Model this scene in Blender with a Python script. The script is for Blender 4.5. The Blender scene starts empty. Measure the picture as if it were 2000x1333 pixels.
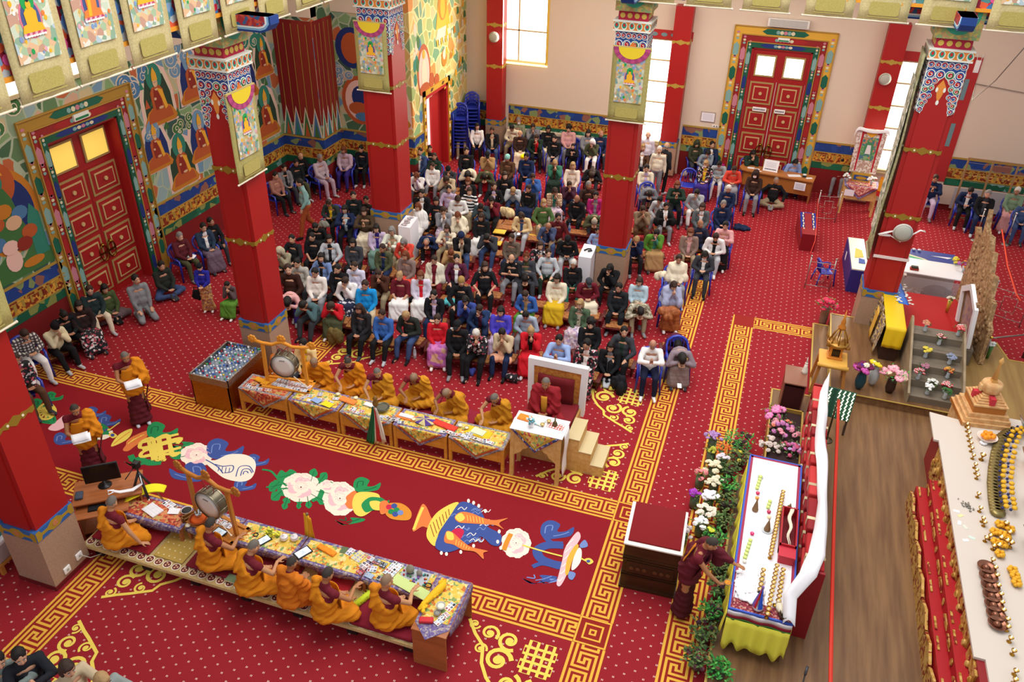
import bpy,bmesh,math,random
from math import sin,cos,pi,radians as R
from mathutils import Vector as V,Matrix as MX,noise as NZ
rnd=random.Random(7)
SC=bpy.context.scene
# ---------------------------------------------------------------- camera
CF,CY,CP,CR=1611.423,-0.311,0.567,0.025
CAMP=V((1.4516,-8.2382,10.1503))
CF,CY,CP,CR=1611.4232,-0.310731,0.567105,0.024769
CAMP=V((1.45163,-8.23824,10.15031))
AH,BX0,BX2,BYT=2.1100,-7.6047,1.2615,9.4833
_f=V((sin(CY)*cos(CP),cos(CY)*cos(CP),-sin(CP)))
_r=V((cos(CY),-sin(CY),0));_u=_r.cross(_f)
RT=cos(CR)*_r + sin(CR)*_u;UP=-sin(CR)*_r + cos(CR)*_u;FW=_f
cam_d=bpy.data.cameras.new('camera');cam=bpy.data.objects.new('camera',cam_d)
SC.collection.objects.link(cam);SC.camera=cam
cam_d.sensor_width=36;cam_d.lens=CF*36/2000;cam_d.clip_end=200
m3=MX((RT,UP,-FW)).transposed()
cam.matrix_world=MX.Translation(CAMP) @ m3.to_4x4()
def at(px,py,z=0.0):
 """photo pixel -> world point at height z"""
 d=FW + (px-1000)/CF*RT - (py-666.5)/CF*UP
 return CAMP + d*((z-CAMP.z)/d.z)
def atx(px,py,x):
 d=FW + (px-1000)/CF*RT - (py-666.5)/CF*UP
 return CAMP + d*((x-CAMP.x)/d.x)
def aty(px,py,y):
 d=FW + (px-1000)/CF*RT - (py-666.5)/CF*UP
 return CAMP + d*((y-CAMP.y)/d.y)
# ---------------------------------------------------------------- world, exposure, lights
SC.view_settings.view_transform='Standard';SC.view_settings.look='None'
SC.view_settings.exposure=-0.12;SC.view_settings.gamma=1.0;SC.view_settings.use_curve_mapping=False
W=bpy.data.worlds.new('daylight');SC.world=W;W.use_nodes=True
W.node_tree.nodes['Background'].inputs[0].default_value=(0.93,0.96,1.0,1)
W.node_tree.nodes['Background'].inputs[1].default_value=0.75
def area(name,loc,size,power,color=(1,1,1),rot=(0,0,0),sy=None):
 l=bpy.data.lights.new(name,'AREA');l.energy=power;l.color=color
 l.shape='RECTANGLE';l.size=size;l.size_y=sy or size
 o=bpy.data.objects.new(name,l);SC.collection.objects.link(o)
 o.location=loc;o.rotation_euler=rot
 return o
area('skylight_lamp',(0,4,14.5),9,2300,(1,.97,.93),sy=14)
area('gallery_lamp_back',(-2,14.5,7.0),8,520,(1,.93,.84),sy=3)  # unseen lamps added to brighten the galleries, no fixtures modelled
area('gallery_lamp_right',(5,14.5,7.0),5,160,(1,.93,.86),sy=3)
area('gallery_lamp_left',(-10.4,5,7.0),2,150,(1,.92,.82),sy=8)
area('gallery_lamp_corner',(-10.2,11.6,7.0),2,60,(1,.92,.82),sy=3)
area('window_light_left',(-7.1,18.6,4.2),1.5,260,(1,.93,.72),rot=(R(-90),0,0),sy=2.2)
area('window_light_mid',(-2.55,18.6,2.9),0.8,130,(1,.95,.85),rot=(R(-90),0,0),sy=3)
area('window_light_right',(5.2,18.6,3.0),1.0,150,(1,.93,.75),rot=(R(-90),0,0),sy=3)
# ---------------------------------------------------------------- materials
def lin(h):
 if isinstance(h,str):
  h=h.lstrip('#');c=[int(h[i:i+2],16)/255 for i in (0,2,4)]
 else:c=h
 return tuple((x/12.92 if x <= .04045 else ((x+.055)/1.055)**2.4) for x in c)+(1,)
MATS={}
def mat(name,col,rough=.65,metal=0,emit=0,pat=None,col2=None,sc=10,spec=.35,trans=0,alpha=1,bump=0,sheen=0,col3=None):
 if name in MATS:return MATS[name]
 m=bpy.data.materials.new(name);m.use_nodes=True;MATS[name]=m
 nt=m.node_tree;b=nt.nodes['Principled BSDF']
 b.inputs['Base Color'].default_value=lin(col)
 b.inputs['Roughness'].default_value=rough;b.inputs['Metallic'].default_value=metal
 b.inputs['Specular IOR Level'].default_value=spec
 if trans:b.inputs['Transmission Weight'].default_value=trans
 if alpha < 1:b.inputs['Alpha'].default_value=alpha
 if emit:
  b.inputs['Emission Color'].default_value=lin(col);b.inputs['Emission Strength'].default_value=emit
 N,L=nt.nodes,nt.links
 m.diffuse_color=lin(col)
 def ramp(src,stops,mode='LINEAR'):
  r=N.new('ShaderNodeValToRGB');r.color_ramp.interpolation=mode
  e=r.color_ramp.elements
  while len(e) < len(stops):e.new(.5)
  for i,(p,c) in enumerate(stops):e[i].position=p;e[i].color=lin(c)
  L.new(src,r.inputs[0]);return r.outputs[0]
 if pat:
  tc=N.new('ShaderNodeTexCoord');co=tc.outputs['Object']
  c2=col2 or col
  if pat == 'noise':
   n=N.new('ShaderNodeTexNoise');n.inputs['Scale'].default_value=sc;n.inputs['Detail'].default_value=4
   L.new(co,n.inputs['Vector']);out=ramp(n.outputs['Fac'],[(.38,col),(.62,c2)])
  elif pat == 'wood':
   mp=N.new('ShaderNodeMapping');mp.inputs['Scale'].default_value=(sc,sc*.08,sc)
   L.new(co,mp.inputs[0]);n=N.new('ShaderNodeTexNoise');n.inputs['Scale'].default_value=1;n.inputs['Detail'].default_value=5
   L.new(mp.outputs[0],n.inputs['Vector']);out=ramp(n.outputs['Fac'],[(.35,col),(.65,c2)])
  elif pat == 'woodx':
   mp=N.new('ShaderNodeMapping');mp.inputs['Scale'].default_value=(sc*.08,sc,sc)
   L.new(co,mp.inputs[0]);n=N.new('ShaderNodeTexNoise');n.inputs['Scale'].default_value=1;n.inputs['Detail'].default_value=5
   L.new(mp.outputs[0],n.inputs['Vector']);out=ramp(n.outputs['Fac'],[(.35,col),(.65,c2)])
  elif pat == 'stripe':
   n=N.new('ShaderNodeTexWave');n.inputs['Scale'].default_value=sc;n.bands_direction='Z'
   L.new(co,n.inputs['Vector']);out=ramp(n.outputs['Fac'],[(.48,col),(.52,c2)])
  elif pat == 'plaid':
   a=N.new('ShaderNodeTexWave');a.inputs['Scale'].default_value=sc;a.bands_direction='Z'
   q=N.new('ShaderNodeTexWave');q.inputs['Scale'].default_value=sc;q.bands_direction='X'
   L.new(co,a.inputs['Vector']);L.new(co,q.inputs['Vector'])
   mt=N.new('ShaderNodeMath');mt.operation='ADD';L.new(a.outputs['Fac'],mt.inputs[0]);L.new(q.outputs['Fac'],mt.inputs[1])
   out=ramp(mt.outputs[0],[(.5,col),(.9,c2)])
  elif pat in ('floral','mural'):
   n0=N.new('ShaderNodeTexNoise');n0.inputs['Scale'].default_value=sc*.6;L.new(co,n0.inputs['Vector'])
   mx=N.new('ShaderNodeMixRGB');mx.blend_type='ADD';mx.inputs[0].default_value=.12 if pat == 'mural' else .05
   L.new(co,mx.inputs[1]);L.new(n0.outputs['Color'],mx.inputs[2])
   v=N.new('ShaderNodeTexVoronoi');v.inputs['Scale'].default_value=sc;L.new(mx.outputs[0],v.inputs['Vector'])
   sp=N.new('ShaderNodeSeparateColor');L.new(v.outputs['Color'],sp.inputs[0])
   cols=col3 or [col,c2]
   out=ramp(sp.outputs[0],[(i/len(cols),c) for i,c in enumerate(cols)],'CONSTANT')
   if pat == 'mural':   # pale contour lines between the painted patches
    d=N.new('ShaderNodeTexVoronoi');d.feature='DISTANCE_TO_EDGE';d.inputs['Scale'].default_value=sc;L.new(mx.outputs[0],d.inputs['Vector'])
    f=N.new('ShaderNodeMath');f.operation='LESS_THAN';f.inputs[1].default_value=.045;L.new(d.outputs[0],f.inputs[0])
    m2=N.new('ShaderNodeMixRGB');L.new(f.outputs[0],m2.inputs[0]);L.new(out,m2.inputs[1]);m2.inputs[2].default_value=lin(c2)
    out=m2.outputs[0]
  elif pat == 'carpet':
   # little pale paired dashes on a diagonal lattice
   mp=N.new('ShaderNodeSeparateXYZ');L.new(co,mp.inputs[0])
   def mth(op,a,b=None):
    k=N.new('ShaderNodeMath');k.operation=op
    for i,s in enumerate((a,b)):
     if s is None:continue
     if isinstance(s,(int,float)):k.inputs[i].default_value=s
     else:L.new(s,k.inputs[i])
    return k.outputs[0]
   def dots(ox,oy):
    X=mth('SUBTRACT',mth('FRACT',mth('DIVIDE',mth('ADD',mp.outputs[0],50+ox),PX)),.5)
    Y=mth('SUBTRACT',mth('FRACT',mth('DIVIDE',mth('ADD',mp.outputs[1],50+oy),PY)),.5)
    X=mth('MULTIPLY',X,PX);Y=mth('MULTIPLY',Y,PY)
    X2=mth('SUBTRACT',mth('ABSOLUTE',X),.009)
    return mth('MULTIPLY',mth('LESS_THAN',mth('ABSOLUTE',X2),.0045),mth('LESS_THAN',mth('ABSOLUTE',Y),.014))
   PX,PY=.272,.195
   s=mth('ADD',dots(-.105,.016),dots(-.105+PX/2,.016+PY/2))
   n=N.new('ShaderNodeTexNoise');n.inputs['Scale'].default_value=90;n.inputs['Detail'].default_value=1;L.new(co,n.inputs['Vector'])
   base=ramp(n.outputs['Fac'],[(.3,col),(.7,c2)])
   m2=N.new('ShaderNodeMixRGB');L.new(s,m2.inputs[0]);L.new(base,m2.inputs[1]);m2.inputs[2].default_value=lin('#e8c8b8')
   out=m2.outputs[0]
  L.new(out,b.inputs['Base Color'])
 if bump:
  n=N.new('ShaderNodeTexNoise');n.inputs['Scale'].default_value=220 if bump < 1 else 40
  tc=N.new('ShaderNodeTexCoord');L.new(tc.outputs['Object'],n.inputs['Vector'])
  bp=N.new('ShaderNodeBump');bp.inputs['Strength'].default_value=min(bump,1);bp.inputs['Distance'].default_value=.004 if bump < 1 else .02
  L.new(n.outputs['Fac'],bp.inputs['Height']);L.new(bp.outputs[0],b.inputs['Normal'])
 return m
def C(h,**k):
 """plain paint / cloth of one colour"""
 return mat('paint_'+h.strip('#')+'_'.join('%s%s' % kv for kv in sorted(k.items()) if kv[0] in ('rough','metal','emit')),h,**k)
# ---------------------------------------------------------------- mesh building
class MB:
 def __init__(s):s.v=[];s.f=[];s.m=[];s.s=[]
 def add(s,vs,fs,mi=0,sm=False):
  o=len(s.v);s.v+=[tuple(p) for p in vs]
  for f in fs:s.f.append(tuple(i+o for i in f));s.m.append(mi);s.s.append(sm)
  return s
 def box(s,x0,y0,z0,x1,y1,z1,mi=0):
  if x0 > x1:x0,x1=x1,x0
  if y0 > y1:y0,y1=y1,y0
  if z0 > z1:z0,z1=z1,z0
  return s.add([(x0,y0,z0),(x1,y0,z0),(x1,y1,z0),(x0,y1,z0),(x0,y0,z1),(x1,y0,z1),(x1,y1,z1),(x0,y1,z1)],
                     [(0,3,2,1),(4,5,6,7),(0,1,5,4),(1,2,6,5),(2,3,7,6),(3,0,4,7)],mi)
 def bbox(s,x0,y0,z0,x1,y1,z1,b=.01,mi=0):
  """box with bevelled edges"""
  bm=bmesh.new();bmesh.ops.create_cube(bm,size=1)
  for v in bm.verts:v.co=V(((x0+x1)/2+v.co.x*(x1-x0),(y0+y1)/2+v.co.y*(y1-y0),(z0+z1)/2+v.co.z*(z1-z0)))
  bmesh.ops.bevel(bm,geom=bm.edges[:],offset=b,segments=2,affect='EDGES',profile=.6)
  bm.verts.ensure_lookup_table()
  s.add([v.co for v in bm.verts],[[v.index for v in f.verts] for f in bm.faces],mi,True);bm.free();return s
 def obox(s,c,size,M=None,mi=0):
  M=M or MX.Identity(3);c=V(c);a,b,d=size[0]/2,size[1]/2,size[2]/2
  vs=[c+M @ V(p) for p in ((-a,-b,-d),(a,-b,-d),(a,b,-d),(-a,b,-d),(-a,-b,d),(a,-b,d),(a,b,d),(-a,b,d))]
  return s.add(vs,[(0,3,2,1),(4,5,6,7),(0,1,5,4),(1,2,6,5),(2,3,7,6),(3,0,4,7)],mi)
 def bar(s,p,q,w,h=None,mi=0):
  """square bar between two points"""
  p,q=V(p),V(q);d=(q-p);L=d.length;d=d/L
  up=V((0,0,1)) if abs(d.z) < .95 else V((0,1,0))
  x=d.cross(up).normalized();y=x.cross(d)
  M=MX((x,d,y)).transposed()
  return s.obox((p+q)/2,(w,L,h or w),M,mi)
 def tube(s,pts,rad,n=8,mi=0,cap=True,sm=True,flat=1.0):
  pts=[V(p) for p in pts];k=len(pts)
  rad=rad if isinstance(rad,(list,tuple)) else [rad]*k
  t=(pts[1]-pts[0]).normalized();ref=V((0,0,1)) if abs(t.z) < .9 else V((1,0,0))
  x=t.cross(ref).normalized();vs=[]
  for i,p in enumerate(pts):
   t=(pts[min(i+1,k-1)]-pts[max(i-1,0)]);
   if t.length < 1e-9:t=V((0,0,1))
   t.normalize();x=(x-t*x.dot(t));
   if x.length < 1e-6:x=t.orthogonal()
   x.normalize();y=t.cross(x)
   for j in range(n):
    a=2*pi*j/n;vs.append(p+(x*cos(a)+y*sin(a)*flat)*rad[i])
  fs=[(i*n+j,i*n+(j+1) % n,(i+1)*n+(j+1) % n,(i+1)*n+j) for i in range(k-1) for j in range(n)]
  if cap:fs+=[tuple(range(n))[::-1],tuple((k-1)*n+j for j in range(n))]
  return s.add(vs,fs,mi,sm)
 def lathe(s,prof,c=(0,0,0),n=16,mi=0,M=None,sm=True,cap=True):
  c=V(c);vs=[]
  for r,z in prof:
   for j in range(n):
    a=2*pi*j/n;p=V((r*cos(a),r*sin(a),z));vs.append(c+(M @ p if M else p))
  k=len(prof)
  fs=[(i*n+j,i*n+(j+1) % n,(i+1)*n+(j+1) % n,(i+1)*n+j) for i in range(k-1) for j in range(n)]
  if cap:fs+=[tuple(range(n))[::-1],tuple((k-1)*n+j for j in range(n))]
  return s.add(vs,fs,mi,sm)
 def ball(s,c,r,mi=0,n=10,M=None,sm=True):
  r=r if isinstance(r,(list,tuple)) else (r,r,r);c=V(c);h=max(4,n//2+1)
  vs=[];fs=[]
  for i in range(1,h):
   t=pi*i/h
   for j in range(n):
    a=2*pi*j/n;p=V((r[0]*sin(t)*cos(a),r[1]*sin(t)*sin(a),r[2]*cos(t)));vs.append(c+(M @ p if M else p))
  top,bot=V((0,0,r[2])),V((0,0,-r[2]))
  vs+=[c+(M @ top if M else top),c+(M @ bot if M else bot)];T=len(vs)-2
  for i in range(h-2):
   for j in range(n):fs.append((i*n+j,(i+1)*n+j,(i+1)*n+(j+1) % n,i*n+(j+1) % n))
  for j in range(n):fs.append((T,j,(j+1) % n));fs.append((T+1,(h-2)*n+(j+1) % n,(h-2)*n+j))
  return s.add(vs,fs,mi,sm)
 def caps(s,p,q,r0,r1=None,mi=0,n=10):
  r1=r0 if r1 is None else r1;p,q=V(p),V(q);d=q-p
  if d.length < 1e-5:return s.ball(p,max(r0,r1),mi,n)
  d.normalize();P=[];Rr=[]
  for a in (80,50,22):P.append(p-d*r0*sin(R(a)));Rr.append(r0*cos(R(a)))
  P+=[p,q];Rr+=[r0,r1]
  for a in (22,50,80):P.append(q+d*r1*sin(R(a)));Rr.append(r1*cos(R(a)))
  return s.tube(P,Rr,n,mi)
 def prism(s,poly,z0,z1,mi=0):
  n=len(poly);vs=[(x,y,z0) for x,y in poly]+[(x,y,z1) for x,y in poly]
  return s.add(vs,[tuple(range(n))[::-1],tuple(range(n,2*n))]+[(i,(i+1) % n,n+(i+1) % n,n+i) for i in range(n)],mi)
 def slab(s,poly,o,u,w,t,mi=0):
  """polygon (a,b) in plane o+a*u+b*w, thickness vector t"""
  o,u,w,t=V(o),V(u),V(w),V(t);n=len(poly)
  A=[o+u*a+w*b for a,b in poly];vs=A+[p+t for p in A]
  return s.add(vs,[tuple(range(n))[::-1],tuple(range(n,2*n))]+[(i,(i+1) % n,n+(i+1) % n,n+i) for i in range(n)],mi)
 def grid(s,fn,nu,nv,mi=0,sm=True,th=None):
  vs=[V(fn(i/nu,j/nv)) for i in range(nu+1) for j in range(nv+1)]
  fs=[(i*(nv+1)+j,(i+1)*(nv+1)+j,(i+1)*(nv+1)+j+1,i*(nv+1)+j+1) for i in range(nu) for j in range(nv)]
  if th:
   k=len(vs);t=V(th);vs2=[p+t for p in vs]
   f2=[tuple(x+k for x in f)[::-1] for f in fs]
   bd=[i*(nv+1) for i in range(nu+1)]+[nu*(nv+1)+j for j in range(1,nv+1)]+[i*(nv+1)+nv for i in range(nu-1,-1,-1)]+[j for j in range(nv-1,0,-1)]
   sd=[(bd[(i+1) % len(bd)],bd[i],bd[i]+k,bd[(i+1) % len(bd)]+k) for i in range(len(bd))]
   return s.add(vs+vs2,fs+f2+sd,mi,sm)
  return s.add(vs,fs,mi,sm)
 def mesh(s,name,mats):
  me=bpy.data.meshes.new(name);me.from_pydata(s.v,[],s.f)
  for m in mats:me.materials.append(m)
  me.polygons.foreach_set('material_index',s.m);me.polygons.foreach_set('use_smooth',s.s)
  me.update();return me
 def build(s,name,mats,parent=None,loc=None,rot=None,**p):
  mats=mats if isinstance(mats,(list,tuple)) else [mats]
  bm=bmesh.new();me=s.mesh(name,mats);bm.from_mesh(me);bmesh.ops.recalc_face_normals(bm,faces=bm.faces);bm.to_mesh(me);bm.free()
  return link(name,me,parent,loc,rot,**p)
def link(name,me,parent=None,loc=None,rot=None,**p):
 o=bpy.data.objects.new(name,me);SC.collection.objects.link(o)
 if parent:o.parent=parent
 if loc is not None:o.location=loc
 if rot is not None:o.rotation_euler=rot
 for k,v in p.items():o[k]=v
 return o
def thing(name,label,cat,loc=(0,0,0),rz=0,group=None):
 o=bpy.data.objects.new(name,None);SC.collection.objects.link(o);o.empty_display_size=.1
 o.location=loc;o.rotation_euler=(0,0,rz);o['label']=label;o['category']=cat
 if group:o['group']=group
 return o
def tag(o,label,cat,group=None):
 o['label']=label;o['category']=cat
 if group:o['group']=group
 return o
def dup(root,loc=None,rz=None,label=None,group=None,par=None):
 r=root.copy();SC.collection.objects.link(r)
 if par is not None:r.parent=par
 if loc is not None:r.location=loc
 if rz is not None:r.rotation_euler=(0,0,rz)
 if label:r['label']=label
 if group:r['group']=group
 for ch in list(root.children):dup(ch,par=r)
 return r
def struct(o):o['kind']='structure';return o
def circ(cx,cy,rx,ry=None,n=20,a0=0,a1=2*pi):
 ry=ry or rx;full=abs(a1-a0-2*pi) < 1e-6
 return [(cx+rx*cos(a0+(a1-a0)*i/(n if full else n-1)),cy+ry*sin(a0+(a1-a0)*i/(n if full else n-1))) for i in range(n)]
def stroke(pts,w,closed=False):
 """2-D polyline -> list of quads (a ribbon)"""
 out=[];n=len(pts);L=[]
 for i in range(n):
  a=pts[(i-1) % n] if (i or closed) else pts[i];b=pts[(i+1) % n] if (i < n-1 or closed) else pts[i]
  dx,dy=b[0]-a[0],b[1]-a[1];l=math.hypot(dx,dy) or 1
  ww=w[i] if isinstance(w,(list,tuple)) else w
  L.append(((pts[i][0]-dy/l*ww/2,pts[i][1]+dx/l*ww/2),(pts[i][0]+dy/l*ww/2,pts[i][1]-dx/l*ww/2)))
 for i in range(n if closed else n-1):
  j=(i+1) % n;out.append([L[i][0],L[j][0],L[j][1],L[i][1]])
 return out
def spiral(cx,cy,r0,r1,a0,turns,n=26):
 return [(cx+(r0+(r1-r0)*i/n)*cos(a0+2*pi*turns*i/n),cy+(r0+(r1-r0)*i/n)*sin(a0+2*pi*turns*i/n)) for i in range(n+1)]
# ---------------------------------------------------------------- the floor carpet with its woven borders and emblems
RED,RED2,DRED='#a81a26','#b42230','#9b1822'
GOLD,GOLDL='#e0a83a','#eec95a'
fl_mats=[mat('carpet_dots','#8c1e26',.9,pat='carpet',col2='#9a2830',spec=.1),mat('carpet_plain','#861a22',.9,pat='noise',col2='#901e28',sc=60,spec=.1),
           C('#e3ac3c',rough=.85),C('#8f1a12',rough=.9),C('#e9cf57',rough=.85),C('#1d8a4c',rough=.85),C('#3a5094',rough=.85),C('#7088c0',rough=.85),
           C('#f3e4d0',rough=.85),C('#eeb9bf',rough=.85),C('#d98a28',rough=.85),C('#c81f45',rough=.85),C('#125c38',rough=.85),C('#f6ead8',rough=.85),C('#e07a3c',rough=.85)]
DOT,PLAIN,GO,DR,YE,GR,BL,LB,CRM,PNK,ORG,RO,DG,WH,OR2=range(15)
FL=MB();FL.box(-13.6,-9,-.12,12,19.3,0,DOT)
FC=[0]
def fpoly(pts,m,lay=1):
 FC[0]+=1;z=.0012*lay+(FC[0] % 240)*4.5e-6;FL.add([(x,y,z) for x,y in pts],[tuple(range(len(pts)))],m)
def frect(x0,y0,x1,y1,m,lay=1):fpoly([(x0,y0),(x1,y0),(x1,y1),(x0,y1)],m,lay)
U=.5/13
frect(-13.05,0,0,AH,PLAIN,1)
def fret(x,y,L,ax,flip=False):
 """gold meander border .5 m wide: starts at (x,y), runs L along axis 0=x / 1=y"""
 def rr(a0,b0,a1,b1,m,lay):
  if a0 > L:return
  a1=min(a1,L)
  if flip:b0,b1=.5-b1,.5-b0
  if ax == 0:frect(x+a0,y+b0,x+a1,y+b1,m,lay)
  else:frect(x+b0,y+a0,x+b1,y+a1,m,lay)
 rr(0,0,L,.5,DR,2)
 w=.04
 for b in (.5*U*0,.5-w):rr(0,b,L,b+w,GO,3)
 n=int(L/(16*U*1.04))+1;q=U*1.04
 def H(c0,c1,row,k):rr((k*16+c0)*q,(10-row)*U,(k*16+c1+1)*q-.0,(10-row)*U+w,GO,3)
 def Vv(c,r0,r1,k):rr((k*16+c)*q,(10-r1)*U,(k*16+c)*q+w,(10-r0)*U+w,GO,3)
 for k in range(n):
  H(0,14,0,k);Vv(0,0,6,k);H(0,4,6,k);Vv(4,4,6,k);H(2,4,4,k);Vv(2,2,4,k);H(2,6,2,k);Vv(6,2,8,k)
  H(8,22,8,k);Vv(8,2,8,k);H(8,12,2,k);Vv(12,2,4,k);H(10,12,4,k);Vv(10,4,6,k);H(10,14,6,k);Vv(14,0,6,k)
fret(-13.0,AH,13.0,0);fret(-13.0,-.5,13.0,0,True)
fret(BX0,-8.9,8.4,1);fret(BX0,AH+.5,9.9,1)
fret(0,-8.9,22,1);fret(BX2,-8.9,BYT+8.9,1)
fret(BX2,BYT,1.85,0)
frect(BX2,BYT,BX2+.5,BYT+.5,DR,4);fpoly(stroke([(BX2+.02,BYT+.0),(BX2+.02,BYT+.48),(BX2+.5,BYT+.48)],.04)[0],GO,5)
for cy_ in (-.5,AH):   # square knots where the borders meet
 frect(0,cy_,.5,cy_+.5,DR,4)
 for e0,e1 in ((.0,.5),(.1,.4),(.19,.31)):
  for q in stroke([(e0+.02,cy_+e0+.02),(e1-.02,cy_+e0+.02),(e1-.02,cy_+e1-.02),(e0+.02,cy_+e1-.02)],.04,True):fpoly(q,GO,5)
# corner scrolls: endless knot and curling clouds, mirrored into every corner
def scroll_corner(x,y,sx,sy):
 T=lambda p:(x+sx*p[0],y+sy*p[1])
 def st(pts,w,m=YE,lay=3,closed=False):
  for q in stroke([T(p) for p in pts],w,closed):fpoly(q,m,lay)
 k=.12
 for i in range(4):
  a=.18+k*i;st([(a,.16),(a,.66)],.035,DR,3) if 0 else None
 for pts in ([(.14,.30),(.62,.30),(.62,.42),(.14,.42)],[(.14,.54),(.62,.54),(.62,.66),(.14,.66)],
    [(.20,.18),(.20,.74),(.32,.74),(.32,.18)],[(.44,.18),(.44,.74),(.56,.74),(.56,.18)]):
  st(pts,.045,closed=True)
 def curl(cx,cy,r,a0,d):
  st(spiral(cx,cy,r,r*.22,a0,d*1.35,22),[.07*r/.2*(1-.4*i/22) for i in range(23)])
  fpoly([T(p) for p in circ(cx,cy,r*.34,n=12)],YE,3)
 for a,b,r,a0,d in ((.86,.30,.17,2.2,-1),(1.18,.26,.14,2.6,1),(1.44,.18,.09,3,-1),(.92,.66,.20,3.4,1),(.30,.98,.17,-1.2,1),(.28,1.26,.14,-1,-1),
                           (.20,1.50,.09,-1.5,1),(.66,.98,.18,4.4,-1),(1.22,.56,.10,3,1),(.58,1.28,.10,-2,-1)):curl(a,b,r,a0,d)
 st([(1.55,.12),(1.38,.34),(1.2,.5),(1.12,.78),(.98,.98),(.82,1.12),(.78,1.26),(.5,1.42),(.34,1.5),(.14,1.62)],.05)
for x,y,sx,sy in ((0,-.5,-1,-1),(0,AH+.5,-1,1),(BX0+.5,-.5,1,-1),(BX0+.5,AH+.5+3.6,1,-1),(-.02,AH+.5+3.6,-1,-1),(BX0+.5,-4.2,1,1)):scroll_corner(x,y,sx,sy)
# the eight emblems of the aisle, traced on the carpet
def px(pts):return [tuple(at(*p))[:2] for p in pts]
def cur(pts,n=6,closed=False):
 out=[];k=len(pts)
 for i in range(k if closed else k-1):
  p0=pts[(i-1) % k] if (closed or i) else pts[0];p1=pts[i];p2=pts[(i+1) % k];p3=pts[(i+2) % k] if (closed or i+2 < k) else pts[-1]
  for j in range(n):
   t=j/n;out.append(tuple(.5*(2*p1[c]+(p2[c]-p0[c])*t+(2*p0[c]-5*p1[c]+4*p2[c]-p3[c])*t*t+(3*p1[c]-p0[c]-3*p2[c]+p3[c])*t**3) for c in (0,1)))
 if not closed:out.append(tuple(pts[-1]))
 return out
def blob(pts,m,lay=3):fpoly(px(cur(pts,5,True)),m,lay)
def rib(pts,w,m,lay=4,closed=False):
 for q in stroke(px(cur(pts,5,closed)),w,closed):fpoly(q,m,lay)
def cloud(x,y,s,m,m2,fl=1,flip=1):
 blob([(x-14*s*fl,y+6*s),(x-12*s*fl,y-8*s*flip),(x,y-14*s*flip),(x+14*s*fl,y-8*s*flip),(x+10*s*fl,y+2*s),(x+22*s*fl,y+2*s),(x+34*s*fl,y-4*s*flip),(x+30*s*fl,y+8*s),(x+12*s*fl,y+12*s),(x-4*s*fl,y+13*s)],m)
 rib([(x-8*s*fl,y+5*s),(x-6*s*fl,y-5*s*flip),(x+3*s*fl,y-6*s*flip),(x+2*s*fl,y+1*s)],.02,m2)
 rib([(x+4*s*fl,y+9*s),(x+16*s*fl,y+7*s),(x+27*s*fl,y+3*s)],.018,m2)
def petals(x,y,s,m,m2,n=9,sy=.75,a0=0):
 for lay,(rad,cc) in enumerate(((1,m),(.68,m2),(.4,m))):
  for i in range(n):
   a=a0+2*pi*i/n+lay*.3;cx,cy=x+cos(a)*9*s*rad,y+sin(a)*9*s*rad*sy
   fpoly(px(circ(cx,cy,6.2*s*rad+1.2,(6.2*s*rad+1.2)*sy,10)),cc if i % 3 else m,3+lay*2);
   rib([(cx-3*s*rad,cy-3*s*rad*sy),(cx,cy-5*s*rad*sy),(cx+4*s*rad,cy-2*s*rad*sy)],.008,PNK if cc != PNK else WH,4+lay*2)
def leaf(x,y,dx,dy,m=GR):
 nx,ny=-dy*.32,dx*.32
 blob([(x,y),(x+dx*.3+nx,y+dy*.3+ny),(x+dx*.5+nx*.5,y+dy*.5+ny*.5),(x+dx*.75+nx*.8,y+dy*.75+ny*.8),(x+dx,y+dy),(x+dx*.75-nx*.8,y+dy*.75-ny*.8),(x+dx*.5-nx*.5,y+dy*.5-ny*.5),(x+dx*.3-nx,y+dy*.3-ny)],m)
 rib([(x,y),(x+dx*.85,y+dy*.85)],.012,DG)
# wheel / left emblems
cloud(72,790,.8,GR,DG);cloud(100,775,.7,GR,DG);cloud(100,820,.7,GR,DG,-1)
for a in range(6):rib([(90-14*cos(a*pi/6)*1.2,805-12*sin(a*pi/6)),(90+14*cos(a*pi/6)*1.2,805+12*sin(a*pi/6))],.05,YE,4)
rib([(74,805),(82,792),(98,790),(108,804),(98,818),(80,818)],.06,YE,5,True)
blob([(94,838),(112,822),(126,812),(124,828),(134,830),(112,842)],PNK);cloud(118,858,.9,BL,LB);cloud(180,806,.8,BL,LB);cloud(205,822,.9,BL,LB)
blob([(180,842),(196,828),(212,836),(218,848),(204,852),(186,862)],GR);blob([(186,856),(204,850),(216,850),(212,845),(220,842),(218,852),(200,860)],CRM,4)
for a in range(5):rib([(182+a*7,852-a*3),(192+a*6,832+a*2)],.05,[BL,YE,GR,BL,YE][a],5)
rib([(212,842),(228,830),(234,826)],.03,YE);blob([(212,850),(220,846),(229,852),(220,857)],YE,4);fpoly(px(circ(220,851,4,3)),BL,6)
blob([(217,873),(232,850),(257,838),(256,850),(244,862)],YE);rib([(222,868),(240,854),(254,844)],.02,ORG)
blob([(248,862),(262,852),(289,842),(284,858),(264,872),(250,882),(240,880),(246,870)],OR2)
for i in range(5):rib([(250+i*6,868-i*4),(262+i*5,858-i*2)],.02,YE)
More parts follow.
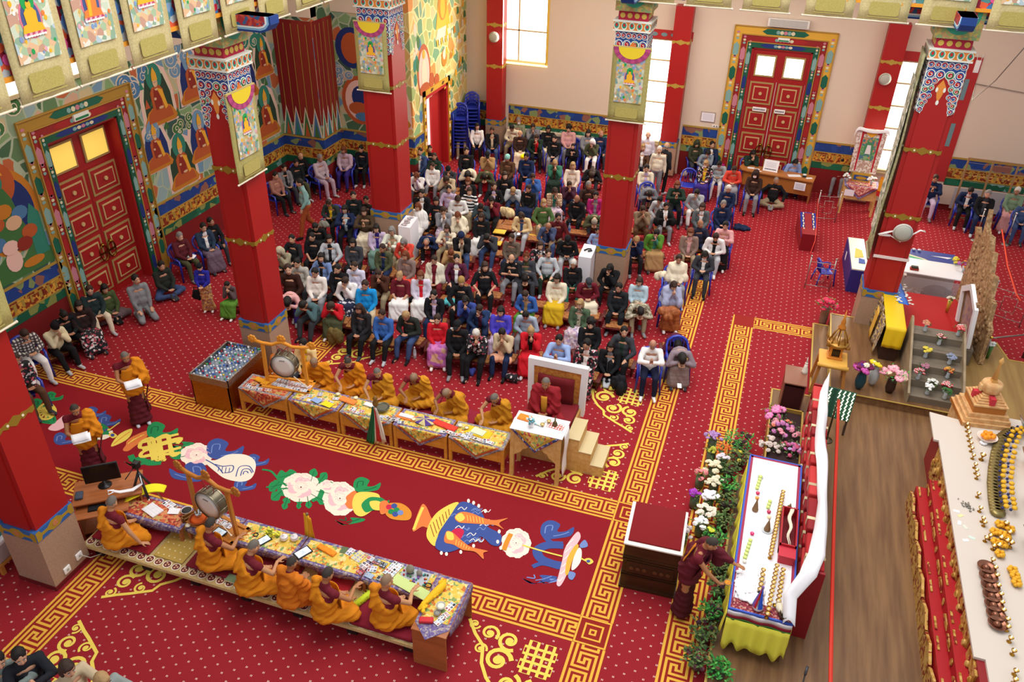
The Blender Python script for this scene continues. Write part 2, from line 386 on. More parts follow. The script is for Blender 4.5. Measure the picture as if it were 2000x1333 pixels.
# endless knot
cloud(305,842,1.25,GR,DG);cloud(345,862,1.0,GR,DG,1,-1);cloud(260,895,1.2,GR,DG,1,-1);cloud(345,885,1.0,GR,DG);rib([(255,890),(262,900),(275,896),(290,906),(315,905)],.11,GR)
for pts in ([(276,864),(298,858),(305,897),(314,895),(307,876),(279,884),(282,893),(350,876)],[(276,864),(279,876),(350,857),(346,868)],[(311,856),(318,898),(322,897)],[(306,858),(328,852),(336,890),(352,884)],
   [(300,900),(294,869)],[(351,886),(282,892)]):rib(pts,.075,YE,6)
for p,q in (((275,866),(349,849)),((278,879),(352,861)),((282,892),(354,875)),((290,860),(300,900)),((308,855),(320,897)),((327,851),(338,890))):
 rib([p,q],.07,YE,6)
# conch
cloud(425,878,1.5,BL,LB,1);cloud(382,922,1.5,BL,LB,-1);cloud(470,948,.9,BL,LB);cloud(495,900,.9,BL,LB)
petals(384,890,2.1,CRM,PNK,9)
blob([(396,897),(420,900),(446,889),(478,889),(497,900),(499,918),(490,936),(470,942),(440,936),(420,922),(404,908)],CRM,5)
for c,r in (((480,925),5),((481,924),11),((478,922),17)):rib([(c[0]-r,c[1]+r*.6),(c[0]-r*.6,c[1]-r*.5),(c[0]+r*.5,c[1]-r*.6),(c[0]+r,c[1]+r*.1)],.018,BL,7)
rib([(420,908),(435,912),(455,911),(453,922),(438,925)],.02,BL,7);rib([(402,899),(424,912),(436,926)],.02,BL,7)
for i in range(4):rib([(428+i*7,912+i),(426+i*7,922+i)],.014,BL,7)
# peony
rib([(512,918),(530,922),(545,938),(560,950)],.04,GR);rib([(520,952),(545,955),(565,955)],.035,GR)
for a in ((540,935,40,-10),(548,940,-22,20),(560,952,-30,25),(605,948,10,-32),(618,950,20,-26),(606,965,32,18),(585,975,-2,20),(562,972,-8,24),(618,960,32,6),(630,950,22,-4),(560,945,-36,8),(600,968,4,26)):leaf(*a)
petals(588,953,2.5,CRM,PNK,10);petals(640,950,1.0,CRM,PNK,7)
# vase with lotus and jewels
petals(664,975,2.2,CRM,PNK,10,1.0);cloud(706,948,1.1,GR,DG);cloud(672,1010,1.2,GR,DG,1,-1);cloud(740,980,.6,GR,DG)
blob([(672,978),(682,966),(694,960),(700,976),(694,992),(680,994)],OR2,7);blob([(695,966),(712,962),(738,966),(742,980),(730,996),(708,1010),(693,1004),(688,984)],YE,8)
blob([(716,976),(730,972),(752,978),(750,996),(730,998),(714,1002),(706,988)],GR,9);blob([(722,982),(738,980),(750,988),(744,998),(728,996)],YE,10)
blob([(742,984),(756,980),(760,998),(744,1006)],OR2,10);blob([(756,986),(780,984),(796,992),(804,1004),(800,1016),(784,1018),(762,1014),(752,1002)],ORG,9)
for x,y,m in ((760,992,RO),(770,990,BL),(764,1001,GR),(775,998,GR),(772,1006,BL),(782,1003,LB)):fpoly(px(circ(x,y,6,5)),m,11)
# water bowl with two fish
blob([(806,1038),(822,990),(832,990),(842,1012),(848,1022),(836,1032),(824,1030)],OR2,7);rib([(808,1036),(818,1010),(826,992)],.05,YE,8)
blob([(836,1030),(852,1004),(880,986),(896,984),(880,1010),(858,1040),(850,1068),(834,1052)],YE,8)
for i in range(7):rib([(840+i*6,1026-i*5),(848+i*5,1050-i*7)],.012,DR,9)
blob([(896,985),(910,982),(930,990),(944,1008),(952,1030),(978,1045),(976,1066),(960,1066),(940,1050),(920,1062),(900,1072),(878,1080),(860,1078),(850,1066),(862,1035),(880,1008)],BL,10)
rr_=random.Random(3)
for i in range(26):
 x,y=rr_.uniform(870,950),rr_.uniform(995,1066)
 rib([(x,y),(x+7,y-5),(x+13,y),(x+18,y-5)],.014,LB if i % 3 else WH,11)
for x,y in ((925,984),(935,990),(948,1000),(955,1020),(975,1040),(972,1060),(872,1084),(900,1080),(925,1068),(978,1072),(862,1082),(915,980)):fpoly(px(circ(x,y,3,4,8)),WH,12)
blob([(875,1050),(890,1034),(906,1038),(900,1054),(886,1064)],RO,12)
def fish(pts):
 blob(pts,OR2,13)
fish([(888,1012),(900,1002),(920,1004),(945,1014),(966,1018),(992,1014),(975,1024),(984,1036),(968,1028),(945,1026),(915,1024),(896,1022)])
fish([(872,1040),(884,1042),(900,1056),(920,1070),(952,1078),(944,1082),(944,1094),(928,1080),(904,1076),(886,1066),(868,1060)])
blob([(889,1012),(900,1004),(908,1014),(898,1021)],YE,14);blob([(872,1041),(884,1043),(886,1056),(874,1055)],YE,14)
for i in range(6):rib([(912+i*6,1008+i),(914+i*6,1020+i)],.01,YE,14);rib([(892+i*5,1056+i*3),(890+i*5,1066+i*2)],.01,YE,14)
# lotus and parasol
petals(1008,1062,1.9,CRM,PNK,9,1.0);rib([(984,1076),(990,1060),(998,1044)],.08,ORG,9);rib([(1020,1066),(1060,1078),(1098,1088)],.03,YE,8)
cloud(1075,1036,1.35,BL,LB);rib([(1062,1045),(1075,1060),(1100,1068)],.09,BL);cloud(1040,1122,1.4,BL,LB,1,-1);cloud(1065,1130,.8,LB,BL,1,-1)
rib([(1100,1066),(1070,1066),(1050,1076),(1056,1092),(1078,1102),(1096,1106)],.16,BL,5);rib([(1040,1108),(1060,1102),(1092,1110)],.08,BL,5)
blob([(1128,1040),(1134,1050),(1126,1066),(1116,1084),(1112,1108),(1104,1130),(1094,1146),(1087,1142),(1092,1120),(1098,1096),(1102,1076),(1112,1058)],PNK,7)
for i in range(6):rib([(1120-i*4,1054+i*15),(1112-i*4,1062+i*15),(1106-i*3,1068+i*13)],.014,C and WH,8)
blob([(1124,1066),(1130,1070),(1118,1096),(1110,1122),(1104,1122),(1108,1092)],GO,8);blob([(1130,1072),(1136,1078),(1134,1098),(1124,1112),(1116,1114),(1120,1092)],WH,9)
blob([(1132,1066),(1142,1056),(1148,1068),(1136,1072)],LB,9);blob([(1112,1118),(1124,1122),(1118,1134),(1110,1130)],LB,9)
rib([(1134,1092),(1146,1098)],.03,YE,9);blob([(1142,1094),(1152,1092),(1159,1099),(1150,1104)],YE,9);fpoly(px(circ(1149,1098,4,3,8)),BL,11)
fo=struct(FL.build('floor',fl_mats))
# ---------------------------------------------------------------- walls
XW,YB,ZC,XM,YJ=-13.05,18.95,7.25,-9.17,14.42
MUR=['#5f7f58','#7f9f6e','#46684c','#8fa9ac','#6f93ad','#b9643c','#8aa284','#c9a58c','#38584e','#c4b48c']
MURB=['#9fb070','#b7b26a','#8fae78','#c9a65a','#dcc27a','#86a487','#d9b26a','#c9b98a','#6f9a78','#d98f4a']
mural=mat('mural_paint','#5f7f58',.8,pat='mural',col2='#a9b79c',sc=2.4,col3=MUR)
muralb=mat('mural_paint_gold','#9fb070',.8,pat='mural',col2='#e3d79a',sc=2.4,col3=MURB)
beige=mat('wall_beige','#dccab6',.85);dred=C('#7c1616',rough=.8);cream=C('#d8c7ae',rough=.8)
band_b=mat('frieze_blue','#1d3f86',.7,pat='floral',sc=5,col3=['#1c3c84','#1c3c84','#204690','#1c3c84','#7f8f5c','#8c5a4c'])
band_t=mat('frieze_script','#8c3a16',.7,pat='floral',sc=16,col3=['#7c2c12','#c98a2c','#8c3416','#d99f3c'])
band_g=mat('frieze_green','#176044',.7,pat='floral',sc=5,col3=['#15593f','#15593f','#1c6b4c','#15593f','#8a8f4c','#6f9c94'])
olive=C('#a8893c',rough=.7)
mural_cols=['#2f7f6c','#b3562a','#8a2a1e','#e3a832','#d8b08c','#6f94b4','#e6c0b4','#d9cdb4','#27402f','#3f6f3c','#c07a24','#1c2f6c','#4a78a4']
wall_mats=[mural,dred,band_b,band_t,band_g,olive,beige,muralb] + [C(c,rough=.8) for c in mural_cols]
HAL,ROB,MAR,HAT,SKN,HBL,PNKW,CRW,DGW,GRW,ORW,NVW,BLW=range(8,21)
def frieze(mb,p,q,nrm):
 """painted dado and frieze bands along a wall from p to q (2-D), nrm points into the room; raised 1-2 cm"""
 p,q,n=V((*p,0)),V((*q,0)),V((*nrm,0));u=(q-p);L=u.length;u.normalize()
 for z0,z1,m,t in ((0,.82,1,.012),(.82,1.03,4,.02),(1.03,1.06,5,.03),(1.06,1.34,3,.02),(1.34,1.37,5,.03),(1.37,1.65,2,.02),(1.65,1.70,5,.035)):
  mb.slab([(0,z0),(L,z0),(L,z1),(0,z1)],p,u,(0,0,1),n*t,m)
 k=int(L/.115)
 for i in range(k):   # script-like glyphs
  a=.04+i*.115;w=.05+.03*((i*7) % 3)/2
  mb.slab([(a,1.12),(a+w,1.12),(a+w,1.29),(a,1.29)],p+n*.02,u,(0,0,1),n*.004,5 if i % 2 else 3)
  mb.slab([(a-.01,1.27),(a+.085,1.27),(a+.085,1.295),(a-.01,1.295)],p+n*.024,u,(0,0,1),n*.003,5)
class Wall2:
 """draws on a wall plane with 2-D coordinates"""
 def __init__(s,mb,o,u,n,d=.004):s.mb,s.o,s.u,s.n,s.k,s.c=mb,V(o),V(u),V(n),d,0
 def poly(s,pts,m,lay=1):
  s.c+=1;s.mb.slab(pts,s.o+s.n*(s.k*(lay-1)),s.u,(0,0,1),s.n*(s.k*(1+(s.c % 60)*.01)),m)
 def rib(s,pts,w,m,lay=1,closed=False):
  for q in stroke(pts,w,closed):s.poly(q,m,lay)
def lama(w,a,z,s=1.0,halo=HAL,hat=True,fan=True,robe=ROB,hill=False):
 """seated painted figure in an arch, base centre at (a,z)"""
 P=lambda pts:[(a+x*s,z+y*s) for x,y in pts]
 w.poly(P([(-.62,-.05),(.62,-.05),(.6,.7),(.42,1.25),(0,1.5),(-.42,1.25),(-.6,.7)]),PNKW,1)
 w.poly(P([(-.55,0),(.55,0),(.53,.68),(.36,1.18),(0,1.4),(-.36,1.18),(-.53,.68)]),CRW,2)
 w.poly(P([(-.5,0),(.5,0),(.48,.66),(.32,1.12),(0,1.32),(-.32,1.12),(-.48,.66)]),DGW if halo == HAL else NVW,3)
 w.poly(P(circ(0,1.12,.27,.33,20)),halo,4)
 w.poly(P([(-.52,-.02),(.52,-.02),(.6,.08),(.42,.34),(.25,.42),(-.25,.42),(-.42,.34),(-.6,.08)]),ORW,4)
 w.poly(P([(-.46,.08),(.46,.08),(.4,.3),(.22,.42),(.23,.78),(.13,.9),(-.13,.9),(-.23,.78),(-.22,.42),(-.4,.3)]),robe,5)
 w.poly(P([(-.12,.35),(.1,.35),(.16,.7),(.05,.86),(-.08,.86),(-.14,.6)]),MAR,6)
 w.poly(P([(.02,.86),(.2,.78),(.3,.35),(.2,.3),(.12,.6)]),HAT,6)
 w.poly(P(circ(0,.99,.085,.11,14)),SKN,7);w.poly(P([(-.06,.85),(.06,.85),(.03,.8),(-.03,.8)]),SKN,6)
 if hat:w.poly(P([(-.1,1.04),(.1,1.04),(.08,1.2),(0,1.36),(-.08,1.2)]),HAT,8)
 w.poly(P(circ(-.1,.62,.045,.035,8)),SKN,8);w.poly(P(circ(.05,.38,.09,.035,8)),SKN,8)
 for dx in (-.03,.03):w.poly(P(circ(dx,1.0,.012,.008,6)),DGW,9)
def clouds(w,a,z,s,m,n=5,seed=0):
 r=random.Random(seed)
 for i in range(n):
  x,y=a+r.uniform(-.5,.5)*s,z+r.uniform(-.25,.25)*s;q=r.uniform(.1,.2)*s
  w.poly(circ(x,y,q*1.2,q*1.05,12),CRW,1+i % 2);w.poly(circ(x,y,q*1.05,q*.9,12),m,2+i % 2)
  w.rib(spiral(x,y,q*.7,q*.15,r.uniform(0,6),1.1,10),.02,CRW,4)
# left wall x=-13.05 from y=-9 to 13.3
LW=MB();LW.box(XW-.3,-9,0,XW,4.62,ZC,0);LW.box(XW-.3,6.70,0,XW,13.3,ZC,0);LW.box(XW-.3,4.62,4.15,XW,6.70,ZC,0)
LW.box(XW-.3,-9,5.2,XW+.02,13.3,ZC,6)
frieze(LW,(XW,-9),(XW,4.12),(1,0));frieze(LW,(XW,7.2),(XW,13.3),(1,0))
w=Wall2(LW,(XW,0,0),(0,1,0),(1,0,0))
for a,z,s,h in ((8.15,3.55,1.0,HAL),(7.95,2.45,.0,HBL),(7.75,2.5,.85,HBL),(8.55,1.78,.95,HAL),(9.45,2.2,.9,HBL),(9.5,3.75,.9,HBL),(10.6,2.9,1.1,HAL),(11.75,3.2,.95,HBL),(12.5,1.85,1.05,HAL),(11.0,1.75,.75,HBL),(11.2,4.2,.8,HAL),(12.7,3.6,.8,HAL)):
 if s:lama(w,a,z,s,h)
for i,(a,z,s,m) in enumerate(((7.4,4.6,1.2,BLW),(9.4,4.9,1.1,HBL),(7.6,3.4,.7,BLW),(12.2,4.9,1.2,HAL),(8.9,3.3,.7,GRW),(10.2,4.6,1,HBL),(11.9,2.7,.7,GRW))):clouds(w,a,z,s,m,6,i)
for i in range(26):
 a,z=7.4+rnd.random()*5.6,1.9+rnd.random()*3;w.poly([(a-.08,z),(a+.1,z),(a+.02,z+.22)],rnd.choice([GRW,GRW,HAL,ROB]),3)
# large green figure left of the door
w.poly(circ(3.2,3.15,.82,.9,28),ORW,1);w.poly(circ(3.2,3.1,.7,.78,28),NVW,2);w.poly(circ(3.2,3.75,.42,.45,24),ROB,3)
w.poly([(2.75,2.5),(3.65,2.5),(3.5,2.9),(3.42,3.4),(3.3,3.65),(3.1,3.65),(2.98,3.4),(2.9,2.9)],GRW,4);w.poly(circ(3.2,3.8,.13,.17,14),HAL,5)
w.poly([(3.02,3.9),(3.1,4.12),(3.2,3.98),(3.3,4.12),(3.38,3.9)],HAT,6)
for a,z,m in ((2.8,2.6,BLW),(3.6,2.6,ROB),(2.9,3.0,ROB),(3.5,3.05,BLW),(3.05,2.45,PNKW),(3.4,2.4,MAR),(3.15,3.2,ORW),(3.3,2.9,SKN)):w.poly(circ(a,z,.2,.15,12),m,6)
w.poly([(2.3,1.75),(4.05,1.75),(4.05,2.05),(3.6,2.35),(3.3,2.1),(2.9,2.3),(2.5,2.1)],GRW,2);w.poly([(3.6,2.0),(3.95,2.0),(3.95,2.9),(3.78,3.15),(3.62,2.8)],HAL,3)
w.poly(circ(3.05,2.15,.2,.24,14),PNKW,4);w.poly(circ(3.5,1.95,.28,.1,14),ORW,4);clouds(w,3.2,4.75,1.2,HBL,6,9);clouds(w,3.9,4.9,1.2,GRW,4,19);clouds(w,2.6,4.5,1.1,BLW,5,12)
w.rib([(2.28,1.72),(2.28,5.15)],.05,5,3);
for a in (1.95,.2,-1.6):
 w.poly([(a-.28,1.7),(a+.28,1.7),(a+.28,5.1),(a-.28,5.1)],5,1)
 for k in range(4):w.poly([(a-.12,1.8+k*.85),(a,1.7+k*.85),(a+.12,1.8+k*.85),(a+.12,2.35+k*.85),(a,2.5+k*.85),(a-.12,2.35+k*.85)],NVW if k % 2 else MAR,2)
for a in (1.0,-.8):lama(w,a,2.2,1.3)
struct(LW.build('wall_left',wall_mats))
# recess: short returns, dark red hangings with zigzag foot, then the facing wall
CW=MB();CW.box(XW-.3,13.3,0,-11.68,13.6,ZC,0);CW.box(-11.98,13.6,0,-11.68,YJ+.3,ZC,0);CW.box(-11.68,YJ,0,XM-.3,YJ+.3,ZC,0)
CW.box(XW-.3,13.28,5.2,-11.68,13.6,ZC,6);CW.box(-11.68,YJ-.02,5.2,XM-.3,YJ+.3,ZC,6)
frieze(CW,(XW,13.3),(-11.68,13.3),(0,-1));frieze(CW,(-11.68,13.3),(-11.68,YJ),(1,0));frieze(CW,(-11.68,YJ),(XM,YJ),(0,-1))
for (o,u,n,a0,a1) in (((XW,13.3,0),(1,0,0),(0,-1,0),.05,1.35),((-11.68,13.3,0),(0,1,0),(1,0,0),0,1.1)):
 w=Wall2(CW,o,u,n);w.poly([(a0,2.1),(a1,2.1),(a1,5.1),(a0,5.1)],MAR,1);w.poly([(a0+.0,2.1),((a0+a1)/2,2.1),((a0+a1)/2,5.1),(a0+.0,5.1)],1,2)
 for k in range(5):w.rib([(a0+.15+k*.24,2.2),(a0+.15+k*.24,5.0)],.02,5,4)
 nz=4;d=(a1-a0)/nz
 for k in range(nz):
  x=a0+d*k
  w.poly([(x-.03,1.72),(x+d+.03,1.72),(x+d*.8,2.2),(x+d*.5,2.62),(x+d*.2,2.2)],CRW,5);w.poly([(x+.03,1.72),(x+d-.03,1.72),(x+d*.5,2.5)],[HAL,BLW,GRW,BLW][k],6)
  w.poly([(x+d*.25,1.72),(x+d*.75,1.72),(x+d*.5,2.15)],[ROB,HAL,ROB,GRW][k],7)
w=Wall2(CW,(-11.68,YJ,0),(1,0,0),(0,-1,0))
w.poly(circ(.75,2.65,.62,.75,24),ROB,1);w.poly(circ(.75,2.65,.5,.62,24),PNKW,2);w.poly(circ(.78,2.75,.3,.35,16),NVW,3);w.poly(circ(.7,2.4,.35,.2,14),ROB,4);w.poly(circ(.85,2.15,.3,.14,14),BLW,4)
w.poly(circ(.6,4.2,.55,.6,20),NVW,1);w.poly(circ(.6,4.2,.35,.45,16),ROB,2);w.poly(circ(1.2,3.6,.5,.5,16),GRW,1);lama(w,1.85,2.0,1.0,HBL);clouds(w,.4,3.4,.9,HBL,6,31);clouds(w,1.6,4.6,.9,HAL,6,32)
struct(CW.build('wall_corner',wall_mats))
# middle mural wall x=-9.17 with the side door
MW=MB();MW.box(XM-.3,YJ,0,XM,15.3,ZC,7);MW.box(XM-.3,17.17,0,XM,YB+.3,ZC,7);MW.box(XM-.3,15.3,2.75,XM,17.17,ZC,7)
frieze(MW,(XM,YJ),(XM,15.2),(1,0));frieze(MW,(XM,17.27),(XM,YB),(1,0))
w=Wall2(MW,(XM,0,0),(0,1,0),(1,0,0))
w.poly(circ(15.35,3.45,.5,.85,24),ROB,1);w.poly(circ(15.35,3.42,.4,.72,24),PNKW,2);w.poly(circ(15.35,3.35,.2,.5,16),CRW,3);w.poly(circ(15.35,4.0,.1,.14,12),HAT,4);w.poly(circ(15.35,2.95,.38,.2,16),ROB,4);w.poly([(14.9,2.6),(15.9,2.6),(15.7,2.85),(15.0,2.85)],CRW,3)
w.poly([(16.3,4.2),(17.6,4.2),(17.4,4.5),(16.5,4.5)],CRW,2);w.poly([(16.35,4.5),(17.5,4.5),(17.2,5.4),(16.6,5.4)],HAT,2);w.poly(circ(16.9,5.2,.35,.5,16),ORW,3);w.poly(circ(16.9,5.1,.2,.35,14),HAT,4)
for k in range(7):w.poly([(16.35+k*.17,4.2),(16.5+k*.17,4.2),(16.46+k*.17,4.0),(16.39+k*.17,4.0)],[HAT,CRW][k % 2],4)
w.poly(circ(16.95,3.55,.22,.28,14),ORW,3);w.poly(circ(16.95,3.65,.12,.16,12),CRW,4);w.poly(circ(16.3,3.0,.2,.2,14),ROB,3);w.poly(circ(15.9,3.1,.2,.22,14),ROB,3)
for i in range(34):
 a,z=17.0+rnd.random()*1.8,2.0+rnd.random()*3.6;w.poly([(a-.1,z),(a+.1,z+.02),(a+.05,z+.2),(a-.06,z+.24)],rnd.choice([HAT,CRW,ORW,GRW,HAT]),2+i % 3)
for i in range(12):
 a,z=14.6+rnd.random()*.5,1.8+rnd.random()*3.2;w.poly(circ(a,z,.12,.2,8),rnd.choice([HAL,GRW,CRW,BLW]),1)
struct(MW.build('wall_middle',wall_mats))
# back wall
BW=MB()
def hole_wall(mb,y,x0,x1,z1,holes,m):
 xs=sorted({x0,x1,*[h[0] for h in holes],*[h[1] for h in holes]})
 for a,b in zip(xs,xs[1:]):
  hs=[h for h in holes if h[0] <= a and h[1] >= b];z=0
  for h in sorted(hs,key=lambda h:h[2]):mb.box(a,y,z,b,y+.3,h[2],m);z=h[3]
  mb.box(a,y,z,b,y+.3,z1,m)
WIN=[(-8.35,-6.31,3.12,6.2),(-2.95,-2.12,.95,4.32),(4.40,6.10,.95,4.35)]
DOORB=(.22,2.02,0,4.33)
hole_wall(BW,YB,XM-.3,12,ZC,WIN+[DOORB],6)
frieze(BW,(-7.6,YB),(-3.0,YB),(0,-1));frieze(BW,(-1.55,YB),(-.42,YB),(0,-1));frieze(BW,(2.65,YB),(4.3,YB),(0,-1));frieze(BW,(6.6,YB),(12,YB),(0,-1));frieze(BW,(XM,YB),(-8.35,YB),(0,-1))
BW.box(-7.6,YB-.2,.82,-3.0,YB,.9,6)
for a in range(5):BW.box(-7.2+a*.95,YB-.06,.3,-6.6+a*.95,YB,.78,6)
BW.box(6.2,YB-.05,.2,12,YB,.8,6)
struct(BW.build('wall_back',wall_mats))
# windows
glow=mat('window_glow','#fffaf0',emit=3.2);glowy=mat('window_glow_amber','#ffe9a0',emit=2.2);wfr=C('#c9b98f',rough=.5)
for k,(x0,x1,z0,z1) in enumerate(WIN):
 t=thing('window_%d' % (k+1),'window','window');del t['label'],t['category'];t['kind']='structure'
 g_=MB();g_.box(x0,YB+.18,z0,x1,YB+.2,z1);g_.build('pane',glow,t)
 f=MB()
 for a,b,c,d in ((x0,x1,z0,z0+.06),(x0,x1,z1-.05,z1),(x0,x0+.05,z0,z1),(x1-.05,x1,z0,z1)):f.box(a,YB+.02,c,b,YB+.17,d)
 nb={0:3,1:5,2:5}[k]
 for i in range(1,nb):f.box(x0,YB+.08,z0+(z1-z0)*i/nb-.02,x1,YB+.16,z0+(z1-z0)*i/nb+.02)
 if x1-x0 > 1:f.box((x0+x1)/2-.02,YB+.08,z0,(x0+x1)/2+.02,YB+.16,z1)
 f.build('window_frame',wfr,t)
 s=MB();s.box(x0-.03,YB-.06,z0-.05,x1+.03,YB+.2,z0);s.build('window_sill',glowy if k == 0 else wfr,t)  # left sill glows by itself, amber window light put into its material
t=MB();t.box(-3.0,YB-.03,4.32,-1.6,YB,4.6,0)
for a in (-2.8,-2.5,-2.2):t.slab(circ(0,0,.1,.06,10),(a,YB-.03,4.46),(1,0,0),(0,0,1),(0,-.01,0),1)
t.box(4.3,YB-.03,4.35,6.6,YB,4.62,0);t.box(6.1,YB-.03,.9,6.6,YB,4.35,0);t.box(6.3,YB-.04,2.0,6.42,YB,2.7,1);t.box(6.3,YB-.04,3.4,6.42,YB,4.0,1)
struct(t.build('trim_1',[C('#b02a2a'),C('#6f8f94')]))
# reveals beside the left window, warm window light put into their yellow
t=MB();t.box(-8.38,YB-.02,3.1,-8.3,YB+.2,6.2,0);t.box(-6.33,YB-.02,3.1,-6.27,YB+.2,6.2,0);struct(t.build('trim_2',[C('#e8c24c')]))
# upper lit window strip on the left wall
t=thing('window_4','w','w');del t['label'],t['category'];t['kind']='structure'
g_=MB();g_.box(XW+.02,1.2,5.3,XW+.05,6.6,6.3);g_.build('pane',glow,t)
f=MB();f.box(XW+.02,1.1,5.22,XW+.09,6.7,5.3);f.box(XW+.02,1.1,6.3,XW+.09,6.7,6.38);f.build('window_frame',wfr,t)
# gallery slab (ceiling) with painted edge beams
CE=MB();CE.box(XW-.3,-9,ZC,-7.75,YB+.3,8.6,0);CE.box(-7.75,10.1,ZC,12,YB+.3,8.6,0)
struct(CE.build('ceiling',[C('#cdbfae',rough=.9)]))
BE=MB();flor=mat('beam_flowers','#8c1c34',.7,pat='floral',sc=9,col3=['#8c1c34','#3f78b4','#c81f3c','#7fa4c8','#8c1c34','#b8c4cc','#e0603c','#4f8a8c'])
BE.box(-7.75,-9,ZC+.05,-7.66,10.05,8.6,0);BE.box(-7.75,9.98,ZC+.05,12,10.1,8.6,0);BE.box(-7.76,-9,ZC,-7.62,10.02,ZC+.06,1);BE.box(-7.7,9.94,ZC,12,10.12,ZC+.06,1)
for i in range(60):
 y=-3+i*.22;BE.slab(circ(0,0,.07+.03*(i % 3),n=10),(-7.66,y,7.5+.25*((i*5) % 4)),(0,1,0),(0,0,1),(.012,0,0),2+i % 4)
for i in range(60):
 x=-4+i*.22;BE.slab(circ(0,0,.07+.03*(i % 3),n=10),(x,9.98,7.5+.25*((i*5) % 4)),(1,0,0),(0,0,1),(0,-.012,0),2+i % 4)
struct(BE.build('trim_3',[flor,C('#e89a2c'),C('#e0559a'),C('#5f94dc'),C('#e8703c'),C('#c8d4dc')]))
# ---------------------------------------------------------------- doors
bronze=C('#a58b56',rough=.5);bronzel=C('#c9ad78',rough=.45);dpan=C('#9c1c1c',rough=.5);dpan2=C('#b02424',rough=.5)
def temple_door(name,o,u,n,W_,Hh,glass,jamb):
 """tall double door seen from the room; o = left foot, u along wall, n into the room"""
 o,u,n=V(o),V(u),V(n);t=bpy.data.objects.new(name,None);SC.collection.objects.link(t);t['kind']='structure'
 fr=MB();z=(0,0,1)
 def P(mb,a0,z0,a1,z1,d0,d1,m):mb.slab([(a0,z0),(a1,z0),(a1,z1),(a0,z1)],o+n*d0,u,z,n*(d1-d0),m)
 # painted surround of three stepped bands
 for k,(w0,w1,m,d) in enumerate(((0,.16,2,.05),(.16,.36,1,.035),(.36,.60,0,.02))):
  for s0,s1 in (((-w1),-w0),(W_+w0,W_+w1)):P(fr,s0,0,s1,Hh+w0,0,d,m)
  P(fr,-w1,Hh+w0,W_+w1,Hh+w1,0,d,m)
  for s in (-1,1):
   c=-(w0+w1)/2 if s < 0 else W_+(w0+w1)/2;ww=(w1-w0)*.36
   for j in range(6):
    z0=.25+j*Hh/6+k*.12;q=Hh/6*.36;mm=[[6,0],[3,0],[4,0]][k][j % 2] if j % 2 == 0 else [7,8,7][k]
    P(fr,0,0,0,0,0,0,0) if 0 else fr.slab([(c-ww,z0),(c,z0-.09),(c+ww,z0),(c+ww,z0+q),(c,z0+q+.09),(c-ww,z0+q)],o+n*d,u,z,n*.006,mm)
    for jj in range(3):fr.slab(circ(c,z0+q+.2+jj*.09,ww*.6,.035,8),o+n*d,u,z,n*.006,[7,9,8][jj])
  zz=Hh+(w0+w1)/2;wq=(w1-w0)*.34
  fr.slab([(W_*.12,zz),(W_*.2,zz-wq),(W_*.8,zz-wq),(W_*.88,zz),(W_*.8,zz+wq),(W_*.2,zz+wq)],o+n*d,u,z,n*.006,[6,3,4][k])
  for jj in range(5):fr.slab(circ(W_*(.38+.06*jj),zz,.06,wq*.7,8),o+n*d,u,z,n*.012,[7,9,8,7,9][jj])
 for a in (-.16,-.36,-.60):P(fr,a-.012,0,a+.012,Hh-a,0,.06,5)
 for a in (.16,.36,.60):P(fr,W_+a-.012,0,W_+a+.012,Hh+a,0,.06,5);P(fr,-a,Hh+a-.012,W_+a,Hh+a+.012,0,.06,5)
 fr.build('painted_surround',[C('#a8812f' if jamb > .1 else '#d9a83a'),C('#8f1f1f'),C('#15573f'),C('#a02020'),C('#12604a'),C('#b08a3c'),C('#1c2f78'),C('#7fa8a4'),C('#c07a8c'),C('#d8d0b0')],t)
 rv=MB();P(rv,0,0,.05,Hh,-jamb-.1,0,0);P(rv,W_-.05,0,W_,Hh,-jamb-.1,0,0);P(rv,0,Hh-.05,W_,Hh,-jamb-.1,0,0);rv.build('door_frame',dpan2,t)
 Wl=(W_-.1)/2
 for k in range(2):
  a0=.05+k*Wl;lf=MB();P(lf,a0+.005,0,a0+Wl-.005,Hh-1.0,-jamb-.06,-jamb,0)
  for j in range(4):
   s=Wl-.14;z0=.2+j*(Hh-1.1)/4;h=(Hh-1.1)/4-.12;h=min(h,s*1.05)
   for e,m,d in ((0,1,.02),(.05,0,.026),(.13,2,.045),(.165,0,.052)):
    P(lf,a0+.07+e,z0+e,a0+Wl-.07-e,z0+h-e,-jamb,-jamb+d,m)
   lf.slab(circ(a0+Wl/2,z0+h/2,.05,n=12),o+n*(-jamb+.05),u,z,n*.03,2)
  lf.build('door_leaf',[dpan,bronze,bronzel],t)
  up=MB();P(up,a0,Hh-1.0,a0+Wl,Hh-.05,-jamb-.06,-jamb-.03,0);P(up,a0+.12,Hh-.86,a0+Wl-.12,Hh-.2,-jamb-.03,-jamb+.0,1);u_=up.build('transom',[dpan,bronze],t)
  gl=MB();P(gl,a0+.17,Hh-.81,a0+Wl-.17,Hh-.25,-jamb,-jamb+.008,0);gl.build('pane',glass,u_)
 hd=MB();c=o+u*(W_/2)+n*(-jamb+.07)+V((0,0,1.15))
 for s in (-1,1):
  cc=c+u*(s*.13);pts=[cc+u*(.15*cos(a)*.8)+V((0,0,.2*sin(a))) for a in [2*pi*i/18 for i in range(19)]]
  hd.tube(pts,.016,6,0,cap=False);hd.ball(cc+V((0,0,.2)),.05,0,8);hd.bar(cc-u*.1,cc+u*.1,.035)
  hd.tube([cc+V((0,0,.2)),cc-n*.07+V((0,0,.2))],.02,6)
 hd.build('door_handle',C('#8c6a24',rough=.25,metal=1),t)
 return t
warm_glass=mat('door_glass_warm','#e8c45a',emit=.75);white_glass=mat('door_glass_white','#ffffff',emit=2.5)
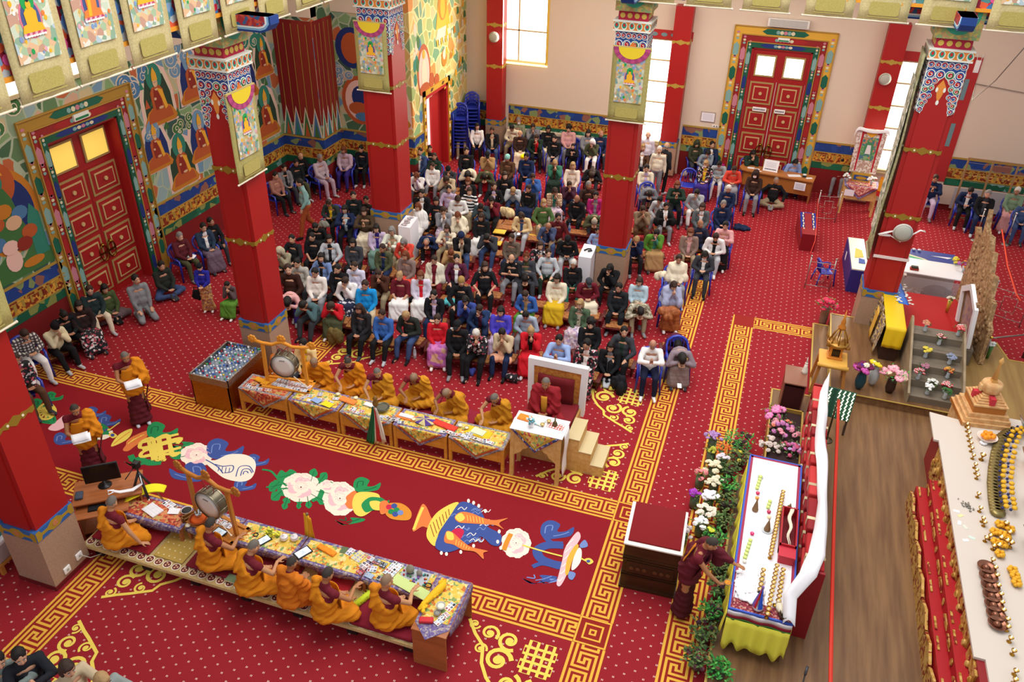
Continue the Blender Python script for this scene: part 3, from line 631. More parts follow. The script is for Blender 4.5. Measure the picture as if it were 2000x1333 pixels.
temple_door('door_1',(XW,4.62,0),(0,1,0),(1,0,0),2.08,4.15,warm_glass,.25)
temple_door('door_2',(.22,YB,0),(1,0,0),(0,-1,0),1.80,4.33,white_glass,.03)
t=bpy.data.objects.new('door_3',None);SC.collection.objects.link(t);t['kind']='structure'
f=MB();
for a,b,c,d in ((15.3,15.42,0,2.75),(17.05,17.17,0,2.75),(15.3,17.17,2.62,2.75)):f.box(XM-.3,a,c,XM+.02,b,d,0)
for a,b,c,d in ((15.16,15.32,0,2.9),(17.15,17.3,0,2.9),(15.16,17.3,2.74,2.9)):f.box(XM-.02,a,c,XM+.05,b,d,1)
for k in range(12):
 f.box(XM+.05,15.2,.1+k*.22,XM+.06,15.28,.2+k*.22,2+k % 2);f.box(XM+.05,17.19,.1+k*.22,XM+.06,17.27,.2+k*.22,2+k % 2)
for a in (15.7,16.6):f.slab([(a,2.78),(a+.12,2.78),(a+.22,2.86),(a+.05,2.87)],(XM+.05,0,0),(0,1,0),(0,0,1),(.01,0,0),2)
f.build('door_frame',[dpan2,C('#c99a2c'),C('#5c2a14'),C('#e8e0c8')],t)
g_=MB();g_.box(XM-.34,15.42,0,XM-.32,17.05,2.62);g_.build('pane',mat('doorway_light','#f4dcd8',emit=1.3),t)
lf=MB();lf.box(XM-.28,16.3,0,XM-.22,17.05,2.62,0);lf.box(XM-.25,15.75,0,XM-.2,15.83,2.62,0);lf.box(XM-.24,15.85,.5,XM-.2,16.15,.9,1);lf.build('door_leaf',[dpan2,C('#e02a2a')],t)
# air curtain above the far door, notices
t=thing('air_curtain','long white air curtain unit with a grey grille above the far red double door','air curtain',(1.15,YB,5.0))
b=MB();b.bbox(-.6,-.22,0,.6,0,.24,.02);b.build('housing',C('#e4e0da',rough=.4),t)
b=MB()
for i in range(7):b.box(-.54,-.225,.03+i*.028,.54,-.215,.045+i*.028)
b.build('grille',C('#9a9a98'),t)
b=MB();b.box(-1.02,YB-.03,1.88,-.56,YB-.002,2.2,0);b.box(-1.0,YB-.034,1.9,-.58,YB-.03,2.18,1)
for i in range(7):b.box(-.95,YB-.036,1.95+i*.03,-.63,YB-.034,1.957+i*.03,2)
tag(b.build('framed_notice',[C('#9c8a80'),C('#eeeaf0'),C('#b8b8c4')]),'small framed white notice on the beige wall left of the far red door','notice')
b=MB();b.box(-.62,YB-.02,1.74,-.34,YB-.002,1.8,0)
for i in range(3):b.box(-.57+i*.08,YB-.026,1.755,-.53+i*.08,YB-.02,1.785,1)
tag(b.build('wall_socket',[C('#f0ece8'),C('#404040')]),'row of three white wall sockets beside the far door surround','wall socket')
for k,(a,nm) in enumerate(((.55,'left'),(1.22,'right'))):
 b=MB();b.box(a,YB-.075,2.42,a+.42-.1*k,YB-.03,2.54,0)
 for i in range(8-2*k):b.box(a+.03+i*.045,YB-.079,2.455,a+.06+i*.045,YB-.075,2.505,1)
 tag(b.build('door_notice',[C('#f4f0ee'),C('#505060')]),'small white strip notice on the %s leaf of the far red door' % nm,'notice')
for k,(X,Y,n_,nm) in enumerate(((XW+.05,5.65,(1,0),'left'),(1.1,YB-.04,(0,-1),'far'))):
 b=MB()
 if k == 0:b.box(X,Y-.22,4.38,X+.05,Y+.22,4.52,0);b.box(X+.05,Y-.19,4.4,X+.055,Y+.19,4.45,1)
 else:b.box(X-.17,Y-.05,4.57,X+.17,Y,4.68,0);b.box(X-.15,Y-.055,4.58,X+.15,Y-.05,4.62,1)
 tag(b.build('exit_sign',[C('#e4e8e0'),C('#1c7a4c')]),'small white and green exit sign above the %s red double door' % nm,'exit sign')
# ---------------------------------------------------------------- columns
colred=C('#a61d1b',rough=.45);marble=mat('column_marble','#b0917a',.5,pat='noise',col2='#a2836c',sc=70);cbl=C('#2f62a4',rough=.6);cgo=C('#a8882c',rough=.55)
cap_cols=[C(c,rough=.7) for c in ('#e8ece0','#1c7a4c','#23488c','#c02020','#e08c3c','#2f9478')]
teal=C('#2f9478',rough=.6);orn=mat('bracket_flowers','#a89a5c',.7,pat='floral',sc=22,col3=['#8f9c5c','#b08a5c','#7f9c6c','#b8a45c'])
def curl3(w,x,z,r,m,lay=2):
 w.poly(circ(x,z,r*1.22,n=12),0,lay);w.poly(circ(x,z,r,n=12),m,lay+1);w.poly(circ(x,z,r*.66,n=10),3 if m != 3 else 2,lay+2);w.rib(spiral(x,z,r*.8,r*.2,m,1.0,10),r*.16,0,lay+4)
def column(name,x0,y0,x1,y1,full,label,zt=6.3):
 t=thing(name,label,'column',((x0+x1)/2,(y0+y1)/2,0),0,'painted hall columns' if full else 'wall pillars')
 cx,cy=(x0+x1)/2,(y0+y1)/2;a,b=(x1-x0)/2,(y1-y0)/2
 m=MB();m.box(-a,-b,.07,a,b,1.02);m.build('base_block',marble,t)
 m=MB();m.box(-a-.012,-b-.012,0,a+.012,b+.012,.08);m.build('plinth',C('#6c1418'),t)
 m=MB()
 m.box(-a-.008,-b-.008,1.02,a+.008,b+.008,1.21,0)
 for o,u,n,L in (((-a,-b-.008,0),(1,0,0),(0,-1,0),2*a),((a+.008,-b,0),(0,1,0),(1,0,0),2*b),((a,b+.008,0),(-1,0,0),(0,1,0),2*a),((-a-.008,b,0),(0,-1,0),(-1,0,0),2*b)):
  w=Wall2(m,o,u,n);k=L/2
  w.poly([(0,1.03),(.07,1.03),(.1,1.09),(k-.14,1.09),(k-.06,1.03),(k+.06,1.03),(k+.14,1.09),(L-.1,1.09),(L-.07,1.03),(L,1.03),(L,1.2),(L-.07,1.2),(L-.1,1.14),(k+.14,1.14),(k+.06,1.2),(k-.06,1.2),(k-.14,1.14),(.1,1.14),(.07,1.2),(0,1.2)],1,1)
  w.poly(circ(k,1.115,.05,n=10),2,2)
 m.build('base_band',[cbl,cgo,C('#c07a4c')],t)
 m=MB();e=.02;zt_=zt if full else 5.4
 nt=.09
 poly=[(-a+e+nt,-b+e),(a-e-nt,-b+e),(a-e-nt,-b+e+.035),(a-e,-b+e+.035),(a-e,b-e),(-a+e,b-e),(-a+e,-b+e+.035),(-a+e+nt,-b+e+.035)] if full else [(-a+e,-b+e),(a-e,-b+e),(a-e,b-e),(-a+e,b-e)]
 m.prism(poly,1.21,zt_)
 m.build('shaft',colred,t)
 faces=(((-a+e,-b+e,0),(1,0,0),(0,-1,0),2*a-2*e),((a-e,-b+e,0),(0,1,0),(1,0,0),2*b-2*e),((a-e,b-e,0),(-1,0,0),(0,1,0),2*a-2*e),((-a+e,b-e,0),(0,-1,0),(-1,0,0),2*b-2*e))
 for zc in (3.03,4.5 if full else 4.36):
  m=MB()
  for o,u,n,L in faces:
   w=Wall2(m,o,u,n,.008);k=L/2
   w.poly([(0,zc-.03),(.05,zc-.06),(.12,zc-.02),(.2,zc-.06),(k-.1,zc-.03),(k,zc-.09),(k+.1,zc-.03),(L-.2,zc-.06),(L-.12,zc-.02),(L-.05,zc-.06),(L,zc-.03),(L,zc+.04),(L-.12,zc+.03),(L-.2,zc+.05),(k+.1,zc+.03),(k,zc+.08),(k-.1,zc+.03),(.2,zc+.05),(.12,zc+.03),(0,zc+.04)],0,1)
   for q in (.2,L-.2):
    if full:w.poly(circ(q,zc,.02,n=8),1,2)
  m.build('gold_band',[C('#8f7020' if full else '#b0923c',rough=.5),C('#f0e8c8')],t)
 if full:
  m=MB()
  for o,u,n,L in faces:
   w=Wall2(m,o,u,n,.003);k=L/2
   w.poly([(0,6.3),(L,6.3),(L,5.35),(L-.1,5.25),(L-.16,5.5),(k+.14,5.85),(k,6.02),(k-.14,5.85),(.16,5.5),(.1,5.25),(0,5.35)],0,1)
   w.poly([(.01,6.3),(L-.01,6.3),(L-.01,5.4),(L-.09,5.3),(L-.17,5.54),(k+.14,5.88),(k,6.05),(k-.14,5.88),(.17,5.54),(.09,5.3),(.01,5.4)],2,2)
   for i in range(6):curl3(w,.06+i*(L-.12)/5,6.22,.055,(3,2)[i % 2],3)
   for i in range(4):curl3(w,.09+i*(L-.18)/3,6.04,.075,(1,2,1,3)[i] if i % 3 else 2,3)
   for s in (0,1):
    X=lambda q:q if s == 0 else L-q
    for q,z,r,c in ((.09,5.88,.07,2),(.2,5.92,.055,3),(.07,5.74,.055,1),(.17,5.78,.05,5),(.08,5.6,.06,3),(.17,5.62,.045,2),(.07,5.46,.05,1),(.13,5.5,.04,3),(.07,5.34,.05,2)):curl3(w,X(q),z,r,c,3)
   w.poly([(k-.09,5.8),(k,5.95),(k+.09,5.8),(k+.04,5.6),(k,5.5),(k-.04,5.6)],4,3);w.poly(circ(k,5.5,.03,.05,8),0,4);w.poly(circ(k-.07,5.75,.025,.05,8),0,4);w.poly(circ(k+.07,5.75,.025,.05,8),0,4)
  m.build('painted_capital',cap_cols,t)
  m=MB();m.box(-a-.03,-b-.03,6.32,a+.03,b+.03,6.5,4);m.box(-a-.04,-b-.04,6.5,a+.04,b+.04,6.53,0)
  for o,u,n,L in (((-a-.03,-b-.03,0),(1,0,0),(0,-1,0),2*a+.06),((a+.03,-b-.03,0),(0,1,0),(1,0,0),2*b+.06),((-a-.03,b+.03,0),(0,-1,0),(-1,0,0),2*b+.06)):
   w=Wall2(m,o,u,n,.004)
   for i in range(5):w.poly(circ(.07+i*(L-.14)/4,6.42,.065,.08,12),0,1);w.poly(circ(.07+i*(L-.14)/4,6.43,.048,.06,12),5,2);w.poly(circ(.07+i*(L-.14)/4,6.44,.025,.035,8),3,3)
   w.poly([(0,6.31),(L,6.31),(L,6.345),(0,6.345)],0,1)
  m.build('cornice',cap_cols,t)
  m=MB();m.box(-a+.05,-b+.05,6.53,a-.05,b-.05,6.72,0)
  for o,u,n,L in (((-a+.05,-b+.05,0),(1,0,0),(0,-1,0),2*a-.1),((a-.05,-b+.05,0),(0,1,0),(1,0,0),2*b-.1),((-a+.05,b-.05,0),(0,-1,0),(-1,0,0),2*b-.1)):
   w=Wall2(m,o,u,n,.01)
   for i in range(4):w.poly(circ(.09+i*(L-.18)/3,6.625,.055,n=12),1,1)
  m.build('neck_block',[C('#b0203c'),C('#c9a84c')],t)
  m=MB();m.box(-a-.02,-b-.02,6.72,a+.02,b+.02,7.25,0)
  for o,u,n,L in (((-a-.02,-b-.02,0),(1,0,0),(0,-1,0),2*a+.04),((a+.02,-b-.02,0),(0,1,0),(1,0,0),2*b+.04),((-a-.02,b+.02,0),(0,-1,0),(-1,0,0),2*b+.04)):
   w=Wall2(m,o,u,n,.006);k=L/2
   w.poly([(k+.33*cos(q),7.22+.42*sin(q)) for q in [pi+pi*i/14 for i in range(15)]],1,1);w.poly([(k+.24*cos(q),7.22+.32*sin(q)) for q in [pi+pi*i/14 for i in range(15)]],2,2);w.poly([(k+.2*cos(q),7.22+.26*sin(q)) for q in [pi+pi*i/14 for i in range(15)]],3,3)
  m.build('bracket_block',[orn,teal,C('#b04a3c'),mat('bracket_medallion','#5f8ab4',.7,pat='floral',sc=18,col3=['#5f8ab4','#e8ece8','#3f9484','#c04a4c','#3f5a9c'])],t)
  for ax in (0,1):
   for s in (-1,1):
    m=MB();pr=[(.35,7.25),(.35,6.98),(1.0,6.98),(1.12,7.02),(1.2,7.12),(1.2,7.25)]
    for e2,mi,th in ((0,0,.13),(.035,1,.137),(.07,2,.144),(.1,3,.151)):
     pp=[(.35,7.25),(.35,6.98+e2),(1.0-e2*.3,6.98+e2),(1.12-e2*.7,7.02+e2*.8),(1.2-e2,7.12+e2*.2),(1.2-e2,7.25)]
     if ax == 0:m.slab(pp,(0,-th,0),(s,0,0),(0,0,1),(0,2*th,0),mi)
     else:m.slab(pp,(-th,0,0),(0,s,0),(0,0,1),(2*th,0,0),mi)
    m.build('bracket_arm',[C('#1c3f84'),C('#7fb4dc'),C('#e8f0f4'),mat('bracket_red','#a02a34',.7,pat='floral',sc=16,col3=['#a02a34','#c04a3c','#2f5a8c','#a02a34'])],t)
 return t
COLS={}
for nm,args,lab in (('c0',(-8.38,-2.24,-7.68,-1.54),'painted red column with a speckled tan base in the near left corner'),
                      ('c1',(-8.44,3.95,-7.74,4.65),'painted red column rising behind the silver bin of plastic bottles'),
                      ('c2',(-8.47,10.02,-7.60,10.82),'painted red column with the leftmost white pedestal at its foot'),
                      ('c3',(-2.28,10.05,-1.54,10.75),'painted red column rising from the middle of the seated crowd'),
                      ('c4',(3.97,10.05,4.72,10.8),'painted red column behind the yellow-draped seat on the right')):
 COLS[nm]=column('hall_column',*args,True,lab)
column('wall_pillar',-8.3,18.48,-7.7,YB,False,'slim red wall pillar at the far left window with a round speaker')
column('wall_pillar',-2.2,18.48,-1.62,YB,False,'slim red wall pillar beside the tall middle window, tan foot')
column('wall_pillar',3.88,18.48,4.5,YB,False,'slim red wall pillar right of the far door with a round speaker')
# square notices/sockets at the near column
for k,(y,z) in enumerate(((-1.98,.2),(-1.72,.24))):
 b=MB();b.bbox(-7.68,y-.06,z-.06,-7.655,y+.06,z+.06,.008,0);b.box(-7.656,y-.02,z-.02,-7.652,y+.02,z+.02,1)
 tag(b.build('power_socket',[C('#f4f4f0'),C('#b0b0a8')]),'white power socket on the near left column base, ' + ('nearer' if k == 0 else 'farther')+' one','power socket',None)
b=MB();b.tube([(-7.655,-1.7,.24),(-7.6,-1.6,.1),(-7.5,-1.35,.02),(-7.3,-1.3,.012),(-7.2,-1.25,.012)],.008,6);tag(b.build('power_cable',C('#c8c0b4')),'thin pale cable from the column socket to the monks\' bench','cable')
# ---------------------------------------------------------------- hanging thangkas
TH={}
broc=mat('thangka_brocade','#d0c290',.8,pat='noise',col2='#c2b27c',sc=40);brocd=mat('thangka_brocade_dark','#a39a5a',.8,pat='noise',col2='#b5aa6a',sc=60)
pl=mat('thangka_plaque','#b8ab62',.8,pat='noise',col2='#aa9d54',sc=50)
paint_=mat('thangka_painting','#c8d0b4',.8,pat='floral',sc=11,col3=['#c8d4bc','#d8dcc8','#8fae94','#d8c890','#b4c8d0','#e0b890','#a8c09c','#e4e0d0','#c49a84'])
paint2=mat('thangka_painting_rich','#a8b890',.8,pat='floral',sc=14,col3=['#9cae8c','#c8cdb8','#7f9c94','#c8ae6c','#8fa4bc','#c8a07c','#b8c4a4','#d0ccb4'])
def thangka(kind,w=.92,h=1.75,top=False):
 """banner in the local x-z plane facing -y, hanging from z=h to z=0"""
 key=(kind,top)
 if key in TH:return TH[key]
 P=[]
 m=MB();m.grid(lambda a,b:(-w/2+w*a,.012*sin(a*9+b*4),h*b),6,8,0,True,(0,.012,0));P.append(('cloth',m.mesh('cloth',[broc if not top else brocd])))
 m=MB();o=(0,-.02,0);W2=Wall2(m,o,(1,0,0),(0,-1,0),.003)
 zb,ztp=h*.27,h*.95
 W2.poly([(-w*.37,zb),(w*.37,zb),(w*.37,ztp),(-w*.37,ztp)],0,1)
 cz=zb+(ztp-zb)*(.42 if not top else .5);s=w*.8 if not top else w*.6
 q=lambda pts:[(x*s,cz+z*s) for x,z in pts]
 if kind in (0,1,2):
  W2.poly(q(circ(0,.0,.24,.33,20)),1 if kind < 2 else 9,2);W2.poly(q(circ(0,.0,.2,.29,20)),2,3);W2.poly(q(circ(0,.26,.14,.16,16)),3,4)
  W2.poly(q([(-.24,-.22),(.24,-.22),(.2,-.1),(.12,-.08),(.13,.1),(.06,.17),(-.06,.17),(-.13,.1),(-.12,-.08),(-.2,-.1)]),[4,5,4][kind],5)
  if kind == 1:W2.poly(q([(-.12,-.2),(-.04,-.2),(.0,.17),(-.08,.15)]),4,6)
  W2.poly(q(circ(0,.22,.055,.07,12)),4,6);W2.poly(q(circ(0,.29,.03,.03,8)),6,7)
  for i in range(8):W2.poly(q(circ(-.21+i*.06,-.25,.04,.035,8)),7 if i % 2 else 9,6);W2.poly(q(circ(-.21+i*.06,-.275,.034,.02,8)),8,7)
 r=random.Random(kind*7+3)
 for i in range(60):
  x,z=r.uniform(-.34,.34)*w,r.uniform(zb+.05,ztp-.05)
  if abs(x) < .2*w and abs(z-cz) < .3*s and kind < 3:continue
  c=r.uniform(.012,.03);W2.poly(circ(x,z,c,c*1.3,6),r.choice([3,5,8,10,9,4,11]),2)
 W2.poly([(-w*.3,h*.06+.03),(-w*.26,h*.06),(w*.26,h*.06),(w*.3,h*.06+.03),(w*.3,h*.2-.03),(w*.26,h*.2),(-w*.26,h*.2),(-w*.3,h*.2-.03)],12,1)
 W2.poly([(-w*.32,h*.05),(w*.32,h*.05),(w*.32,h*.04),(-w*.32,h*.04)],12,1)
 P.append(('painting',m.mesh('painting',[paint_ if not top else paint2,C('#d87a8c'),C('#46588c'),C('#1fa050'),C('#f0b428'),C('#e8823c'),C('#1c2030'),C('#c04a6c'),C('#e8ece4'),C('#e0a8b4'),C('#7f9cc8'),C('#d8b45c'),pl])))
 m=MB();m.tube([(-w/2-.03,0,0),(w/2+.03,0,0)],.016,8);m.ball((-w/2-.03,0,0),.022,0,8);m.ball((w/2+.03,0,0),.022,0,8);P.append(('bottom_rod',m.mesh('bottom_rod',[C('#e4d8c0')])))
 if top:
  m=MB();n=14
  arc=lambda k,rr:[(w*.5*rr*cos(q)*.96,-.035,h-.0+(-.33*rr)*sin(q)) for q in [pi*i/n for i in range(n+1)]]
  A,B=arc(0,1),arc(0,.72)
  for i in range(n):
   m.add([A[i],A[i+1],B[i+1],B[i],V(A[i])+V((0,.02,0)),V(A[i+1])+V((0,.02,0)),V(B[i+1])+V((0,.01,0)),V(B[i])+V((0,.01,0))],[(0,1,2,3),(0,4,5,1),(3,2,6,7)],2 if i % 2 else 1)
  m.add([(x,y-.004,z) for x,y,z in B],[tuple(range(n+1))],0)
  m.box(-w/2,-.03,h-.02,w/2,.012,h+.02,3);m.slab([(-.09,0),(.09,0),(0,.12)],(0,-.01,h),(1,0,0),(0,0,1),(0,.01,0),4)
  P.append(('half_moon_veil',m.mesh('half_moon_veil',[C('#e8cc2c'),C('#b8487c'),C('#a03c6c'),C('#c8b470'),C('#d8782c')])))
 TH[key]=P;return P
def hang(kind,loc,rz,label,group,w=.90,h=1.75,top=False):
 t=thing('thangka_banner',label,'thangka',loc,rz,group)
 for n,me in thangka(kind,w,h,top):link(n,me,t)
ly=[-1.02,.04,1.055,2.08,3.2,4.3,5.34,6.54,7.6]
ord_=['first','second','third','fourth','fifth','sixth','seventh','eighth','ninth']
LL=['pale thangka scroll over the left edge, nearest of the left balcony row','pale thangka with a golden green-haloed figure, large at the top left','pale thangka with an orange-robed figure, second large one from the left','pale thangka with a golden lotus figure, third from the top left corner','pale thangka of swirling greenery just left of the left column head','pale thangka hanging right over the left painted column capital','pale thangka just right of the left column capital','pale thangka above the dark red wall hangings, left one','pale thangka corner at the top edge above the dark red hangings']
for i,y in enumerate(ly):hang([3,0,1,2,3,3,0,1,2][i],(-7.56,y,6.95),R(90),LL[i],'thangkas along the left balcony')
lx=[-2.68,-1.52,-.37,.75,1.95,2.94,4.05,5.22]
LR=['strip of pale thangka at the top edge left of the middle column head','strip of pale thangka over the middle column bracket','pale thangka bottom at the top edge right of the middle column','pale thangka bottom at the top edge above the far door surround','pale thangka bottom at the top edge right of the air curtain','pale thangka bottom at the top edge above the pink part of the far pillar','pale thangka bottom hanging over the right column bracket','pale thangka bottom in the top right corner']
for i,x in enumerate(lx):hang([3,0,1,2,3,0,1,2][i],(x,9.93,6.95),0,LR[i],'thangkas along the far balcony')
for (x,y,rz),lb in (((-7.64,4.08,R(90)),'olive thangka with yellow half-moon veil on the left column'),((-8.1,9.98,0),'olive thangka with yellow half-moon veil on the second column'),((-1.85,10.0,0),'olive thangka with yellow half-moon veil on the middle column'),((-7.6,-1.9,R(90)),'olive thangka edge on the near left column at the left border')):
 t=thing('column_thangka',lb,'thangka',(x,y,4.38),rz,'thangkas on the columns')
 for n,me in thangka(0,.84,1.62,True):link(n,me,t)
t=thing('tall_banner','long olive patterned banner seen edge-on along the right column','banner',(3.88,10.42,2.0),R(-90))
m=MB();m.grid(lambda a,b:(-.4+.8*a,.02*sin(b*9+a*3),4.4*b),6,16,0,True,(0,.03,0));m.build('cloth',mat('banner_cloth','#8c8a5c',.85,pat='noise',col2='#b0ab86',sc=16),t)
m=MB();m.box(-.3,-.03,.5,.3,-.02,3.9);m.build('painting',mat('banner_painting','#b8b8a0',.8,pat='floral',sc=12,col3=['#b8b8a0','#8c9080','#ddd8c8','#7a7c68']),t)
m=MB();m.tube([(-.45,0,0),(.45,0,0)],.03,8);m.build('bottom_rod',C('#9c8a6c'),t)
# round speakers on pillars
for x,y,z,sc_,lb in ((-7.98,18.46,4.0,.17,'round white wall speaker on the far left red pillar'),(4.12,18.46,3.9,.17,'round white wall speaker on the far right red pillar'),(4.42,10.03,2.72,.2,'round grey speaker with ribbons tied on the right column')):
 t=thing('wall_speaker',lb,'speaker',(x,y,z))
 m=MB();M_=MX.Rotation(R(90),3,'X');m.lathe([(sc_*.7,-.0),(sc_*1.0,.05),(sc_,.1)],(0,0,0),24,0,M_);m.build('housing',C('#d8d8d0',rough=.5),t)
 m=MB();m.lathe([(sc_*.96,.1),(sc_*.7,.135),(sc_*.3,.15),(.005,.152)],(0,0,0),24,0,M_);m.build('grille',C('#b0b0a4',rough=.6),t)
m=MB();m.tube([(4.25,10.0,2.72),(4.1,9.98,2.66),(3.95,9.97,2.6)],[.03,.05,.03],6,flat=.4);m.tube([(4.2,9.99,2.6),(4.42,9.97,2.5),(4.65,9.99,2.72),(4.75,9.98,2.82),(4.85,10,2.8)],[.02,.03,.03,.04,.03],6,flat=.4);m.tube([(3.97,9.97,2.6),(4.2,9.99,2.6)],.03,6)
tag(m.build('white_ribbon',C('#e8e0dc')),'white ribbon knotted through the round speaker on the right column','ribbon')
for z,lb in ((2.05,'white cloth band around the right column below the round speaker'),):
 m=MB();m.box(3.985,10.04,z-.03,4.72,10.07,z+.03);m.box(4.7,10.05,z-.03,4.73,10.8,z+.03);tag(m.build('cloth_band',C('#e8d8d4')),lb,'cloth band')
# cable and emergency lamp on the far right wall
m=MB();m.tube([(5.6,9.9,6.9),(5.65,12,5.6),(5.9,15,4.4),(6.6,18.9,3.9),(8.2,18.9,3.75),(9.5,18.9,3.85)],.012,6);tag(m.build('hanging_cable',C('#8c8478')),'thin dark cable drooping from the balcony across the right beige wall','cable')
t=thing('wall_router','white wall-mounted router with small antennas high on the right wall','router',(6.5,YB,4.2))
m=MB();m.bbox(-.07,-.06,0,.07,0,.35,.01);m.build('housing',C('#f0eeea'),t)
for s in (-.05,.05):m=MB();m.tube([(s,-.03,.35),(s*1.6,-.03,.52)],.01,6);m.build('antenna',C('#e8e8e4'),t)
# ---------------------------------------------------------------- furniture on the floor
pine=mat('pine_wood','#d9983f',.45,pat='woodx',col2='#c5812c',sc=14);pinel=mat('pale_pine','#d9b070',.5,pat='wood',col2='#c99a55',sc=12)
woodbr=mat('brown_board','#b0683a',.45,pat='woodx',col2='#9c5a30',sc=16);dark=C('#1c1818',rough=.5);blackp=C('#141416',rough=.35)
br_y=mat('brocade_yellow','#d9b440',.7,pat='floral',sc=26,col3=['#dcb848','#e0c058','#dcb848','#c8702c','#7f9c5c','#e4d08c'])
br_r=mat('brocade_red','#c0503a',.7,pat='floral',sc=26,col3=['#b8442c','#c85c40','#d98c5c','#8c3030','#c0a05c'])
br_p=mat('brocade_violet','#6a5a8c',.7,pat='floral',sc=34,col3=['#6a5a90','#8c8098','#5c4c84','#a89a98','#77688c'])
br_g=mat('brocade_grey','#8c8490',.7,pat='floral',sc=40,col3=['#8c8490','#b0a89c','#6c6684','#a09488'])
white=C('#f0eef0',rough=.7);orange=C('#ee8a1c',rough=.7);ywl=C('#ecd028',rough=.7)
def table_cloth(t,L,D,h,x0,drop,cen,mid,edge,y0=0):
 """square brocade laid cornerwise: covers the top, its point hangs down the front"""
 m=MB();z=h+.004
 m.box(x0+.01,y0+.0,z,x0+L-.01,y0+D,z+.006,2);m.box(x0+.07,y0+.05,z+.006,x0+L-.07,y0+D-.05,z+.010,0)
 c=x0+L/2;e=y0-.012
 for (k0,mi,q) in ((1.0,2,0),(.84,1,.003),(.72,0,.006)):
  w2=L*.49*k0;d2=drop*k0;n=10
  def tri(a,b,w2=w2,d2=d2,q=q):
   xx=(a*2-1)*w2*(1-b);return (c+xx,e-q-.01*sin(a*6+b*3)*b,z-d2*b)
  m.grid(tri,n,6,mi,True,(0,-.003,0))
  m.add([(c-w2,e-q-.003,z),(c+w2,e-q-.003,z),(c+w2,y0+.01,z+.0065),(c-w2,y0+.01,z+.0065)],[(0,1,2,3)],mi)
 return m.build('brocade_cover',[cen,mid,edge],t)
def low_table(i):
 x0=-7.66+i*1.113;L,D,h=1.08,.5,.56
 lab=['low pine table at the bin end of the row, red brocade point in front','low pine table, second from the bottle bin, violet and yellow brocade point','low pine table behind the hanging green and white scarves','low pine table, middle right, below the violet star cloth','low pine table next to the tall table, with yellow cloth on top'][i]
 t=thing('low_table',lab,'table',(x0,2.6,0),0,'low tables of the far monk row')
 m=MB();m.bbox(0,0,h-.03,L,D,h,.006);m.build('tabletop',pine,t)
 for a,b in ((.03,.03),(L-.03,.03),(.03,D-.03),(L-.03,D-.03)):m=MB();m.box(a-.028,b-.028,0,a+.028,b+.028,h-.03);m.build('leg',pine,t)
 m=MB();m.box(.05,.015,h-.33,L-.05,.035,h-.03);m.box(.12,.005,h-.29,L-.12,.016,h-.07);m.build('front_panel',pine,t)
 m=MB();m.box(.02,.05,h-.33,.04,D-.05,h-.03);m.box(L-.04,.05,h-.33,L-.02,D-.05,h-.03);m.build('side_panel',pine,t)
 table_cloth(t,L,D,h,0,.36,br_r if i in (0,) else br_y,C('#c2582c'),br_p if i % 2 else br_g)
for i in range(5):low_table(i)
t=thing('tall_table','tall pine table with a scalloped apron and white cloth before the throne','table',(-2.02,2.6,0))
m=MB();m.bbox(0,0,1.05,.92,.5,1.09,.008);m.build('tabletop',pinel,t)
for a,b in ((.035,.035),(.885,.035),(.035,.465),(.885,.465)):m=MB();m.box(a-.035,b-.035,0,a+.035,b+.035,1.05);m.build('leg',pinel,t)
m=MB();ap=[(.07,1.05),(.07,.5),(.14,.56),(.2,.6),(.24,.68),(.3,.7),(.34,.76),(.4,.75),(.46,.8),(.52,.75),(.58,.76),(.62,.7),(.68,.68),(.72,.6),(.78,.56),(.85,.5),(.85,1.05)]
m.slab(ap,(0,.01,0),(1,0,0),(0,0,1),(0,.02,0));m.slab([(0.05,1.05),(.05,.55),(.45,.55),(.45,1.05)],(.03,0,0),(0,1,0),(0,0,1),(.02,0,0));m.slab([(0.05,1.05),(.05,.55),(.45,.55),(.45,1.05)],(.87,0,0),(0,1,0),(0,0,1),(.02,0,0));m.build('scalloped_apron',pinel,t)
table_cloth(t,.92,.5,1.09,0,.42,mat('brocade_lotus','#d8b048',.7,pat='floral',sc=26,col3=['#d8b048','#c04a4a','#e0c070','#8cae6c','#d8b048']),C('#c8a83c'),mat('brocade_blue','#3c4c8c',.7,pat='floral',sc=30,col3=['#34448c','#d8dce0','#3c4c8c','#8c9ab0','#a03c4c']))
m=MB();m.box(-.01,-.02,1.10,.95,.52,1.108);m.grid(lambda a,b:(.955+.012*sin(b*7),.1+.3*a,1.105-.95*b),4,10,0,True,(.006,0,0));m.grid(lambda a,b:(-.02,.2+.12*a,1.105-.75*b),2,8,0,True,(.004,0,0))
tag(m.build('table_runner',white,None,(-2.02,2.6,0)),'long white cloth lying on the tall table and hanging down its side','tablecloth')
# throne with white scarf, steps
t=thing('throne','high seat with an embroidered orange backrest draped with a white scarf','throne',(-1.62,3.2,0))
m=MB();m.box(-.5,0,0,.5,1.0,.62);m.build('seat_box',pinel,t)
m=MB();m.bbox(-.47,.03,.62,.47,.95,.74,.03);m.build('cushion',C('#7c1420',rough=.8),t)
m=MB();m.bbox(-.5,.98,.3,.5,1.06,1.5,.02);m.build('backrest',mat('backrest_embroidery','#b0642c',.8,pat='noise',col2='#c98a3c',sc=18),t)
m=MB();m.grid(lambda a,b:(-.35+.7*a,.93-.03*sin(a*pi),.75+.55*b),4,4,0,True,(0,-.06,0));m.build('back_cushion',C('#6c1018',rough=.85),t)
m=MB();sc=[(-.56,.45),(-.58,1.56),(.58,1.56),(.56,.45),(.44,.45),(.46,1.42),(-.46,1.42),(-.44,.45)]
m.slab(sc,(0,.96,0),(1,0,0),(0,0,1),(0,.11,0))
tag(m.build('white_scarf',white,None,(-1.62,3.2,0)),'broad white scarf folded along the top and sides of the throne back','scarf')
for i,z,h in ((0,0,.75),(1,0,.5),(2,0,.25)):pass
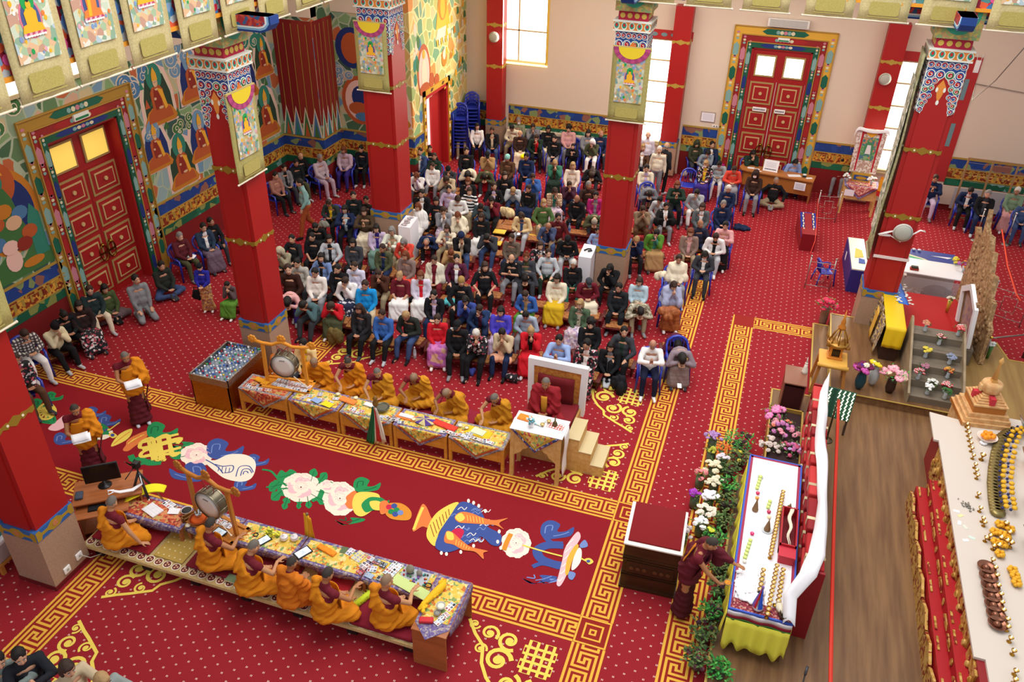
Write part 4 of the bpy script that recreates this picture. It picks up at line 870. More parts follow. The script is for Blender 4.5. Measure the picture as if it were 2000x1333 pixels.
t=thing('wooden_steps','three pale pine steps leading up to the throne','steps',(-1.12,3.1,0))
for i,(a,b,h) in enumerate(((0,.24,.75),(.24,.47,.5),(.47,.70,.25))):
 m=MB();m.bbox(a,0,0,b,.62,h-.02,.004);m.build('riser_box',pinel,t);m=MB();m.bbox(a,-.01,h-.02,b+.012,.63,h,.005);m.build('tread',C('#cdb98c',rough=.5),t)
# things on the far tables
def paper(name,x,y,z,w,d,rz,col,lab,cat,grp=None,th=.004,spots=None,seed=0):
 t=MB();t.obox((0,0,th/2),(w,d,th),None,0)
 ms=[C(col,rough=.6)]
 if spots:
  r=random.Random(seed)
  ms+=[C(c) for c in spots]
  nx,ny=max(1,int(w/.045)),max(1,int(d/.05))
  for i in range(nx):
   for j in range(ny):
    cx,cy=(i+.5)/nx*w-w/2,(j+.5)/ny*d-d/2;sx,sy=w/nx*r.uniform(.55,.85),d/ny*r.uniform(.5,.85)
    t.obox((cx,cy,th+.0006),(sx,sy,.001),None,r.randrange(1,len(ms)))
    t.obox((cx+sx*r.uniform(-.2,.2),cy,th+.0016),(sx*.4,sy*.4,.001),None,r.randrange(0,len(ms)))
 return tag(t.build(name,ms,None,(x,y,z),(0,0,rz)),lab,cat,grp)
PH=['#8c90a0','#c8c8d0','#303438','#b08c80','#a8b8c8','#c06c6c']
z5=.575
G1='photographs and notes on the far tables'
r=random.Random(5)
spots=[(-7.5,2.72),(-7.38,2.68),(-7.3,2.78),(-7.24,2.7),(-7.15,2.78),(-7.05,2.72),(-6.28,2.72),(-6.2,2.82),(-6.12,2.70),(-5.92,2.78),(-5.8,2.68),(-5.72,2.78),(-5.2,2.72),(-5.1,2.66),(-5.02,2.72),
         (-4.62,2.68),(-4.5,2.72),(-4.4,2.68),(-4.3,2.72),(-4.18,2.67),(-3.35,2.68),(-3.22,2.72),(-3.1,2.68),(-2.98,2.7),(-2.86,2.68),(-2.74,2.7),(-2.62,2.68),(-2.5,2.69),(-2.4,2.67),(-2.86,2.79),(-6.02,2.92),(-5.66,2.9)]
for i,(x,y) in enumerate(spots):
 paper('photograph',x,y,z5+.0006*i,.1+.03*(i % 2),.08+.04*(i % 3 == 0),r.uniform(-.3,.3),['#e8e8f0','#e4dcd0','#d8c8cc','#d4dce8'][i % 4],'small printed picture lying on the brocade of the far low tables','photograph',G1,.003,PH,i)
for i in range(12):
 paper('photograph',-7.0+.13*(i % 6)+.02*(i//6),2.9+.13*(i//6),.615+.0008*i,.12,.11,r.uniform(-.2,.2),'#ece8ea','printed picture lying inside the base of the far drum stand','photograph','pictures in the far drum stand',.003,PH,40+i)
paper('envelope',-5.98,2.72,z5+.024,.2,.13,-.3,'#8faad8','pale blue sheet on the far tables beside a yellow one','paper')
paper('folder',-5.72,2.68,z5+.022,.22,.14,-.2,'#ecd81c','bright yellow folder at the front edge of the far low tables','folder')
paper('book',-4.92,2.93,z5+.016,.3,.1,-.12,'#e8e6ea','closed white long book between a dark bowl and a low-bowing monk','book',None,.02)
paper('book',-4.15,2.85,z5+.026,.28,.09,-.05,'#eeeaf0','white long loose-leaf book lying on an orange cloth','book',None,.02)
paper('book',-2.72,2.88,z5+.02,.26,.16,-.2,'#d8e8b8','pale green sheet of scripture on a black book near the tall table','book',None,.02)
paper('book',-1.62,2.9,1.125,.26,.18,-.2,'#e8e8d8','open cream book on the white cloth of the tall table','book',None,.02)
def folded(x,y,z,w,d,rz,col,lab,h=.03,cat='cloth'):
 m=MB();m.bbox(-w/2,-d/2,0,w/2,d/2,h,h*.4);m.grid(lambda a,b:(-w/2*.9+w*.9*a,-d/2*.8+d*.8*b,h+.008*sin(a*14+b*5)),10,5,0,True)
 return tag(m.build('folded_cloth',C(col,rough=.8),None,(x,y,z),(0,0,rz)),lab,cat)
folded(-7.3,2.9,z5+.02,.34,.12,-.25,'#e8a01c','folded yellow orange cloth on the red-brocade table beside the drum')
folded(-6.72,3.02,z5,.4,.05,-.2,'#f08a1c','long orange cloth roll behind the far drum stand')
folded(-5.42,2.93,z5,.36,.14,-.15,'#f0883c','flat orange wrapping cloth in front of a violet-cushioned monk')
folded(-4.15,2.85,z5,.42,.16,-.05,'#f08438','flat orange wrapping cloth under a white loose-leaf book',.022)
folded(-3.38,2.86,z5,.5,.15,-.2,'#d83c2c','red wrapping cloth on the far tables, right of the violet star cloth')
folded(-2.72,2.88,z5,.5,.22,-.1,'#ecc020','yellow cloth under the pale green book by the tall table',.018)
folded(-1.86,2.93,1.11,.24,.16,-.1,'#f08a2c','orange cloth folded on the tall white-covered table, left end')
m=MB()
for k in range(10):a0,a1=2*pi*k/10,2*pi*(k+1)/10;m.add([(0,0,.07),(.22*cos(a0),.14*sin(a0),.0+.03*(k % 2)),(.22*cos(a1),.14*sin(a1),.03*((k+1) % 2)),(.12*cos((a0+a1)/2),.08*sin((a0+a1)/2),.055)],[(0,1,3),(0,3,2),(1,2,3)],k % 2)
tag(m.build('star_cloth',[C('#5a3c90'),C('#cdbd84')],None,(-3.78,2.85,z5+.005)),'violet and beige star-shaped cloth cap on the far tables','cloth')
def bowl(x,y,z,r_,h,col,lab,fill=None,metal=0,cat='bowl',grp=None,foot=True):
 t=thing(cat.replace(' ','_'),lab,cat,(x,y,z),0,grp)
 m=MB();m.lathe([(r_*.45,0),(r_*.42,h*.15),(r_*.7,h*.35),(r_*.95,h*.75),(r_,h),(r_*.92,h*.98),(r_*.8,h*.6),(r_*.3,h*.3)],(0,0,0),18);m.build('body',C(col,rough=.3,metal=metal),t)
 if fill:m=MB();m.lathe([(r_*.9,h*.8),(r_*.5,h*.92),(.004,h*.96)],(0,0,0),18);m.build('contents',C(fill),t)
 return t
bowl(-4.68,2.9,z5+.02,.15,.06,'#6c6a58','wide dark metal gong bowl on the far tables','#5c5a4c',.6)
for i,(x,y,c) in enumerate(((-5.68,3.02,'#d8cca8'),(-3.98,2.8,'#d0c090'),(-3.1,2.93,'#e0d8c8'),(-2.96,2.9,'#b89a5c'),(-5.3,3.03,'#e4d8b0'))):
 bowl(x,y,z5+.003,.045,.05,c,['small cream cup behind the blue sheet on the far tables','small cup by the violet star cloth','white cup right of the red cloth','brass cup beside the yellow cloth near the tall table','cream cup beside the orange cloth'][i],'#f0e4c0',cat='cup')
for i,(x,y) in enumerate(((-1.42,2.95),(-1.5,2.82))):bowl(x,y,1.112,.04,.05,'#c0a060','brass cup on the tall table beside the hand bell' if i else 'silver cup at the back of the tall table','#d8c080',.7,'cup')
m=MB();m.lathe([(.05,0),(.045,.03),(.03,.07),(.012,.09)],n=14);m.lathe([(.012,.09),(.016,.12),(.01,.15),(.016,.18),(.003,.2)],n=10)
tag(m.build('hand_bell',C('#6c5c3c',rough=.3,metal=.9),None,(-1.3,2.92,1.112)),'bronze hand bell standing on the tall white-covered table','bell')
paper('tray',-1.28,2.9,1.11,.3,.16,-.1,'#c03c2c','red and white patterned mat under the hand bell','mat',None,.002,['#f0ece8','#e8e4dc'])
t=thing('flower_vase','white cup of blue-white paper flowers on the tall table','flowers',(-1.68,2.74,1.112))
m=MB();m.lathe([(.035,0),(.05,.04),(.055,.1),(.05,.1),(.03,.03)],n=14);m.build('vase',white,t)
m=MB();r=random.Random(2)
for i in range(26):a,b=r.uniform(0,6.3),r.uniform(0,.09);m.ball((b*cos(a),b*sin(a),.13+r.uniform(-.03,.04)),(.022,.022,.014),r.randrange(3),6)
m.build('blossoms',[C('#9cd0d8'),C('#e8f0f0'),C('#5f9ca8')],t)
# ribbons hanging on the far tables
t=thing('scarf_bundle','green, white and red scarves tied to a pole in front of the far tables','scarves',(-4.62,2.42,0))
m=MB();m.tube([(0,.16,.02),(0,.14,1.0)],.012,6);m.lathe([(.05,.95),(.06,1.0),(.03,1.06),(.05,1.1),(.01,1.16)],(0,.14,0),12);m.build('pole',C('#7c5a24',rough=.4),t)
for k,(c,a) in enumerate((('#1c7a48',-.06),('#145c38',-.1),('#e8dcc4',.02),('#d8cbb0',.09),('#c02828',.05),('#e4d8c8',.12))):
 m=MB();m.grid(lambda u,v,a=a,k=k:(a*(.3+1.3*v)+(u-.5)*(.05+.05*v),.1-.02*k/3-.05*v+.012*sin(u*12+v*5),.93-(.86-.03*k)*v),5,10,0,True,(0,.004,0));m.build('scarf',C(c),t)
def drum_stand(x,y,z,rz,lab,dlab,col):
 t=thing('drum_stand',lab,'drum stand',(x,y,z),rz,'drum stands')
 wd=C(col,rough=.4)
 m=MB()
 for a,b,c,d in ((-.52,-.2,.52,-.14),(-.52,.14,.52,.2),(-.52,-.2,-.46,.2),(.46,-.2,.52,.2)):m.bbox(a,b,0,c,d,.04,.005)
 m.box(-.46,-.14,.005,.46,.14,.012);m.build('base',wd,t)
 for s in (-1,1):m=MB();m.bar((s*.42,0,.03),(s*.40,0,.93),.06,.05);m.build('post',wd,t)
 m=MB();m.tube([(-.56,0,.97),(-.4,0,.93),(-.2,0,.92),(-.1,0,.97),(0,0,1.0),(.1,0,.97),(.2,0,.92),(.4,0,.93),(.56,0,.97)],.035,8);m.build('crossbar',wd,t)
 for xx,zz in ((-.6,1.0),(0,1.07),(.6,1.0)):
  m=MB()
  for i in range(7):a=2*pi*i/7;m.ball((xx+.055*cos(a),0,zz+.055*sin(a)),(.04,.022,.04),0,8)
  m.ball((xx,0,zz),(.055,.03,.055),0,8);m.build('carved_finial',wd,t)
 t2=thing('drum',dlab,'drum',(x,y,z),rz,'hanging drums');c=V((0,0,.5));Mx=MX.Rotation(R(90),3,'X')
 m=MB();m.lathe([(.25,-.09),(.25,.09)],c,32,0,Mx,cap=False);m.build('shell',C('#6c6450',rough=.3,metal=.5),t2)
 for s in (-1,1):
  m=MB();m.lathe([(.258,s*.075),(.262,s*.095),(.25,s*.1)],c,32,0,Mx,cap=False);m.build('hoop',C('#8c8470',rough=.25,metal=.8),t2)
  m=MB();m.lathe([(.249,s*.09),(.12,s*.097),(.002,s*.098)],c,32,0,Mx);hd=m.build('drumhead',C('#e6e0d8',rough=.5),t2)
  m=MB()
  for i in range(5):m.slab([(0,0),(.012,0),(.012,.02),(0,.02)],c+V((-.05+i*.022,s*.1-.003,.12)),(1,0,0),(0,0,1),(0,.004,0))
  m.build('maker_mark',C('#606068'),hd)
 m=MB();
 for i in range(10):a=2*pi*i/10;m.tube([c+V((.262*cos(a),-.08,.262*sin(a))),c+V((.262*cos(a),.08,.262*sin(a)))],.007,5)
 m.build('tension_rod',C('#a8a090',rough=.3,metal=.8),t2)
 m=MB();m.tube([(-.12,0,.92),(-.1,0,.74)],.006,5);m.tube([(.12,0,.92),(.1,0,.74)],.006,5);m.tube([(-.1,0,.9),(0,-.02,.8),(.1,0,.9)],.008,5);m.build('strap',C('#a03030'),t2)
 m=MB();m.bar((.2,-.02,.3),(.48,-.16,.08),.012);m.bar((-.2,-.02,.3),(-.34,0,.1),.012)
 for i_,(p_,q_) in enumerate((((.2,-.1,.3),(.44,-.12,.12)),((-.2,.1,.3),(-.36,.12,.14)))):
  b_=MB();b_.bar(p_,q_,.014);b_.ball(q_,.018);tg=b_.build('drumstick',C('#e8d8c0'),None,(x,y,z),(0,0,rz));tag(tg,('right' if i_ == 0 else 'left')+' drumstick leaning on the '+('far' if y > 1 else 'near')+' hanging drum','drumstick')
drum_stand(-6.78,3.0,.565+.01,R(8),'carved orange pine drum stand on the far tables','white-headed drum hanging in the far stand, in front of a masked helper','#e0922c')
# bottle bin
t=thing('foil_bin','long deep bin wrapped in silver and gold foil beside the far tables','bin',(-8.22,3.05,0))
foil=mat('gold_foil','#b8863c',.18,1,bump=1.0);m=MB();foil2=mat('silver_foil','#b0aca8',.2,1,bump=1.0)
X0,X1,Y0,Y1,H_=-.43,.43,-.58,.68,.72
for a,b,c,d in ((X0,Y0,X1,Y0+.02),(X0,Y1-.02,X1,Y1),(X0,Y0,X0+.02,Y1),(X1-.02,Y0,X1,Y1)):m.box(a,b,0,c,d,H_-.1)
m.build('foil_side',foil,t)
m=MB()
for a,b,c,d in ((X0-.01,Y0-.01,X1+.01,Y0+.025),(X0-.01,Y1-.025,X1+.01,Y1+.01),(X0-.01,Y0,X0+.025,Y1),(X1-.025,Y0,X1+.01,Y1)):m.box(a,b,H_-.12,c,d,H_+.03)
m.box(X0+.02,Y0+.02,.4,X1-.02,Y1-.02,.42);m.build('foil_rim',foil2,t)
bm_cl=mat('clear_plastic','#dfe8ee',.08,alpha=.42,spec=.8);bm_bl=mat('blue_plastic','#a8c4e4',.08,alpha=.5,spec=.8)
def bottle_me(key,body,label,cap):
 P=[]
 m=MB();m.lathe([(.03,0),(.034,.01),(.034,.07),(.031,.09),(.034,.11),(.034,.17),(.028,.2),(.014,.235),(.013,.25)],n=10);P.append(('body',m.mesh('body',[body])))
 m=MB();m.lathe([(.0352,.08),(.0352,.14)],n=10,cap=False);P.append(('label',m.mesh('label',[C(label)])))
 m=MB();m.lathe([(.015,.245),(.015,.27)],n=8);P.append(('cap',m.mesh('cap',[C(cap)])))
 return P
BOT=[bottle_me(0,bm_cl,'#d02838','#d02838'),bottle_me(1,bm_bl,'#3c6cc0','#3c6cc0'),bottle_me(2,bm_cl,'#dfe8f0','#e8e8f0'),bottle_me(3,bm_cl,'#3c9c5c','#3c9c5c'),bottle_me(4,bm_bl,'#d8e4f4','#e8e8f0'),bottle_me(5,bm_cl,'#c8d8e8','#e8d020'),bottle_me(6,bm_bl,'#28306c','#28306c')]
def bottle(k,x,y,z,lab,grp=None,s=1.0):
 t=thing('plastic_bottle',lab,'bottle',(x,y,z),0,grp);t.scale=(s,s,s)
 for n,me in BOT[k]:link(n,me,t)
 return t
r=random.Random(11);n=0
pat_=[2,4,0,1,2,3,2,4,0,4,1,2,2,0,2,5,4,6,1,3]
names_={0:'plastic bottle with red label among those in the foil bin',1:'plastic bottle with blue label among those in the foil bin',2:'clear plastic bottle with white cap among those in the foil bin',3:'plastic bottle with green label among those in the foil bin',4:'bluish plastic bottle with white cap among those in the foil bin',5:'yellow-capped plastic bottle among those in the foil bin',6:'dark blue labelled bottle among those in the foil bin'}
gr_={0:'red-labelled bottles in the bin',1:'blue-labelled bottles in the bin',2:'clear bottles in the bin',3:'green-labelled bottles in the bin',4:'bluish bottles in the bin',5:'yellow-capped bottles in the bin',6:'dark blue bottles in the bin'}
for j in range(15):
 for i in range(10):
  k=pat_[(i*7+j*3) % 20];bottle(k,-8.22-.37+i*.081+r.uniform(-.006,.006),3.05-.52+j*.082+r.uniform(-.006,.006),.42,names_[k],gr_[k],r.choice([1.05,1.15,1.3]))
  n+=1
# ---------------------------------------------------------------- near monk row: bench, long table, end table
t=thing('long_bench','long low platform bench with cream patterned edge under the near row of monks','bench',(-4.9,-1.05,0))
m=MB();m.bbox(-2.88,-.48,.2,2.88,.38,.27,.015,0);m.build('platform',mat('bench_mat','#c9ae78',.85,pat='noise',col2='#b89a60',sc=50),t)
m=MB();
for i in range(36):
 x=-2.78+i*.16;m.slab(circ(0,0,.075,n=14),(x,-.38,.272),(1,0,0),(0,1,0),(0,0,.003),0);m.slab(circ(0,0,.058,n=12),(x,-.38,.275),(1,0,0),(0,1,0),(0,0,.002),1)
 for q in range(3):m.slab(circ(.026*cos(q*2.1),.026*sin(q*2.1),.016,n=7),(x,-.38,.277),(1,0,0),(0,1,0),(0,0,.002),2)
m.box(-2.87,-.482,.205,2.87,-.478,.262,3);m.build('medallion_border',[C('#e8dcc0'),C('#6c1f24'),C('#d8b48c'),mat('bench_edge','#b89a5c',.8,pat='noise',col2='#d8c08c',sc=60)],t)
for i in range(7):
 m=MB();m.box(-2.75+i*.9,-.4,0,-2.6+i*.9,.3,.2);m.build('foot',C('#2a1414'),t)
for i,(x0,x1,c,lab) in enumerate(((-7.72,-6.62,'#8c1420','wide crimson cushion under the monk leaning on his hand'),(-5.95,-5.1,'#7a1424','maroon cushion under the second monk of the near row'),(-5.0,-4.2,'#7c1828','maroon cushion under the third monk from the left, near row'),(-3.95,-3.35,'#b01c28','bright red cushion under the small monk beside the green fringe'),(-3.05,-2.08,'#84142a','large square maroon cushion at the right end of the bench'))):
 m=MB();m.bbox(x0,-1.5 if i == 4 else -1.38,.272,x1,-.7,.35 if i == 4 else .32,.03)
 tag(m.build('cushion',C(c,rough=.85)),lab,'cushion')
m=MB();m.bbox(-6.55,-1.36,.275,-6.02,-.72,.3,.01,0)
for i in range(5):
 for j in range(5):m.obox((-6.5+i*.1+.02*(j % 2),-1.3+j*.12,.301),(.02,.02,.002),MX.Rotation(.78,3,'Z'),1)
tag(m.build('gold_mat',[C('#b89848',rough=.8),C('#e8dcb0')]),'gold mat with pale dots on the near bench, between two monks','mat')
m=MB();m.bbox(-5.2,-1.44,.3,-4.55,-1.3,.33,.01);tag(m.build('striped_mat',mat('striped_cloth','#d8c8a0',.8,pat='stripe',col2='#6c7f5c',sc=6)),'striped mat edge under the third near monk','mat')
m=MB();r=random.Random(4);m.tube([(-3.15,-1.35,.37),(-3.0,-1.0,.38),(-2.88,-.72,.38)],[.05,.055,.05],8)
for i in range(140):a=r.random();m.tube([(-3.15+.27*a,-1.35+.63*a,.37),(-3.15+.27*a+r.uniform(-.07,.07),-1.35+.63*a+r.uniform(-.05,.05),.39+r.uniform(-.02,.06))],[.008,.002],3)
tag(m.build('fringed_cloth',C('#c8dc2c',rough=.8)),'bright yellow-green fringed roll between the last two near monks','cloth')
tabs=[(-7.62,-6.28,br_r,br_p,'left near table with red brocade and open book'),(-6.24,-5.44,mat('brocade_orange','#e0a03c',.7,pat='floral',sc=20,col3=['#e8a840','#e09a3c','#5c5a8c','#e8b048','#8c88a0']),br_p,'near table under the second drum stand, orange cloth'),(-5.42,-4.32,br_y,br_p,'near table with yellow brocade, flowers and two white cups'),(-4.30,-3.18,br_y,br_p,'near table with yellow brocade, framed pictures'),(-3.16,-2.06,br_y,br_p,'near table with tray of ritual objects and green cloth')]
for i,(x0,x1,cm,em,lab) in enumerate(tabs):
 L=x1-x0;t=thing('low_table',lab,'table',(x0,-.9 if i else -.98,0),0,'low tables of the near monk row');h=.56;D=.46
 m=MB();m.bbox(0,0,h-.03,L,D,h,.005);m.build('tabletop',woodbr,t)
 for a,b in ((.03,.03),(L-.03,.03),(.03,D-.03),(L-.03,D-.03)):m=MB();m.box(a-.025,b-.025,0,a+.025,b+.025,h-.03);m.build('leg',woodbr,t)
 m=MB();m.box(-.0,-.01,h+.002,L,D+.01,h+.01,1);m.box(.06,.04,h+.01,L-.06,D-.04,h+.014,0)
 def dr(a,b,L=L,h=h):return (L*a,-.012-.008*sin(a*20),h+.005-(.16*b*(1-abs(2*a-1)*.6)))
 m.grid(dr,14,3,1,True,(0,-.004,0))
 m.grid(lambda a,b,L=L,h=h,D=D:(L*a,D+.012,h+.005-(.2*b*(1-abs(2*a-1)))),14,3,1,True,(0,.004,0));m.build('brocade_cover',[cm,em],t)
t=thing('end_table','taller brown board table at the right end of the near row','table',(-2.03,-1.58,0))
m=MB();m.box(0,0,0,.5,.025,.70);m.box(0,.98,0,.5,1.0,.70);m.build('side_board',woodbr,t)
m=MB();m.bbox(-.01,-.01,.70,.51,1.02,.73,.005);m.build('tabletop',woodbr,t)
m=MB();m.box(.0,.12,.732,.5,1.0,.74,1);m.box(.05,.2,.74,.46,.95,.745,0);m.slab([(0,.12),(.5,.12),(.25,-.12)],(0,0,.732),(1,0,0),(0,1,0),(0,0,.006),1)
m.grid(lambda a,b:(.515,.12+.88*a,.738-.3*b*(1-abs(a-.5)*1.2)),8,3,1,True,(.004,0,0));m.build('brocade_cover',[br_y,br_p],t)
drum_stand(-5.78,-.72,.58,R(-10),'carved brown drum stand on the near tables','white-headed drum hanging in the near stand over the carpet emblem','#b8742c')
zn=.577
paper('open_book',-6.95,-.78,zn+.005,.3,.2,-.3,'#f0eef0','open white book in front of the leaning monk, near tables','book',None,.02,['#e0e0e4'])
paper('picture_sheet',-6.78,-.58,zn+.002,.26,.13,-.3,'#f0ecec','white sheet of small pictures on red brocade beside the yellow hat','paper',None,.003,PH,60)
paper('paper_sheet',-6.62,-.68,zn+.007,.18,.13,.3,'#f2f0f4','blank white sheet between the open book and a glass ashtray','paper')
bowl(-6.42,-.62,zn+.002,.09,.05,'#d8cccc','shallow glass dish with dark contents on red brocade','#303030')
m=MB();m.grid(lambda a,b:(-.3+.6*a,-.14*cos(a*3)+.16*b,.13*sin(a*pi)*(.6+.4*b)+.01+.01*sin(b*22)),14,10,0,True,(0,0,.02))
tag(m.build('yellow_hat',C('#e8e020',rough=.8),None,(-7.28,-.62,zn),(0,0,R(20))),'bright yellow crested monk hat lying at the left end of the near tables','hat')
m=MB();m.box(-.19,-.05,0,.19,-.03,.07);m.box(-.19,.03,0,.19,.05,.07);m.box(-.19,-.05,0,.19,.05,.012);m.box(-.19,-.05,0,-.17,.05,.07);m.box(.17,-.05,0,.19,.05,.07)
tag(m.build('wooden_box',C('#8c5c2c',rough=.5),None,(-6.26,-.66,zn),(0,0,R(60))),'narrow open wooden box on the near tables left of the copper bowl','box')
t=bowl(-5.98+-.12,-.74,zn,.15,.09,'#b0603c','copper bowl with steel jug and orange drink beside the near drum','#e8641c',.8)
m=MB();m.lathe([(.05,.03),(.055,.17),(.05,.17),(.045,.05)],(-.03,.05,0),16);m.build('jug',C('#c8ccd0',rough=.15,metal=1),t)
bowl(-6.2,-.88,zn+.0,.05,.03,'#c8b070','small gold-rimmed white bowl at the table edge by the near drum stand','#e8e0cc',.4)
for i in range(10):paper('photograph',-6.05+.11*(i % 5)+.02,-.62+.1*(i//5)-.015*(i % 5),.597+.0008*i,.1,.09,r.uniform(-.3,.3),'#e8e6ec','printed picture lying inside the base of the near drum stand','photograph','pictures in the near drum stand',.003,PH,80+i)
def tablet(x,y,z,rz,lab,w=.22,d=.15):
 t=thing('tablet',lab,'tablet',(x,y,z),rz);m=MB();m.bbox(-w/2,-d/2,0,w/2,d/2,.014,.005);m.build('case',blackp,t)
 m=MB();m.box(-w/2+.02,-d/2+.018,.014,w/2-.02,d/2-.018,.0155,0)
 for i in range(4):m.box(-.04+.01*i,-.03+.016*i,.0156,.03-.005*i,-.026+.016*i,.0158,1)
 m.build('screen',[mat('tablet_screen','#cfe0ec',.3,emit=.35),C('#707880')],t)
tablet(-5.62,-.86,.625,R(-12),'black tablet on the near drum stand base, pale screen')
tablet(-4.92,-.74,zn,R(62),'black-cased tablet with a bright screen beside yellow flowers');tablet(-4.22,-.76,zn,R(62),'black-cased tablet with a bright screen, middle of the near tables',.26,.17)
t=thing('flower_bunch','yellow and green flowers on the near table beside two white cups','flowers',(-4.85,-.58,zn))
m=MB();r=random.Random(8)
for i in range(40):m.ball((r.uniform(-.13,.13),r.uniform(-.07,.07),r.uniform(.01,.07)),(.025,.018,.012),r.randrange(3),6)
m.build('blossoms',[C('#d8dc2c'),C('#8c9c20'),C('#e8e860')],t)
for i,x in enumerate((-4.63,-4.48)):
 t=thing('lidded_cup','white lidded cup beside yellow flowers, %s of the pair' % ('left' if i == 0 else 'right'),'cup',(x,-.62+.05*i,zn),0,'lidded cups')
 m=MB();m.lathe([(.035,0),(.06,.03),(.062,.06)],n=16);m.build('body',white,t);m=MB();m.lathe([(.064,.06),(.05,.085),(.012,.095),(.014,.11),(.003,.115)],n=16);m.build('lid',white,t)
m=MB();r=random.Random(1);
for i in range(18):a=2*pi*i/18;m.ball((.035*cos(a),.035*sin(a),.008),.008,0,6)
tag(m.build('prayer_beads',C('#2c1c14'),None,(-5.1,-.68,zn)),'coil of dark prayer beads left of the yellow flowers','beads')
m=MB()
for i in range(22):a=2*pi*i/22;m.ball((.05*cos(a),.04*sin(a),.01),.009,0,6)
tag(m.build('prayer_beads',C('#181414'),None,(-2.16,-.72,zn+.016)),'coil of black prayer beads on the pale green cloth','beads')
folded(-3.9,-.6,zn,.34,.1,-.25,'#ee8c20','orange folded cloth with a red tab in the middle of the near tables',.03)
for i,(x,y,w_,d_,rz,col,lab) in enumerate(((-3.66,-.5,.1,.13,.1,'#5c6c48','small dark green card beside the near framed picture'),(-3.55,-.5,.1,.14,-.2,'#e8e0e8','white card beside the near framed picture'),(-3.38,-.54,.17,.2,-.3,'#e0d088','cream-framed picture standing out on the near yellow brocade'),(-3.2,-.52,.12,.09,-.2,'#d8ccc8','small photo right of the cream-framed picture'),(-3.08,-.55,.12,.1,-.1,'#484850','dark photo left of the large white picture'),(-2.96,-.57,.1,.1,-.1,'#383840','dark photo touching the large white picture'),
  (-3.22,-.68,.12,.13,-.3,'#e8dce0','pink and white photo, lower left of the near picture cluster'),(-3.08,-.7,.14,.12,.2,'#d8dce4','grey and white photo, centre of the near picture cluster'),(-3.22,-.8,.11,.1,-.4,'#c8505c','red and white photo at the table edge, near picture cluster'),(-3.06,-.83,.13,.09,-.2,'#98b0d0','blue and white photo at the table edge, near picture cluster'),(-2.78,-.6,.18,.28,-.25,'#ecebee','large white picture sheet among the near photographs'),(-2.86,-.83,.16,.09,-.2,'#9098a0','grey photo at the table edge below the large white picture'))):
 paper('photograph',x,y,zn+.001*i,w_,d_,rz,col,lab,'photograph',None,.003,PH if i not in (0,) else None,100+i)
t=thing('ritual_tray','tray crowded with grey pots and coloured offerings at the right near table','tray',(-2.42,-.62,zn))
m=MB();m.box(-.22,-.13,0,.22,.13,.01);m.build('tray',C('#c8ccd0',rough=.25,metal=.7),t)
for x,y,s,c in ((-.1,.06,1.0,'#8c8878'),(.05,.06,.7,'#98948c')):m=MB();m.lathe([(.03*s,.01),(.06*s,.04*s),(.065*s,.08*s),(.05*s,.11*s),(.02*s,.14*s),(.004,.16*s)],(x,y,0),16);m.build('pot',C(c,rough=.4),t)
m=MB();r=random.Random(6)
for i in range(30):m.ball((r.uniform(-.2,.2),r.uniform(-.12,.1),.02),(.018,.018,.012),r.randrange(6),6)
m.build('offerings',[C('#c03838'),C('#d8a030'),C('#3c7c4c'),C('#2f9c9c'),C('#4c4038'),C('#7c4c9c')],t)
m=MB();m.bbox(-.32,-.09,0,.32,.09,.012,.004);tag(m.build('green_cloth',C('#c8dc8c'),None,(-2.4,-.82,zn),(0,0,R(-14))),'pale green cloth under the beads, right near table','cloth')
m=MB();m.tube([(-.02,.3,.03),(.02,.2,.05),(0,.08,.05),(-.03,-.05,.04),(-.06,-.2,.03),(-.05,-.32,.025)],[.015,.05,.06,.05,.04,.05],10);
for i in range(26):a=r.random();m.ball((r.uniform(-.05,.05)-.04*a,.25-.6*a,.05),(.03,.04,.02),0,6)
tag(m.build('yellow_scarf',C('#ecb81c',rough=.8),None,(-1.93,-.98,.745),(0,0,R(-8))),'crumpled golden yellow scarf across the end table','scarf')
bowl(-1.77,-1.16,.747,.07,.08,'#c8c4b8','cup of pale drink on the end table','#e4e0cc');bowl(-1.78,-1.27,.747,.05,.05,'#a8a49c','small grey lidded bowl beside the drink on the end table','#908c84')
for i,(x,y,rz) in enumerate(((-1.66,-1.08,-.3),(-1.68,-1.27,-.5),(-1.70,-1.36,-.45))):paper('photograph',x,y,.747+.003*i,.09,.16,rz,'#f0eef0',['white card with dark print at the back of the end table','long white photo strip, middle of the end table','long white photo strip at the front of the end table'][i],'photograph',None,.003,PH,130+i)
m=MB();m.bbox(-.1,-.045,0,.1,.045,.05,.015);tag(m.build('red_pouch',C('#c82c34',rough=.7),None,(-1.88,-1.42,.742),(0,0,.3)),'red pouch on the front corner of the end table','pouch')
t=thing('yellow_ribbon_stand','yellow scarf hanging from a small pole between the near tables and the emblems','scarf',(-4.32,-.38,0))
m=MB();m.tube([(0,0,.0),(0,0,1.0)],.012,6);m.ball((0,0,1.01),.025);m.build('pole',C('#7c6c4c'),t)
for k in range(3):m=MB();m.grid(lambda a,b,k=k:(-.05+.05*k+(a-.5)*.12*(.5+b),.02-.03*k+.015*sin(a*9+b*3),.98-.7*b),4,8,0,True,(0,.005,0));m.build('scarf',C(['#ecb01c','#f0c02c','#e0a014'][k]),t)
